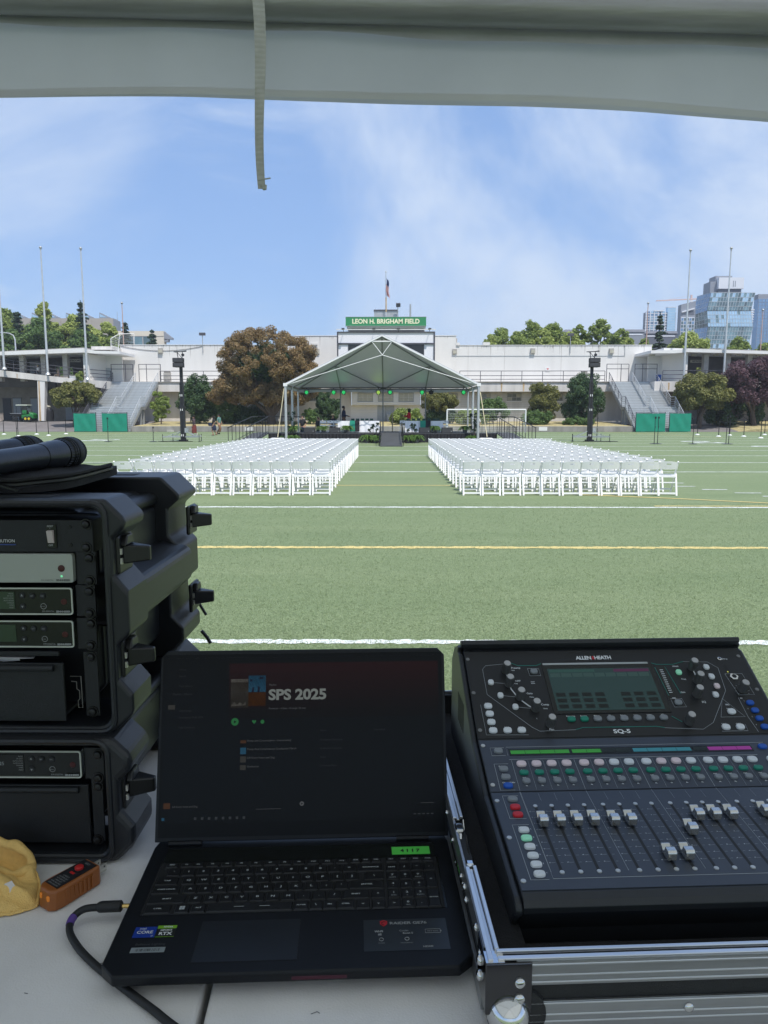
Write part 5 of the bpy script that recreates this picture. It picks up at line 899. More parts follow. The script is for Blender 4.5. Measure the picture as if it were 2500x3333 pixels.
# ---------------- utility vehicle, covered cart, box
mat('utv_green', (.02, .17, .04), .4); mat('utv_black', (.015, .015, .016), .5); mat('wheel_yellow', (.65, .50, .03), .5); mat('tarp_black', (.018, .018, .02), .5, var=.3, scale=5); mat('canopy_pale', (.55, .60, .50), .5)
u = thing('utility_vehicle', 'green six wheeled utility cart with pale roof parked under the left stand', 'utility vehicle', (-41.75, 84.6, 1.0), 0, local=True)
part('cargo_bed', 'utv_black', u, MB().hexa([(-1.28, -.65, .55), (-.1, -.65, .5), (-.1, .6, .5), (-1.28, .6, .55)], [(-1.32, -.7, .86), (-.05, -.7, .82), (-.05, .65, .82), (-1.32, .65, .86)]), bevel=.03); part('bed_lip', 'galvanised', u, MB().bx(-1.33, -.04, -.72, -.69, .86, .9)); part('body', 'utv_green', u, MB().hexa([(-.1, -.62, .3), (1.25, -.6, .3), (1.25, .6, .3), (-.1, .6, .3)], [(-.1, -.62, .72), (1.2, -.58, .8), (1.2, .58, .8), (-.1, .6, .72)]), bevel=.06); part('hood', 'utv_green', u, MB().hexa([(.75, -.55, .8), (1.28, -.5, .62), (1.28, .5, .62), (.75, .55, .8)], [(.72, -.52, 1.02), (1.2, -.45, .85), (1.2, .45, .85), (.72, .52, 1.02)]), bevel=.05)
part('seat', 'utv_green', u, MB().bx(-.05, .45, -.5, .5, .8, 1.22), bevel=.06); part('windshield', mat('clear_dark', (.10, .12, .13), .1, spec=.8), u, MB().bar((.66, 0, 1.0), (.5, 0, 1.72), .9, .02)); part('roof', 'canopy_pale', u, MB().bx(-.7, .62, -.6, .6, 1.74, 1.86), bevel=.05)
for px, py in ((-.65, -.55), (-.65, .55), (.55, -.55), (.6, .55)): part('roof_post', 'utv_black', u, MB().tube((px, py, .75), (px, py, 1.76), .025, n=6))
part('steering_wheel', 'utv_black', u, MB().lathe([(.15, -.012), (.17, 0), (.15, .012)], (.5, -.25, 1.12), 14, M=Matrix.Rotation(R(60), 3, 'Y')))
for wx, wy in ((.42, -.66), (.82, -.66), (-.75, -.66), (.42, .66), (.82, .66), (-.75, .66)):
    w = part('wheel', 'utv_black', u, MB().lathe([(.05, -.12), (.24, -.12), (.28, -.06), (.28, .06), (.24, .12), (.05, .12)], (wx, wy, .28), 16, M=Matrix.Rotation(R(90), 3, 'X'))); part('rim', 'wheel_yellow' if wx > 0 else 'utv_black', w, MB().lathe([(.02, .03), (.13, .03), (.15, .0)], (wx, wy - .1 if wy < 0 else wy + .1, .28), 14, M=Matrix.Rotation(R(90), 3, 'X')))
t = thing('covered_cart', 'black tarpaulin covered cart with pale bundle on top right of the pillar', 'cart', (-39.15, 84.9, 1.0), 0, local=True); s = MB(); vs = []; n = 16; rr = random.Random(4)
for j, (zz, w_) in enumerate(((0, .52), (.3, .5), (.7, .52), (1.1, .48), (1.4, .42), (1.52, .3), (1.55, .05))):
    for k in range(n): a = 2 * math.pi * k / n; f = 1 + rr.uniform(-.09, .09); vs.append((math.copysign(abs(math.cos(a)) ** .6, math.cos(a)) * w_ * f, math.copysign(abs(math.sin(a)) ** .6, math.sin(a)) * w_ * .8 * f, zz))
s.add(vs, [(j * n + k, j * n + (k + 1) % n, (j + 1) * n + (k + 1) % n, (j + 1) * n + k) for j in range(6) for k in range(n)], True); part('tarpaulin', 'tarp_black', t, s); part('bundle', 'window_blind', t, MB().path([(-.35, -.1, 1.62), (-.1, -.12, 1.68), (.15, -.08, 1.64), (.3, -.1, 1.66)], [.08, .13, .11, .07], 8))
t = thing('crate_box', 'pale pinkish box at the left edge beside the utility cart', 'box', (-44.7, 84.3, 1.0)); part('carton', mat('carton', (.55, .48, .43), .8), t, MB().bx(-45.2, -44.3, 84, 84.8, .97, 1.85), bevel=.02); part('lid', mat('carton_lid', (.42, .36, .32), .8), t, MB().bx(-45.22, -44.28, 83.98, 84.82, 1.852, 1.92))
t = thing('white_crate', 'small white crate on the left concourse edge', 'crate', (-36.0, 84.4, 5.8)); part('crate', 'tent_white', t, MB().bx(-36.2, -35.5, 84.2, 84.7, 5.72, 6.05)); part('rim', 'white_trim', t, MB().bx(-36.23, -35.47, 84.17, 84.73, 6.052, 6.09))
# ================================================================ PEOPLE
def skin_obj(name, root, V, Ed, rad, m, rootv=0, sub=1):
    me = bpy.data.meshes.new(name); me.from_pydata([tuple(v) for v in V], Ed, []); o = bpy.data.objects.new(name, me); COL.objects.link(o); o.parent = root; me.materials.append(m)
    md = o.modifiers.new('skin', 'SKIN'); md.use_smooth_shade = True
    for i, r_ in enumerate(rad): me.skin_vertices[0].data[i].radius = (r_, r_)
    for i in range(len(V)): me.skin_vertices[0].data[i].use_root = (i == rootv)
    sb = o.modifiers.new('sub', 'SUBSURF'); sb.levels = sub; sb.render_levels = sub; return o
def person(label, loc, rz, h, top, bottom, hair='hair_dark', skin_='skin_mid', pose='walk', skirt=None, longhair=False, hat=False, sleeve=1.0, shoes='shoe_dark', arms=None, phase=1):
    t = thing('person', label, 'person', loc, rz, local=True)
    J = {}; s = phase
    if pose == 'walk': legs = {-1: ((.09 * s, .27), (.02 * s, .07)), 1: ((.0 * s, .27), (-.13 * s, .09))}
    elif pose == 'sit': legs = {-1: ((.24, .50), (.24, .26)), 1: ((.24, .50), (.26, .26))}
    else: legs = {-1: ((.01, .27), (0, .045)), 1: ((.0, .27), (-.01, .045))}
    arms = arms or {-1: ((-.05 * s, .64), (.02, .50)), 1: ((.03 * s, .64), (.09 * s, .51))}
    V = [(0, 0, .52), (0, 0, .62), (0, 0, .74), (0, .0, .825), (0, .012, .87), (0, .018, .925), (0, .008, .965), (0, .05, .905)]; rad = [.075, .068, .078, .032, .042, .052, .035, .012]; E_ = [(0, 1), (1, 2), (2, 3), (3, 4), (4, 5), (5, 6), (5, 7)]
    TV = [(0, 0, .50), (0, 0, .62), (0, 0, .74), (0, 0, .80)]; TR_ = [.10, .09, .102, .06]; TE = [(0, 1), (1, 2), (2, 3)]; BV = [(0, 0, .535), (0, 0, .50)]; BR2 = [.094, .094]; BE = [(0, 1)]
    for sx in (-1, 1):
        (ey, ez), (wy, wz) = arms[sx]; i = len(V); sh = (sx * .10, 0, .795); el = (sx * .125, ey, ez); wr = (sx * .12, wy, wz)
        d = Vector((0, (wy - ey), wz - ez)).normalized(); pm = Vector(wr) + d * .035; V += [sh, el, wr, tuple(pm)]; rad += [.042, .027, .017, .02]; E_ += [(2, i), (i, i + 1), (i + 1, i + 2), (i + 2, i + 3)]
        for q, ln in ((-.018, .035), (-.006, .042), (.006, .04), (.018, .032)): V.append(tuple(pm + d * ln + Vector((0, q, 0)))); rad.append(.006); E_.append((i + 3, len(V) - 1))
        V.append(tuple(pm + d * .005 + Vector((0, .035, 0)))); rad.append(.007); E_.append((i + 2, len(V) - 1))
        j = len(TV); TV += [sh, tuple(Vector(sh).lerp(Vector(el), .95 if sleeve < 1.5 else 1))]; TR_ += [.05, .036]; TE += [(2, j), (j, j + 1)]
        if sleeve > 1.5: TV.append(tuple(Vector(el).lerp(Vector(wr), .92))); TR_.append(.026); TE.append((j + 1, j + 2))
        (ky, kz), (ay, az) = legs[sx]; i = len(V); V += [(sx * .05, 0, .49), (sx * .055, ky, kz), (sx * .05, ay, az), (sx * .055, ay + .075, max(.015, az - .03))]; rad += [.062, .04, .024, .02]; E_ += [(0, i), (i, i + 1), (i + 1, i + 2), (i + 2, i + 3)]
        j = len(BV); BV += [(sx * .05, 0, .48), (sx * .055, ky, kz), (sx * .05, ay, az + .02)]; BR2 += [.078, .056, .042]; BE += [(1, j), (j, j + 1), (j + 1, j + 2)]
        sh_ = MB().path([(sx * .05 * h, (ay - .025) * h, max(.015, az - .028) * h), (sx * .055 * h, (ay + .03) * h, max(.018, az - .025) * h), (sx * .057 * h, (ay + .09) * h, max(.014, az - .035) * h)], [.026 * h, .03 * h, .018 * h], 8); part('shoe', shoes, t, sh_)
    zoff = -.24 * h if pose == 'sit' else 0
    sc = lambda L: [Vector(p) * h for p in L]
    skin_obj('body', t, sc(V), E_, [r_ * h for r_ in rad], MATS[skin_]); skin_obj('shirt', t, sc(TV), TE, [r_ * h for r_ in TR_], MATS[top])
    if skirt: part('skirt', skirt, t, MB().lathe([(.10 * h, .52 * h), (.115 * h, .42 * h), (.125 * h, .28 * h), (.12 * h, .12 * h if longhair is not True else .27 * h)], (0, .0, 0), 14))
    else: skin_obj('trousers', t, sc(BV), BE, [r_ * h for r_ in BR2], MATS[bottom])
    hp = [(.056, .905), (.064, .935), (.058, .968), (.03, .988), (.005, .992)]
    if longhair: hp = [(.05, .80), (.066, .86), (.07, .92), (.062, .968), (.03, .99), (.005, .995)]
    part('hair', hair, t, MB().lathe([(r_ * h, z * h) for r_, z in hp], (0, -.014 * h, 0), 12))
    if hat: part('hat', 'straw', t, MB().lathe([(.15 * h, .958 * h), (.14 * h, .965 * h), (.072 * h, .968 * h), (.066 * h, 1.02 * h), (.03 * h, 1.03 * h)], (0, 0, 0), 16))
    return t
for n_, c_ in (('hair_dark', (.018, .013, .010)), ('hair_brown', (.05, .03, .018)), ('skin_mid', (.42, .25, .17)), ('skin_dark', (.16, .085, .05)), ('shoe_dark', (.03, .025, .02)), ('shoe_white', (.75, .75, .75)), ('cloth_black', (.022, .022, .026)), ('cloth_navy', (.018, .025, .06)), ('cloth_teal', (.13, .26, .23)), ('cloth_tan', (.22, .12, .07)), ('cloth_maroon', (.16, .035, .03)), ('cloth_red', (.50, .015, .03)), ('cloth_plaid', (.085, .06, .065)), ('cloth_white2', (.75, .74, .72)), ('straw', (.62, .50, .28)), ('cloth_beige', (.42, .32, .24))): mat(n_, c_, .8, var=.25 if 'plaid' in n_ else .12, scale=18)
person('person in a dark plaid shirt and long maroon skirt walking left on the field', (-16.9, 63.8, 0), R(90), 1.72, 'cloth_plaid', None, 'hair_dark', 'skin_mid', skirt='cloth_maroon', shoes='shoe_white', sleeve=2)
person('person in a black dress carrying a dark bag walking left', (-15.0, 63.0, 0), R(95), 1.7, 'cloth_black', None, 'hair_dark', 'skin_mid', skirt='cloth_navy', longhair=True, shoes='cloth_tan')
person('person in a teal shirt and brown trousers walking beside the black dress', (-15.5, 67.2, 0), R(80), 1.85, 'cloth_teal', 'cloth_tan', 'hair_dark', 'skin_mid', phase=-1)
bag = MB().lathe([(.05, -.16), (.15, -.12), (.19, 0), (.13, .12), (.05, .14)], (-15.25, 62.75, .98), 12, M=Matrix.Diagonal((1, .6, 1))).build('handbag', MATS['cloth_navy'], None, origin=(-15.25, 62.75, .9)); tag(bag, 'dark round bag held by the person in the black dress', 'bag')
person('man in a navy suit standing behind the left stage table', (-3.2, 51.2, .61), R(-80), 1.8, 'cloth_navy', 'cloth_navy', 'hair_dark', 'skin_dark', pose='stand', sleeve=2, arms={-1: ((.02, .64), (.14, .62)), 1: ((.02, .64), (.15, .60))})
person('woman in a red top with long dark hair on the right of the stage', (1.29, 51.2, .61), R(80), 1.62, 'cloth_red', 'cloth_black', 'hair_dark', 'skin_mid', pose='stand', longhair=True, sleeve=2, arms={-1: ((.06, .65), (.19, .68)), 1: ((.06, .65), (.2, .66))})
person('seated man in a straw hat behind the left stage table', (-3.98, 51.6, .61 - .42), R(180), 1.62, 'cloth_black', 'cloth_black', 'hair_brown', 'skin_mid', pose='sit', hat=True)
person('person in a black shirt with raised arm behind the left stage end', (-5.25, 54.2, 0), R(150), 1.62, 'cloth_black', 'cloth_black', 'hair_dark', 'skin_mid', pose='stand', arms={-1: ((.08, .84), (.1, .95)), 1: ((.02, .64), (.05, .51))})
person('person in dark clothes standing behind the left tent legs', (-6.5, 55, 0), R(170), 1.75, 'cloth_black', 'cloth_navy', 'hair_dark', 'skin_mid', pose='stand')
person('person in white seated beside the right tent leg', (6.05, 51.4, .2), R(120), 1.6, 'cloth_white2', 'cloth_black', 'hair_brown', 'skin_mid', pose='sit')
person('person in a white shirt behind the left concourse railing', (-40.2, 85.2, 5.95), R(160), 1.35, 'cloth_white2', 'cloth_black', 'hair_brown', 'skin_mid', pose='sit', hat=True)
person('person in beige behind the left concourse railing', (-37.9, 85.2, 5.45), R(120), 1.62, 'cloth_beige', 'cloth_beige', 'hair_brown', 'skin_mid', pose='sit')
for i, (x, tp, lab) in enumerate(((34.0, 'cloth_navy', 'person in navy seated at the left on the right concourse'), (36.3, 'cloth_white2', 'person in white seated in the middle of the right concourse'), (37.3, 'cloth_beige', 'person in beige seated beside the right flagpole'))): person(lab, (x, 85.6, 4.95), R(170 + 20 * i), 1.6, tp, 'cloth_black', 'hair_brown', 'skin_mid', pose='sit')
# ================================================================ FOREGROUND: MIX POSITION TENT, PLATFORM, TABLES
TA = .0512
def T(lx, ly, z): return (math.cos(TA) * lx - math.sin(TA) * ly, math.sin(TA) * lx + math.cos(TA) * ly, z)
mat('canopy_vinyl', (.66, .67, .66), .5, var=.035, scale=2.5, trans=.42, bump=.25, bscale=6); mat('valance_vinyl', (.64, .64, .665), .5, var=.06, scale=2.5, trans=.29, bump=.5, bscale=3.2); mat('canopy_pole', (.40, .40, .415), .42, .35, var=.22, scale=5, bump=.1, bscale=40, stretch=(.4, 4, 4)); mat('webbing', (.47, .47, .45), .9, var=.1, scale=30)
ft_ = thing('mixing_tent', 'white canopy tent over the mixing desk with its valance across the top', 'tent', (0, -1.4, 0), 0)
X0, X1, Y0_, Y1_ = -3.05, 3.05, -4.4, 1.6; EZ = 2.70; ty = lambda x: 1.6 + .026 * x
def tube_w(nm, a, b, r, m='canopy_pole'): return part(nm, m, ft_, MB().tube(a, b, r, n=14))
tube_w('front_eave_pole', (X0, ty(X0), EZ + .038), (X1, ty(X1), EZ + .012 - .07), .033)
for a, b in (((X0, Y0_, EZ), (X1, Y0_, EZ)), ((X0, Y0_, EZ), (X0, ty(X0), EZ + .03)), ((X1, Y0_, EZ), (X1, ty(X1), EZ - .05))): tube_w('eave_pole', a, b, .03)
pk_ = (0, -1.4, 4.1)
for c in ((X0, Y0_, EZ), (X1, Y0_, EZ), (X0, ty(X0), EZ + .03), (X1, ty(X1), EZ - .05)): tube_w('rafter', c, pk_, .025); tube_w('leg', (c[0], c[1], 0), c, .03)
cs = [(X0 - .04, Y0_ - .04, EZ + .05), (X1 + .04, Y0_ - .04, EZ + .05), (X1 + .04, ty(X1) + .045, EZ + .02), (X0 - .04, ty(X0) + .045, EZ + .085)]
for i in range(4): part('roof_panel', 'canopy_vinyl', ft_, sag_tri((0, -1.4, 4.16), cs[i], cs[(i + 1) % 4], 10, .05, 0))
# front valance with a sagging lower hem and soft ripples
v = MB(); n = 150; vs = []; rows = 9
def hem(x):
    pts = [(-3.1, 2.52), (-.80, 2.527), (-.42, 2.532), (-.11, 2.530), (.27, 2.522), (.52, 2.513), (.77, 2.498), (1.4, 2.45), (3.1, 2.38)]
    for (xa, za), (xb, zb) in zip(pts[:-1], pts[1:]):
        if xa <= x <= xb: t_ = (x - xa) / (xb - xa); return za + (zb - za) * t_
    return pts[-1][1]
for i in range(n + 1):
    x = X0 - .03 + (X1 - X0 + .06) * i / n; zt = EZ + .075 - .022 * (x + .8); zh = hem(x)
    for j in range(rows):
        f = j / (rows - 1); y = ty(x) + .045 + .006 * math.sin(x * 7 + 2 * f) * f + .010 * math.sin(x * 2.3 + 1) * f + .004 * math.sin(x * 23 + f * 5) * (1 - f)
        vs.append((x, y, zt + (zh - zt) * f))
v.add(vs, [(i * rows + j, (i + 1) * rows + j, (i + 1) * rows + j + 1, i * rows + j + 1) for i in range(n) for j in range(rows - 1)], True); part('front_valance', 'valance_vinyl', ft_, v)
hm = MB(); hv = []
for i in range(n + 1): x = X0 + (X1 - X0) * i / n; hv += [(x, ty(x) + .036 + .006 * math.sin(x * 7 + 2), hem(x) + .002), (x, ty(x) + .036 + .006 * math.sin(x * 7 + 2), hem(x) + .016)]
hm.add(hv, [(2 * i, 2 * i + 2, 2 * i + 3, 2 * i + 1) for i in range(n)], True); part('hem', 'valance_vinyl', ft_, hm)
fl2 = MB(); fv = []                       # fold-over flap under the pole, a little uneven
for i in range(n + 1): x = X0 + (X1 - X0) * i / n; z = EZ - .028 - .022 * (x + .8); fv += [(x, ty(x) + .034, z + .02), (x, ty(x) + .022 + .004 * math.sin(x * 9), z - .010 - .003 * math.sin(x * 5.0) - .002 * math.sin(x * 17))]
fl2.add(fv, [(2 * i, 2 * i + 1, 2 * i + 3, 2 * i + 2) for i in range(n)], True); part('velcro_flap', mat('flap_vinyl', (.52, .52, .545), .6, var=.1, scale=6, trans=.15), ft_, fl2)
for xx, yy, a, b in ((X0 - .04, None, Y0_, 1.55), (X1 + .04, None, Y0_, 1.65)): part('side_valance', 'canopy_vinyl', ft_, MB().quad((xx, a, EZ + .05), (xx, b, EZ + .05), (xx, b, 2.45), (xx, a, 2.45)))
part('rear_valance', 'canopy_vinyl', ft_, MB().quad((X0, Y0_ - .04, EZ + .05), (X1, Y0_ - .04, EZ + .05), (X1, Y0_ - .04, 2.45), (X0, Y0_ - .04, 2.45)))
# hanging webbing strap
sw = thing('hanging_strap', 'ribbed grey webbing strap hanging down from the canopy pole', 'strap', (-.262, 1.53, 2.72)); s = MB(); vs = []; n = 90
for i in range(n + 1):
    f = i / n; z = 2.745 - .42 * f; w = (.0108 if f < .5 else .0108 - .007 * (f - .5)) * (1 + .05 * math.sin(f * 9)); x = -.262 + .006 * math.sin(f * 5.2) + .010 * f ; y = 1.545 - .012 * math.sin(f * 3) + (.0005 if i % 2 else 0); tw_ = .25 * math.sin(f * 6); dx, dy = w * math.cos(tw_), w * math.sin(tw_)
    vs += [(x - dx, y - dy, z), (x + dx, y + dy, z), (x + dx, y + dy + .0018, z), (x - dx, y - dy + .0018, z)]
s.add(vs, [(4 * i + k, 4 * i + (k + 1) % 4, 4 * i + 4 + (k + 1) % 4, 4 * i + 4 + k) for i in range(n) for k in range(4)]); part('webbing', 'webbing', sw, s); part('end_pin', 'webbing', sw, MB().tube((-.262, 1.53, 2.337), (-.237, 1.53, 2.341), .0015, n=5)); part('end_tab', 'webbing', sw, MB().path([(-.252, 1.54, 2.33), (-.2505, 1.54, 2.322)], [.006, .004], 6))
# platform and tables
pf = thing('platform', 'low carpeted platform under the mixing tables', 'platform', (0, -.2, 0)); part('deck', 'stage_black', pf, MB().bx(-2.4, 2.4, -2.0, 1.75, .45, .53)); part('frame', 'black_metal', pf, MB().bx(-2.35, 2.35, -1.95, 1.7, .02, .449))
mat('table_plastic', (.71, .695, .68), .48, var=.06, scale=9, bump=.12, bscale=420, detail=8)
for x0, x1, lab in ((-1.50, -.1985, 'light grey plastic folding table under the rack cases'), (-.1915, 1.35, 'light grey plastic folding table under the laptop and mixer')):
    gx = .038   # the joint sits a little to the right in the rotated frame
    t = thing('folding_table', lab, 'table', T((x0 + x1) / 2, .92, 0), TA, 'folding tables end to end', local=True); hw = (x1 - x0) / 2; m_ = (x0 + x1) / 2
    part('table_top', 'table_plastic', t, MB().box((gx, 0, 1.274 - .0225), (2 * hw, .76, .045)), bevel=.006, seg=3)
    for sx in (-1, 1):
        for sy in (-1, 1): part('leg', 'galvanised', t, MB().tube((gx + sx * (hw - .15), sy * .3, .53), (gx + sx * (hw - .15), sy * .3, 1.235), .014))
    part('apron', 'galvanised', t, MB().bx(gx - hw + .1, gx + hw - .1, -.31, -.29, 1.20, 1.228).bx(gx - hw + .1, gx + hw - .1, .29, .31, 1.20, 1.228))
# a few scuffs on the plastic
sc_ = mat('scuff', (.16, .16, .165), .7); sm = thing('table_scuffs', 'dark scuff marks on the table in front of the laptop cable', 'marks', (-.31, .74, 1.274)); 
for k, pts in enumerate((((-.322, .742), (-.316, .744), (-.311, .741), (-.309, .744)), ((-.08, .675), (-.074, .678), (-.071, .676)), ((-.385, .70), (-.381, .699)))): part('scuff', sc_, sm, MB().path([(x, y, 1.2745) for x, y in pts], .0005, 4))
# ================================================================ RACK CASES
mat('rack_shell', (.0115, .013, .0165), .38, var=.12, scale=20, bump=.06, bscale=900, spec=.5); mat('rack_inner', (.012, .013, .015), .6); mat('rack_panel', (.013, .0145, .017), .5, var=.08, scale=40, bump=.08, bscale=500); mat('screw_black', (.03, .03, .032), .28, .6); mat('steel_light', (.55, .54, .50), .35, .8, var=.1); mat('latch_black', (.008, .008, .0095), .35, spec=.5); mat('panel_silver', (.36, .385, .345), .42, .15, var=.03, scale=12); mat('border_silver', (.50, .53, .47), .4, .3); mat('gloss_black', (.010, .012, .012), .22, spec=.4); mat('lcd_green', (.035, .06, .035), .3); mat('print_grey', (.30, .31, .31), .6); mat('print_white', (.62, .64, .65), .6); mat('red_cap', (.06, .012, .014), .3); mat('led_green', (.1, .4, .2), .4, emit=(.2, .8, .4), es=.6)
def rounded_rect(x0, x1, z0, z1, r_, n=5):
    P = []
    for cx, cz, a0 in ((x1 - r_, z1 - r_, 90), (x1 - r_, z0 + r_, 0), (x0 + r_, z0 + r_, -90), (x0 + r_, z1 - r_, -180)):
        for k in range(n): a = R(a0 - k * 90 / (n - 1)); P.append((cx + r_ * math.cos(a), cz + r_ * math.sin(a)))
    return P
def outline_solid(root, pts, y0, y1, inner=None, nm='shell', m='rack_shell', bev=.006):
    # pts: right side outline (x,z) top to bottom; mirrored on the left at x=CXR
    full = pts + [(2 * CXR - x, z) for x, z in reversed(pts)]
    s = MB().prism(full, lambda u, v_: (u, y0, v_), lambda u, v_: (u, y1, v_)); return part(nm, m, root, s, bevel=bev, seg=3)
CXR = -.637
def ring(root, pts, hole, y0, y1, nm, m='rack_shell', bev=.005):
    full = pts + [(2 * CXR - x, z) for x, z in reversed(pts)]
    bm = bmesh.new(); x0, x1, z0, z1, r_ = hole
    hl = []
    for cx, cz, a0 in ((x1 - r_, z1 - r_, 90), (x1 - r_, z0 + r_, 0), (x0 + r_, z0 + r_, -90), (x0 + r_, z1 - r_, -180)):
        for k in range(5): a = R(a0 - k * 22.5); hl.append((cx + r_ * math.cos(a), cz + r_ * math.sin(a)))
    o_ = Vector(OFF[root.name])
    def loop(P, y): return [bm.verts.new(Vector((p[0], y, p[1])) - o_) for p in P]
    fo, fi, bo, bi = loop(full, y0), loop(hl, y0), loop(full, y1), loop(hl, y1)
    for L_ in (fo, fi): 
        for i in range(len(L_)): bm.edges.new((L_[i], L_[(i + 1) % len(L_)]))
    bmesh.ops.triangle_fill(bm, use_beauty=True, use_dissolve=False, edges=list(bm.edges))
    for i in range(len(fo)): j = (i + 1) % len(fo); bm.faces.new((fo[i], fo[j], bo[j], bo[i]))
    for i in range(len(fi)): j = (i + 1) % len(fi); bm.faces.new((fi[j], fi[i], bi[i], bi[j]))
    bmesh.ops.recalc_face_normals(bm, faces=bm.faces); me = bpy.data.meshes.new(nm); bm.to_mesh(me); bm.free(); return link(nm, me, MATS[m], root, None, bev, 3)
def chamf(x, zt, zb, c, notches, d):
    P = [(x - c, zt), (x, zt - c)]
    for za, zb_ in notches: P += [(x, za + .012), (x - d, za - .006), (x - d, zb_ + .006), (x, zb_ - .016)]
    return P + [(x, zb + c), (x - c, zb)]
screw_me = MB().lathe([(.0058, 0), (.0058, .0012), (.0046, .0032), (.002, .0040)], n=14, M=Matrix.Rotation(R(90), 3, 'X')).mesh('screw'); screw_me.materials.append(MATS['screw_black']); wash_me = MB().lathe([(.0078, 0), (.0074, .0012)], n=14, M=Matrix.Rotation(R(90), 3, 'X')).mesh('washer'); wash_me.materials.append(MATS['latch_black'])
def screws(root, L_, y):
    o_ = Vector(OFF[root.name])
    for x, z in L_: inst('washer', wash_me, root, Vector((x, y, z)) - o_); inst('screw', screw_me, root, Vector((x, y - .0012, z)) - o_, (0, x * 90, 0))
def txt(root, items, m, nm='lettering'):
    s = MB()
    for (st, x, y, z, size, kw) in items: add_text(s, st, Matrix.Translation((x, y, z)) @ FACE, size, **kw)
    return part(nm, m, root, s)
def rack_latch(root, y, z, rear=False):
    x = -.362
    l = part('latch', 'latch_black', root, MB().bx(x - .004, x + .003, y - .022, y + .03, z - .026, z + .026), bevel=.003); part('latch_wing', 'latch_black', l, MB().hexa([(x + .003, y - .010, z - .014), (x + .036, y + .002, z - .011), (x + .036, y + .010, z - .011), (x + .003, y + .020, z - .014)], [(x + .003, y - .010, z + .012), (x + .036, y + .002, z + .009), (x + .036, y + .010, z + .009), (x + .003, y + .020, z + .012)]), bevel=.002); part('latch_keeper', 'steel_light', l, MB().bx(x + .0032, x + .006, y - .02, y - .016, z - .012, z - .004).bx(x + .0032, x + .006, y - .02, y - .016, z + .001, z + .009))
    part('latch_arch', 'latch_black', l, MB().prism([(-.016, .012), (.016, .012), (.010, .026), (-.010, .026)], lambda u, v_: (x + .002, y + u, z + v_), lambda u, v_: (x + .011, y + u, z + v_)), bevel=.002)
def rack_case(nm, label, zt, zb, yf, depth, notches, hole, belt):
    t = thing(nm, label, 'rack case', (CXR, yf + depth / 2, zb)); XR = -.345
    fr = chamf(XR, zt, zb, .026, notches, .018)
    ring(t, fr, hole, yf, yf + .075, 'front_collar', bev=.009)
    hx0, hx1, hz0, hz1 = hole[:4]; rim_ = MB(); P = rounded_rect(hx0 - .0065, hx1 + .0065, hz0 - .0065, hz1 + .0065, .018); rim_.path([(u, yf + .0005, v_) for u, v_ in P] + [(P[0][0], yf + .0005, P[0][1])], .0042, 8, False); part('front_rim', 'rack_shell', t, rim_)
    outline_solid(t, chamf(-.405, zt - .022, zb + .012, .03, [], 0), yf + .062, yf + depth - .05, nm='body')
    outline_solid(t, [(x - .018, z) for x, z in chamf(XR, zt + .002, zb, .030, notches, .02)], yf + depth - .115, yf + depth, nm='rear_collar', bev=.012)
    for za, zb_ in belt: outline_solid(t, [(-.39, za + .012), (XR - .004, za), (XR - .004, zb_), (-.39, zb_ - .012)], yf + .06, yf + depth - .09, nm='side_belt', bev=.010)
    for xx in (-.50, -.78): part('top_channel', 'rack_inner', t, MB().bx(xx - .05, xx + .05, yf + .02, yf + .05, zt - .004, zt + .0008)); part('top_channel', 'rack_inner', t, MB().bx(xx - .05, xx + .05, yf + depth - .08, yf + depth - .05, zt - .002, zt + .0028))
    outline_solid(t, chamf(-.40, zt - .026, zt - .046, .006, [], 0), yf + .06, yf + depth - .08, nm='top_rib')
    for za, zb_ in notches: rack_latch(t, yf + .035, (za + zb_) / 2); rack_latch(t, yf + depth - .045, (za + zb_) / 2 - .004, True)
    part('back_plate', 'rack_inner', t, MB().bx(hole[0], hole[1], yf + .10, yf + .11, hole[2], hole[3]))
    return t
RU = rack_case('rack_case', 'large upper black moulded equipment rack case with receivers and power unit', 1.770, 1.453, .945, .425, [(1.722, 1.664), (1.578, 1.522)], (-.897, -.3765, 1.4605, 1.7585, .016), [(1.648, 1.592)])
RL = rack_case('rack_case', 'small lower black moulded equipment rack case with drawer on the table', 1.4525, 1.2742, .925, .45, [(1.396, 1.344)], (-.897, -.3815, 1.286, 1.4425, .016), [])
def U_panel(root, zt, zb, yf, xr, nm, m='rack_panel'): return part(nm, m, root, MB().bx(2 * CXR - xr, xr, yf, yf + .0035, zb + .0006, zt - .0006), bevel=.0008)
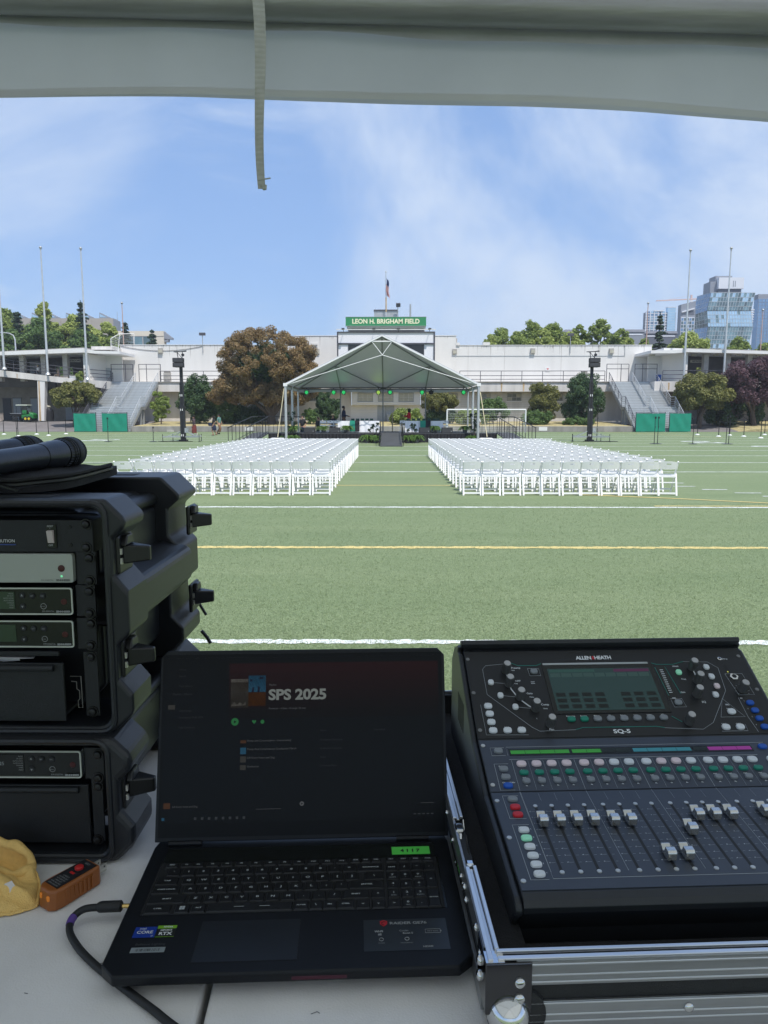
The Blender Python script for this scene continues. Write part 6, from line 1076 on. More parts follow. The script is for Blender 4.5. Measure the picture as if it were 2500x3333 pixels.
# power unit
yq = .963
pdu = thing('power_distribution_unit', 'black power distribution unit with rocker switch at the top of the upper rack', 'power unit', (CXR, yq, 1.70))
part('faceplate', 'rack_panel', pdu, MB().bx(-.88, -.3945, yq, yq + .05, 1.6965, 1.7400), bevel=.001); txt(pdu, [('POWER DISTRIBUTION', -.4988, yq - .0006, 1.7118, .0058, dict(align='RIGHT', bold=.00004))], 'print_white'); part('blue_line', mat('blue_print', (.03, .06, .22), .5), pdu, MB().bx(-.56, -.498, yq - .0008, yq - .0001, 1.7062, 1.7078))
sb_ = part('switch_frame', 'gloss_black', pdu, MB().bx(-.4557, -.4425, yq - .002, yq, 1.7022, 1.7345), bevel=.0006); part('rocker', mat('rocker_grey', (.32, .31, .30), .35, emit=(.9, .8, .75), es=.05), sb_, MB().hexa([(-.4537, yq - .0022, 1.7094), (-.4452, yq - .0022, 1.7094), (-.4452, yq - .0021, 1.7268), (-.4537, yq - .0021, 1.7268)], [(-.4535, yq - .0042, 1.7100), (-.4454, yq - .0042, 1.7100), (-.4454, yq - .0075, 1.7262), (-.4535, yq - .0075, 1.7262)]), bevel=.0006); txt(pdu, [('RESET', -.4497, yq - .0026, 1.7320, .0032, dict(bold=.00008)), ('OFF', -.4503, yq - .0026, 1.7064, .0034, dict(bold=.00008)), ('o', -.4502, yq - .0026, 1.7295, .0026, {})], 'print_grey')
screws(pdu, [(-.4027, 1.7345), (-.4041, 1.7030)], yq - .0001)
for z in (1.7308, 1.7065): part('small_screw', 'screw_black', pdu, MB().lathe([(.0024, 0), (.002, .0012)], (-.4247, yq, z), 10, M=Matrix.Rotation(R(90), 3, 'X')))
def receiver(label, zt, zb, xr, kind, root_y, scr):
    t = thing('wireless_receiver', label, 'receiver', (xr - .1, root_y, zb)); y = root_y
    face = rounded_rect(xr - .24, xr, zb, zt, .0035)
    part('chassis', 'rack_panel', t, MB().bx(xr - .238, xr - .002, y + .003, y + .09, zb + .001, zt - .001))
    if kind == 'silver':
        part('faceplate', 'panel_silver', t, MB().prism(list(reversed(face)), lambda u, v_: (u, y - .006, v_), lambda u, v_: (u, y + .003, v_)), bevel=.0008)
        zc = (zt + zb) / 2; part('infrared_window', 'red_cap', t, MB().lathe([(.0047, 0), (.0045, .0006), (.002, .001)], (xr - .0155, y - .006, zc), 18, M=Matrix.Rotation(R(90), 3, 'X'))); part('status_light', 'led_green', t, MB().lathe([(.0016, 0), (.001, .0008)], (xr - .0157, y - .006, zb + .0088), 12, M=Matrix.Rotation(R(90), 3, 'X')))
        txt(t, [('SENNHEISER', xr - .0045, y - .0064, zb + .0034, .0035, dict(align='RIGHT', bold=.00012, space=.95)), ('EW-DIGITAL', xr - .0265, y - .0064, zb + .0034, .0030, dict(align='RIGHT'))], mat('print_dark', (.08, .085, .08), .6))
    else:
        part('faceplate', 'gloss_black', t, MB().prism(list(reversed(face)), lambda u, v_: (u, y - .004, v_), lambda u, v_: (u, y + .003, v_)))
        bd = MB(); P = face; Q = rounded_rect(xr - .2382, xr - .0018, zb + .0018, zt - .0018, .0025); N = len(P)
        bd.add([(p[0], y - .0062, p[1]) for p in P] + [(p[0], y - .0062, p[1]) for p in Q] + [(p[0], y - .0041, p[1]) for p in P] + [(p[0], y - .0041, p[1]) for p in Q], [(i, (i + 1) % N, N + (i + 1) % N, N + i) for i in range(N)] + [(2 * N + i, 2 * N + (i + 1) % N, (i + 1) % N, i) for i in range(N)] + [(N + i, N + (i + 1) % N, 3 * N + (i + 1) % N, 3 * N + i) for i in range(N)]); part('border', 'border_silver', t, bd)
        lz0, lz1 = zb + .0075, zt - .006
        disp = part('display', 'lcd_green' if kind != 'dark' else 'gloss_black', t, MB().bx(xr - .15, xr - .0785, y - .0048, y - .0041, lz0, lz1)); it = []
        if kind != 'blank':
            for k, s_ in enumerate(('MUTE', 'AF OUT', 'AUTO LOCK', 'AUTO SCAN', 'CHARGE', 'SYNC', 'RESET')): it.append((s_, xr - .0795, y - .0052, lz1 - .0022 - k * .0032, .0024, dict(align='RIGHT')))
            it.append(('500.125', xr - .105, y - .0052, (lz0 + lz1) / 2, .007, dict(align='RIGHT')))
        if it: txt(t, it, 'print_grey', 'display_text')
        zc = (zt + zb) / 2
        for dx, dz in ((.068, .0075), (.068, -.0075), (.0545, .0072), (.0405, .0072)): part('button', 'rack_panel', t, MB().lathe([(.0042, 0), (.0038, .0014), (.001, .0016)], (xr - dx, y - .004, zc + dz), 14, M=Matrix.Rotation(R(90), 3, 'X')))
        txt(t, [('\u25b2' if False else '^', xr - .068, y - .0058, zc + .0068, .006, dict(bold=.0002)), ('v', xr - .068, y - .0058, zc - .0072, .0052, dict(bold=.0002)), ('SET', xr - .0545, y - .0058, zc + .0072, .0026, {}), ('ESC', xr - .0405, y - .0058, zc + .0072, .0026, {}), ('SYNC', xr - .0402, y - .0058, zc - .0072, .0022, {}), ('SENNHEISER', xr - .0035, y - .0064, zb + .0044, .0036, dict(align='RIGHT', bold=.00016, space=.95)), ('EW-DIGITAL', xr - .0255, y - .0048, zb + .0044, .0030, dict(align='RIGHT'))], 'print_grey')
        rg_ = MB(); rg_.path([(xr - .0402 + .0038 * math.cos(a * .3927), y - .0045, zc - .0072 + .0038 * math.sin(a * .3927)) for a in range(17)], .00035, 4, False); part('sync_ring', 'print_grey', t, rg_)
        part('infrared_window', 'red_cap', t, MB().lathe([(.0042, 0), (.0036, .0008)], (xr - .0125, y - .004, zc - .001), 16, M=Matrix.Rotation(R(90), 3, 'X')))
    ear = part('ear', 'rack_panel', t, MB().bx(xr + .0025, xr + .029, y - .001, y + .003, zb - .0035, zt + .0025), bevel=.0008); screws(t, scr, y - .0011)
    return t
receiver('silver fronted wireless receiver below the power unit', 1.6950, 1.6560, -.4220, 'silver', .965, [(-.4012, 1.6888), (-.4024, 1.6577)]); receiver('black wireless receiver with lit display in the middle of the upper rack', 1.6490, 1.6120, -.4250, 'text', .965, [(-.4036, 1.6433), (-.4047, 1.6129)]); receiver('black wireless receiver with blank display above the upper drawer', 1.6038, 1.5666, -.4260, 'blank', .965, [(-.4036, 1.5988), (-.4056, 1.5678)]); receiver('black wireless receiver in the lower rack case', 1.4275, 1.3890, -.4180, 'dark', .947, [(-.3966, 1.4207), (-.3976, 1.3875)])
def drawer(case, zt, zb, xr, y, scr, ex0, ex1, open_=.0):
    t = part('drawer', 'rack_panel', case, MB().bx(2 * CXR - xr, xr, y - open_, y - open_ + .004, zb, zt), bevel=.001); part('pull_lip', 'rack_panel', t, MB().tube((2 * CXR - xr, y - open_ - .002, zt - .006), (xr - .012, y - open_ - .002, zt - .006), .0045, n=10)); part('tray', 'rack_inner', t, MB().bx(2 * CXR - xr + .006, xr - .006, y - open_ + .004, y + .08, zb + .002, zb + .006)); part('ear', 'rack_panel', t, MB().bx(ex0, ex1, y, y + .003, zb + .003, zt + .012), bevel=.0008); screws(t, scr, y - .0001); return t
dr = drawer(RU, 1.5475, 1.4660, -.4390, .962, [(-.4053, 1.5529), (-.4067, 1.4752)], -.416, -.397, .012); part('rail_edge', 'rack_panel', dr, MB().bx(-.83, -.4477, .958, .964, 1.5545, 1.5612), bevel=.001)
part('lock_plate', 'steel_light', dr, MB().path([(-.4372, .966, 1.5237), (-.4225, .966, 1.5237), (-.4222, .966, 1.479), (-.428, .966, 1.479), (-.428, .966, 1.489), (-.4255, .966, 1.492), (-.4255, .966, 1.503), (-.429, .966, 1.506), (-.429, .966, 1.516), (-.436, .966, 1.5165)], .0006, 5))
drawer(RL, 1.3765, 1.2915, -.4125, .946, [(-.3983, 1.3749), (-.4025, 1.2968)], -.408, -.3925)
pp = MB(); pp.add([(-.56, .96, 1.553), (-.50, .955, 1.5525), (-.485, .965, 1.5500), (-.49, .99, 1.5505), (-.56, .99, 1.552), (-.525, .962, 1.5455), (-.50, .957, 1.549)], [(0, 1, 2, 3, 4), (0, 5, 6, 1)]); o = pp.build('paper', mat('paper', (.55, .55, .58), .8), None, origin=(-.525, .97, 1.55)); tag(o, 'crumpled white paper sticking out above the upper drawer', 'paper'); sd_ = o.modifiers.new('s', 'SOLIDIFY'); sd_.thickness = .0006
# strap on the rear of the case
hs_ = thing('case_strap', 'thin black strap hanging behind the rear latch of the upper rack', 'strap', (-.35, 1.39, 1.5)); part('strap', 'latch_black', hs_, MB().path([(-.388, 1.385, 1.545), (-.372, 1.388, 1.52), (-.357, 1.39, 1.492)], .0028, 6)); part('buckle', 'latch_black', hs_, MB().box((-.39, 1.386, 1.546), (.008, .006, .01))); part('lower_strap', 'latch_black', hs_, MB().path([(-.366, 1.385, 1.462), (-.356, 1.387, 1.448), (-.350, 1.388, 1.436)], .0035, 6))
# ================================================================ POUCH AND MICROPHONES
mat('neoprene', (.016, .016, .018), .85, var=.15, scale=60, bump=.25, bscale=700); mat('mic_body', (.045, .05, .062), .30, .5, var=.08, scale=20, bump=.05, bscale=300); mat('mic_mesh', (.018, .018, .020), .4, .5)
pg = thing('zip_pouch', 'black padded zip pouch lying on the upper rack case', 'pouch', (-.66, 1.15, 1.771)); s = MB(); nu, nv = 26, 16; vs = []
def pouch(u, v_): # u 0..1 left->right, v 0..1 front->back
    xr = -.446 - .012 * (1 - v_) - .05 * abs(2 * v_ - 1) ** 6; x = -.90 + (xr + .90) * u; y = .995 + .25 * v_ + .015 * u * u * v_; e = min(1, 5 * (1 - u)) ; h = .005 + .019 * (min(1, 6 * v_) * min(1, 7 * (1 - v_))) ** .5 * (.35 + .65 * e ** .5); lift = .010 * u ** 8 * v_; return x, y, h, lift
for i in range(nu + 1):
    for j in range(nv + 1): x, y, h, l = pouch(i / nu, j / nv); vs.append((x, y, 1.772 + l + h + .0015 * math.sin(i * 1.7 + j)))
k = len(vs)
for i in range(nu + 1):
    for j in range(nv + 1): x, y, h, l = pouch(i / nu, j / nv); vs.append((x, y, 1.772 + l))
m = nv + 1; fs = [(i * m + j, (i + 1) * m + j, (i + 1) * m + j + 1, i * m + j + 1) for i in range(nu) for j in range(nv)] + [(k + i * m + j + 1, k + (i + 1) * m + j + 1, k + (i + 1) * m + j, k + i * m + j) for i in range(nu) for j in range(nv)] + [(i * m, k + i * m, k + (i + 1) * m, (i + 1) * m) for i in range(nu)] + [((i + 1) * m + nv, k + (i + 1) * m + nv, k + i * m + nv, i * m + nv) for i in range(nu)] + [(nu * m + j, k + nu * m + j, k + nu * m + j + 1, nu * m + j + 1) for j in range(nv)] + [(j + 1, k + j + 1, k + j, j) for j in range(nv)]
s.add(vs, fs, True); part('body', 'neoprene', pg, s)
zp = []
for i in range(0, nu + 1): x, y, h, l = pouch(i / nu, 0); zp.append((x, y - .003, 1.772 + l + .012))
for j in range(1, int(nv * .8)): x, y, h, l = pouch(1, j / nv); zp.append((x + .003, y, 1.772 + l + .014))
part('zip', 'latch_black', pg, MB().path(zp, .0032, 6)); part('piping', 'neoprene', pg, MB().path([(x, y, z + .006) for x, y, z in zp], .003, 6)); part('zip_puller', 'screw_black', pg, MB().bar((-.535, .985, 1.787), (-.497, .978, 1.777), .006, .002).box((-.537, .986, 1.789), (.012, .006, .006)))
lm = MB(); Mx = Matrix.Translation((-.475, 1.262, 1.8155)) @ Matrix.Rotation(R(25), 4, 'Z') @ Matrix.Rotation(R(-8), 4, 'X'); lm.add([Mx @ Vector(p) for p in ((-.045, -.004, 0), (.028, -.006, 0), (.04, .004, 0), (-.02, .006, 0))], [(0, 1, 2, 3)]); 
def microphone(label, head, tail, r_=.0245):
    h = Vector(head); d = (Vector(tail) - h).normalized(); L_ = (Vector(tail) - h).length; M = d.to_track_quat('Z', 'Y').to_matrix(); t = thing('microphone', label, 'microphone', head, 0, 'handheld wireless microphones', local=True)
    part('body', 'mic_body', t, MB().lathe([(.0205, .034), (.0222, .036), (.0215, .060), (.0190, .085), (.0178, .13), (.0170, .20), (.0165, L_), (.014, L_ + .004)], (0, 0, 0), 28, M=M)); part('seam_ring', 'mic_mesh', t, MB().lathe([(.0196, .0862), (.0193, .0875)], (0, 0, 0), 28, M=M))
    part('grille', 'mic_mesh', t, MB().lathe([(.006, -.0255), (.014, -.0225), (.0205, -.015), (.0243, -.003), (.0245, .006), (.0240, .018), (.0228, .034)], (0, 0, 0), 28, M=M)); part('grille_band', 'rack_panel', t, MB().lathe([(.0250, .001), (.0254, .004), (.0254, .008), (.0250, .011)], (0, 0, 0), 28, M=M))
    ms = MB()   # mesh weave as fine raised rings and ribs
    for kk in range(9): z = -.021 + kk * .0056; rr_ = .0248 if z > -.001 else .0248 * math.sqrt(max(.05, 1 - (z / .027) ** 2)); ms.lathe([(rr_ - .0004, z - .0005), (rr_ + .0003, z), (rr_ - .0004, z + .0005)], (0, 0, 0), 28, M=M)
    for a in range(34):
        ca, sa = math.cos(a * .18480), math.sin(a * .18480); ms.path([M @ Vector((rr * ca, rr * sa, z)) for rr, z in ((.0145, -.0225), (.021, -.015), (.0247, -.003), (.0243, .018), (.0231, .034))], .00045, 3, False)
    part('grille_weave', 'gloss_black', t, ms); return t
microphone('nearer black handheld microphone lying on the zip pouch', (-.5215, 1.20, 1.8175), (-.552, .955, 1.8110)); microphone('farther black handheld microphone behind the nearer one', (-.600, 1.225, 1.8190), (-.655, .985, 1.8120))
lg = MB(); lg.add([(-.500, 1.195, 1.7985), (-.468, 1.215, 1.7985), (-.470, 1.222, 1.7985), (-.487, 1.217, 1.7985)], [(0, 1, 2, 3)]); part('printed_logo', 'print_grey', pg, lg)
# ================================================================ CLOTH AND OUTLET TESTER
def smooth_pts(P, n=6):
    P = [Vector(p) for p in P]; out = []
    for i in range(len(P) - 1):
        p0 = P[max(i - 1, 0)]; p1 = P[i]; p2 = P[i + 1]; p3 = P[min(i + 2, len(P) - 1)]
        for k in range(n): t_ = k / n; out.append(.5 * ((2 * p1) + (p2 - p0) * t_ + (2 * p0 - 5 * p1 + 4 * p2 - p3) * t_ ** 2 + (3 * p1 - p0 - 3 * p2 + p3) * t_ ** 3))
    return out + [P[-1]]
mat('microfibre', (.88, .58, .20), .95, var=.10, scale=60, bump=.5, bscale=700, spec=.05)
rim_top = [(-.5571, .915, 1.320), (-.5396, .915, 1.318), (-.5247, .914, 1.3145), (-.5076, .911, 1.311), (-.4913, .907, 1.3085), (-.4804, .903, 1.304), (-.4727, .897, 1.2995), (-.4685, .891, 1.294)]
rim_bot = [(-.5337, .885, 1.2966), (-.5142, .880, 1.2964), (-.4999, .878, 1.2933), (-.4873, .876, 1.2916), (-.4778, .877, 1.291), (-.4708, .880, 1.2921), (-.4675, .885, 1.2929), (-.4685, .891, 1.294)]
hem_c = [(-.4952, .813, 1.2762), (-.4805, .8147, 1.2762), (-.4726, .8176, 1.2765), (-.4599, .8205, 1.2762), (-.4508, .8243, 1.2768), (-.4425, .8301, 1.2762), (-.4365, .8359, 1.2765), (-.4435, .8555, 1.2775), (-.4487, .8690, 1.2785), (-.4560, .880, 1.284), (-.4650, .889, 1.290)]
back_c = [(-.5685, .921, 1.3165), (-.5508, .921, 1.313), (-.5356, .920, 1.310), (-.5236, .919, 1.3055), (-.5041, .915, 1.3035)]
roll_c = [(-.5433, .862, 1.2985), (-.5133, .860, 1.2970), (-.4992, .858, 1.2953), (-.488, .855, 1.293), (-.480, .850, 1.2890), (-.4768, .845, 1.2840), (-.4765, .838, 1.2795), (-.4824, .831, 1.2775)]
def resample(P, n):
    Q = smooth_pts(P, 8); L_ = [0]
    for u_, w_ in zip(Q[:-1], Q[1:]): L_.append(L_[-1] + (w_ - u_).length)
    out = []
    for k in range(n):
        t_ = L_[-1] * k / (n - 1); i = max(i for i in range(len(L_)) if L_[i] <= t_ + 1e-9); i = min(i, len(Q) - 2); f = (t_ - L_[i]) / max(1e-9, L_[i + 1] - L_[i]); out.append(Q[i].lerp(Q[i + 1], f))
    return out
def cloth_grid(mbx, A, B, rows, fn):
    n_ = 44; A = resample(A, n_); B = resample(B, n_); vs = []
    for i in range(n_):
        for j in range(rows + 1): t_ = j / rows; vs.append(A[i].lerp(B[i], t_) + Vector(fn(i / (n_ - 1), t_)))
    mbx.add(vs, [(i * (rows + 1) + j, (i + 1) * (rows + 1) + j, (i + 1) * (rows + 1) + j + 1, i * (rows + 1) + j + 1) for i in range(n_ - 1) for j in range(rows)], True)
cl = MB(); sn = lambda t_: math.sin(math.pi * t_)
cloth_grid(cl, rim_top, rim_bot, 14, lambda u_, t_: (0, .013 * sn(t_) * (1 - u_ ** 3), -.016 * sn(t_) * (1 - u_ ** 4) + .0022 * math.sin(9 * u_ + 7 * t_) * sn(t_)))
cloth_grid(cl, rim_bot, hem_c, 22, lambda u_, t_: (.003 * math.sin(6 * t_ + 3 * u_) * sn(t_), -.004 * sn(t_), (.010 * sn(t_) + .0045 * math.sin(13 * u_ + 2.5 * math.sin(4 * t_)) * sn(t_) + .0016 * math.sin(29 * u_ - 9 * t_) * sn(t_)) * (1 - .5 * u_)))
cloth_grid(cl, back_c, rim_top[:6], 8, lambda u_, t_: (0, -.002 * sn(t_), .004 * sn(t_)))
rp_ = resample(rim_top + rim_bot[::-1][1:], 70); cl.path([q + Vector((0, 0, .0012 * math.sin(i * .6))) for i, q in enumerate(rp_)], [.0058 + .0012 * math.sin(i * .33) for i in range(70)], 12)
rp_ = resample(roll_c, 40); cl.path(rp_, [(.0125 - .005 * (i / 39)) * (1 + .1 * math.sin(i * .5)) for i in range(40)], 14); hp_ = resample(hem_c, 70)
cl.path([q + Vector((0, 0, .0006)) for q in hp_], [.0019 + .0003 * math.sin(i * 1.1) for i in range(70)], 7)
ct = thing('cleaning_cloth', 'crumpled yellow microfibre cloth at the left edge of the table', 'cloth', (-.50, .87, 1.2745)); part('cloth', 'microfibre', ct, cl)
tg = MB(); tg.quad((-.4805, .8455, 1.2985), (-.4730, .8495, 1.3005), (-.4626, .8440, 1.2900), (-.4712, .8395, 1.2870)); part('care_tag', mat('tag_white', (.62, .58, .55), .8), ct, tg)
mat('tester_orange', (.27, .085, .018), .38, var=.08, scale=60, spec=.5); mat('tester_label', (.014, .014, .017), .5); mat('tester_glint', (.50, .14, .02), .12, emit=(1, .35, .03), es=.12)
tt = thing('outlet_tester', 'orange brown outlet tester with red button and metal prongs on the table', 'tester', (-.4065, .861, 1.2742), R(57), local=True)
part('housing', 'tester_orange', tt, MB().prism([(-.036, -.010), (-.030, -.0165), (-.018, -.0185), (.034, -.0160), (.036, -.013), (.036, .013), (.034, .0160), (-.018, .0185), (-.030, .0165), (-.036, .010)], lambda u, v_: (u, v_, 0), lambda u, v_: (u if u > -.02 else u + .003, v_ * .96, .0260)), bevel=.0035, seg=4)
for kk in range(7): part('grip_rib', 'tester_orange', tt, MB().bx(-.016 + kk * .006, -.0135 + kk * .006, -.0184, -.0168, .004, .021)); 
part('label', 'tester_label', tt, MB().bx(-.024, .032, -.0125, .0125, .026, .0266)); part('test_button', mat('button_red', (.45, .02, .02), .4), tt, MB().lathe([(.0055, 0), (.0055, .003), (.004, .0042), (.001, .0044)], (.015, 0, .0266), 18)); part('button_ring', 'tester_label', tt, MB().lathe([(.0072, 0), (.0072, .001)], (.015, 0, .0265), 18))
lt = MB(); Mz = Matrix.Rotation(R(90 - 90), 4, 'Z')
for i_, s_ in enumerate(('OPEN GROUND', 'OPEN NEUTRAL', 'OPEN HOT', 'HOT/GRD REV', 'HOT/NEU REV', 'CORRECT')): add_text(lt, s_, Matrix.Translation((-.0215 + i_ * .0036, .0, .0268)) @ Matrix.Rotation(R(-90), 4, 'Z'), .0027)
add_text(lt, 'GFCI', Matrix.Translation((.027, 0, .0268)) @ Matrix.Rotation(R(-90), 4, 'Z'), .004); part('lettering', 'print_grey', tt, lt); part('test_mark', 'button_red', tt, MB().bx(.0035, .0068, -.004, .004, .0266, .0269))
for yy in (-.008, .006): part('lamp', 'tester_glint', tt, MB().box((-.0335, yy, .0165), (.004, .0045, .007)), bevel=.0015)  # glowing amber blocks stand for two bright reflections on this end
for yy in (-.0064, .0064): p_ = part('blade', 'steel_light', tt, MB().bx(.034, .050, yy - .0008, yy + .0008, .012, .019)); part('blade_hole', 'rack_inner', p_, MB().bx(.0455, .0475, yy - .00095, yy + .00095, .0145, .0165))
part('ground_pin', 'steel_light', tt, MB().tube((.034, 0, .006), (.053, 0, .006), .0024, n=10))
# ================================================================ AUDIO CABLE
mat('cable_black', (.014, .015, .016), .5, spec=.4); ac = thing('audio_cable', 'black audio cable plugged into the left side of the laptop', 'cable', (-.34, .80, 1.275))
cp_ = [(-.3495, .8135, 1.291), (-.366, .8125, 1.2895), (-.3745, .806, 1.287), (-.3765, .795, 1.285), (-.372, .782, 1.283), (-.362, .769, 1.2815), (-.345, .752, 1.280), (-.318, .730, 1.279), (-.285, .7055, 1.279), (-.262, .689, 1.279), (-.238, .672, 1.279), (-.2160, .6555, 1.279), (-.180, .632, 1.279), (-.12, .60, 1.279)]
sp_ = smooth_pts(cp_); part('lead', 'cable_black', ac, MB().path(sp_, .0042, 12)); part('plug', 'cable_black', ac, MB().path([(-.3520, .8133, 1.2912), (-.349, .8135, 1.2912), (-.346, .8140, 1.2912), (-.324, .8155, 1.2912), (-.3225, .8156, 1.2912)], [.0045, .0062, .0066, .0066, .005], 16)); part('plug_tip', mat('gold', (.80, .55, .20), .25, .9), ac, MB().tube((-.3225, .8156, 1.2912), (-.310, .8162, 1.2912), .0026, n=12)); part('purple_tape', mat('tape_purple', (.10, .05, .25), .5), ac, MB().path(sp_[14:21], .0047, 12))
# ================================================================ LAPTOP
mat('laptop_shell', (.008, .0095, .013), .42, .15, var=.06, scale=30, bump=.03, bscale=900, spec=.32); mat('laptop_key', (.009, .010, .012), .45, spec=.4); mat('laptop_pad', (.016, .019, .024), .32, .2, spec=.5); mat('key_print', (.34, .37, .38), .6)
def screen_glass():
    m = mat('screen_glass', (.004, .005, .007), .28, var=.0, spec=.16); return m
screen_glass()
LP = thing('laptop', 'open black laptop showing a dim playlist screen in the middle of the table', 'laptop', (-.10684, .70083, 1.2742), .05018, local=True)
bp_ = [(-.1985, .018), (-.182, .0), (.182, .0), (.1985, .018), (.1985, .232), (.186, .284), (-.186, .284), (-.1985, .232)]
part('base', 'laptop_shell', LP, MB().prism(bp_, lambda u, v_: (u, v_, .003 + .011 * max(0, 1 - v_ / .05)), lambda u, v_: (u, v_, .0262)), bevel=.0022, seg=3)
part('front_glow_bar', mat('glow_bar', (.02, .01, .015), .3, emit=(.55, .02, .16), es=.022), LP, MB().bx(.004, .062, -.0004, .001, .0165, .0205), bevel=.0004); 
for fx in (-.16, .16):
    for fy in (.03, .25): part('rubber_foot', 'latch_black', LP, MB().box((fx, fy, .0015), (.03, .01, .003)))
ZB = .0262
part('speaker_strip', 'gloss_black', LP, MB().bx(-.178, .178, .1955, .2265, ZB, ZB + .0004)); part('palm_edge', 'gloss_black', LP, MB().bx(-.180, .180, .0935, .1945, ZB + .0001, ZB + .0003))
tp = part('touchpad', 'laptop_pad', LP, MB().bx(-.104, .008, .0165, .0805, ZB + .0002, ZB + .0006)); part('touchpad_gap', 'rack_inner', tp, MB().bx(-.1046, .0086, .0159, .0811, ZB, ZB + .0003))
kbd = part('keyboard', 'rack_inner', LP, MB().bx(-.1795, .1775, .0935, .1935, ZB + .0003, ZB + .0008)); LG = MB(); KM = {}
def key(xc, yc, w=16.2, h=15.2, s='', sub='', size=4.6, dx=0.0):
    kk = (w, h)
    if kk not in KM:
        a, b = w / 2000, h / 2000; KM[kk] = MB().hexa([(-a, -b, 0), (a, -b, 0), (a, b, 0), (-a, b, 0)], [(-a + .0009, -b + .0009, .0018), (a - .0009, -b + .0009, .0018), (a - .0009, b - .0009, .0018), (-a + .0009, b - .0009, .0018)]).mesh('key'); KM[kk].materials.append(MATS['laptop_key'])
    inst('key', KM[kk], kbd, (xc / 1000, yc / 1000, ZB + .0008)); zt = ZB + .0029
    if s: add_text(LG, s, Matrix.Translation((xc / 1000 + dx, (yc + (1.2 if sub else 0)) / 1000, zt)), size / 1000, sx=1.45, bold=.00012)
    if sub: add_text(LG, sub, Matrix.Translation((xc / 1000, (yc - 4.0) / 1000, zt)), .0026, sx=1.25)
fx = [-164, -145.5, -131, -112.5, -94, -75.5, -57, -38.5, -20, -1.5, 17, 35.5, 54]
for x, s_ in zip(fx, ('ESC', 'F1', 'F2', 'F3', 'F4', 'F5', 'F6', 'F7', 'F8', 'F9', 'F10', 'F11', 'F12')): key(x, 187, 15.5, 9.5, s_, '', 2.8)
for x, s_ in ((72, 'SCR'), (85, 'INS'), (98.5, 'DEL'), (118, 'PRT'), (134.2, 'PGU'), (150.3, 'PGD'), (166, 'PWR')): key(x, 188, 12.5, 9.5, s_, '', 2.4)
for i, s_ in enumerate('`1234567890-='): key(-158.3 + 18.5 * i, 172, s=s_)
key(91, 172, 33, 15.2, 'BACKSPACE', '', 2.6); 
for x, s_ in ((118, 'NUM'), (134.2, '/'), (150.3, '*'), (166, '-')): key(x, 171, 14.2, 15.2, s_, '', 2.6 if len(s_) > 1 else 4.6)
key(-162.5, 154.5, 27, 15.2, 'TAB', '', 3.0)
for i, s_ in enumerate('QWERTYUIOP[]'): key(-136 + 18.47 * i, 154.5, s=s_)
key(95, 154.5, 24, 15.2, '\\'); 
for x, s_, b_ in ((118, '7', 'HOME'), (134.2, '8', '^'), (150.3, '9', 'PGUP')): key(x, 153.7, 14.2, 15.2, s_, b_, 4.4)
key(-159.5, 137.5, 33, 15.2, 'CAPS LOCK', '', 2.8)
for i, s_ in enumerate("ASDFGHJKL;'"): key(-130.6 + 18.47 * i, 137.5, s=s_)
key(85.5, 137.5, 42, 15.2, 'ENTER', '', 3.2)
for x, s_, b_ in ((118, '4', '<'), (134.2, '5', ''), (150.3, '6', '>')): key(x, 136.5, 14.2, 15.2, s_, b_, 4.4)
key(166, 145, 14.2, 32, '+'); key(-154.5, 119.5, 44, 15.2, 'SHIFT', '', 3.0)
for i, s_ in enumerate('ZXCVBNM,./'): key(-120.6 + 18.5 * i, 119.5, s=s_)
key(72, 119.5, 32, 15.2, 'SHIFT', '', 3.0); key(98.8, 119, s='^')
for x, s_, b_ in ((118, '1', 'END'), (134.2, '2', 'v'), (150.3, '3', 'PGDN')): key(x, 119.2, 14.2, 15.2, s_, b_, 4.4)
key(166, 110, 14.2, 32, 'ENTER', '', 2.4); key(-161, 102, 30, 14.5, 'CTRL', '', 2.8); key(-132.5, 102, 17, 14.5); key(-113.5, 102, 17, 14.5, 'ALT', '', 2.8); key(-53, 102, 100, 14.5); key(7, 102, 17, 14.5, 'ALTGR', '', 2.4); key(24.5, 102, 15, 14.5, '\\'); key(41, 102, 15, 14.5, 'FN', '', 2.8); key(60, 102, 20, 14.5, 'CTRL', '', 2.8)
for x, s_ in ((80.4, '<'), (98.8, 'v'), (117.5, '>')): key(x, 101, 15.5, 14.5, s_, '', 4.2)
key(134.2, 101, 14.2, 14.5, '0', 'INS', 4.2); key(150.3, 101, 14.2, 14.5, '.')
for x in (-66, -36): LG.add([((x - 6) / 1000, .1018, ZB + .0029), ((x + 6) / 1000, .1018, ZB + .0029), ((x + 6) / 1000, .1026, ZB + .0029), ((x - 6) / 1000, .1026, ZB + .0029)], [(0, 1, 2, 3)])
for dx_ in (0, 1):
    for dy_ in (0, 1): LG.add([(-.1355 + dx_ * .0032, .0993 + dy_ * .0032, ZB + .0029), (-.1326 + dx_ * .0032, .0993 + dy_ * .0032, ZB + .0029), (-.1326 + dx_ * .0032, .1022 + dy_ * .0032, ZB + .0029), (-.1355 + dx_ * .0032, .1022 + dy_ * .0032, ZB + .0029)], [(0, 1, 2, 3)])
part('key_legends', 'key_print', LP, LG)
def flat(nm, m, root, x0, x1, y0, y1, z, th=.00012): return part(nm, m, root, MB().bx(x0, x1, y0, y1, z, z + th))
Zs = ZB + .0003
def ltext(root, items, m, nm='lettering', z=Zs + .0003):
    s = MB()
    for st_, x, y, sz, kw in items: add_text(s, st_, Matrix.Translation((x, y, z)), sz, **kw)
    return part(nm, m, root, s)
nt2 = thing('sticky_note', 'small bright green tape label reading 4117 above the number pad', 'label', (0, 0, 0), 0); bpy.data.objects.remove(nt2)
MLP = Matrix.Translation(LP.location) @ Matrix.Rotation(.05018, 4, 'Z')
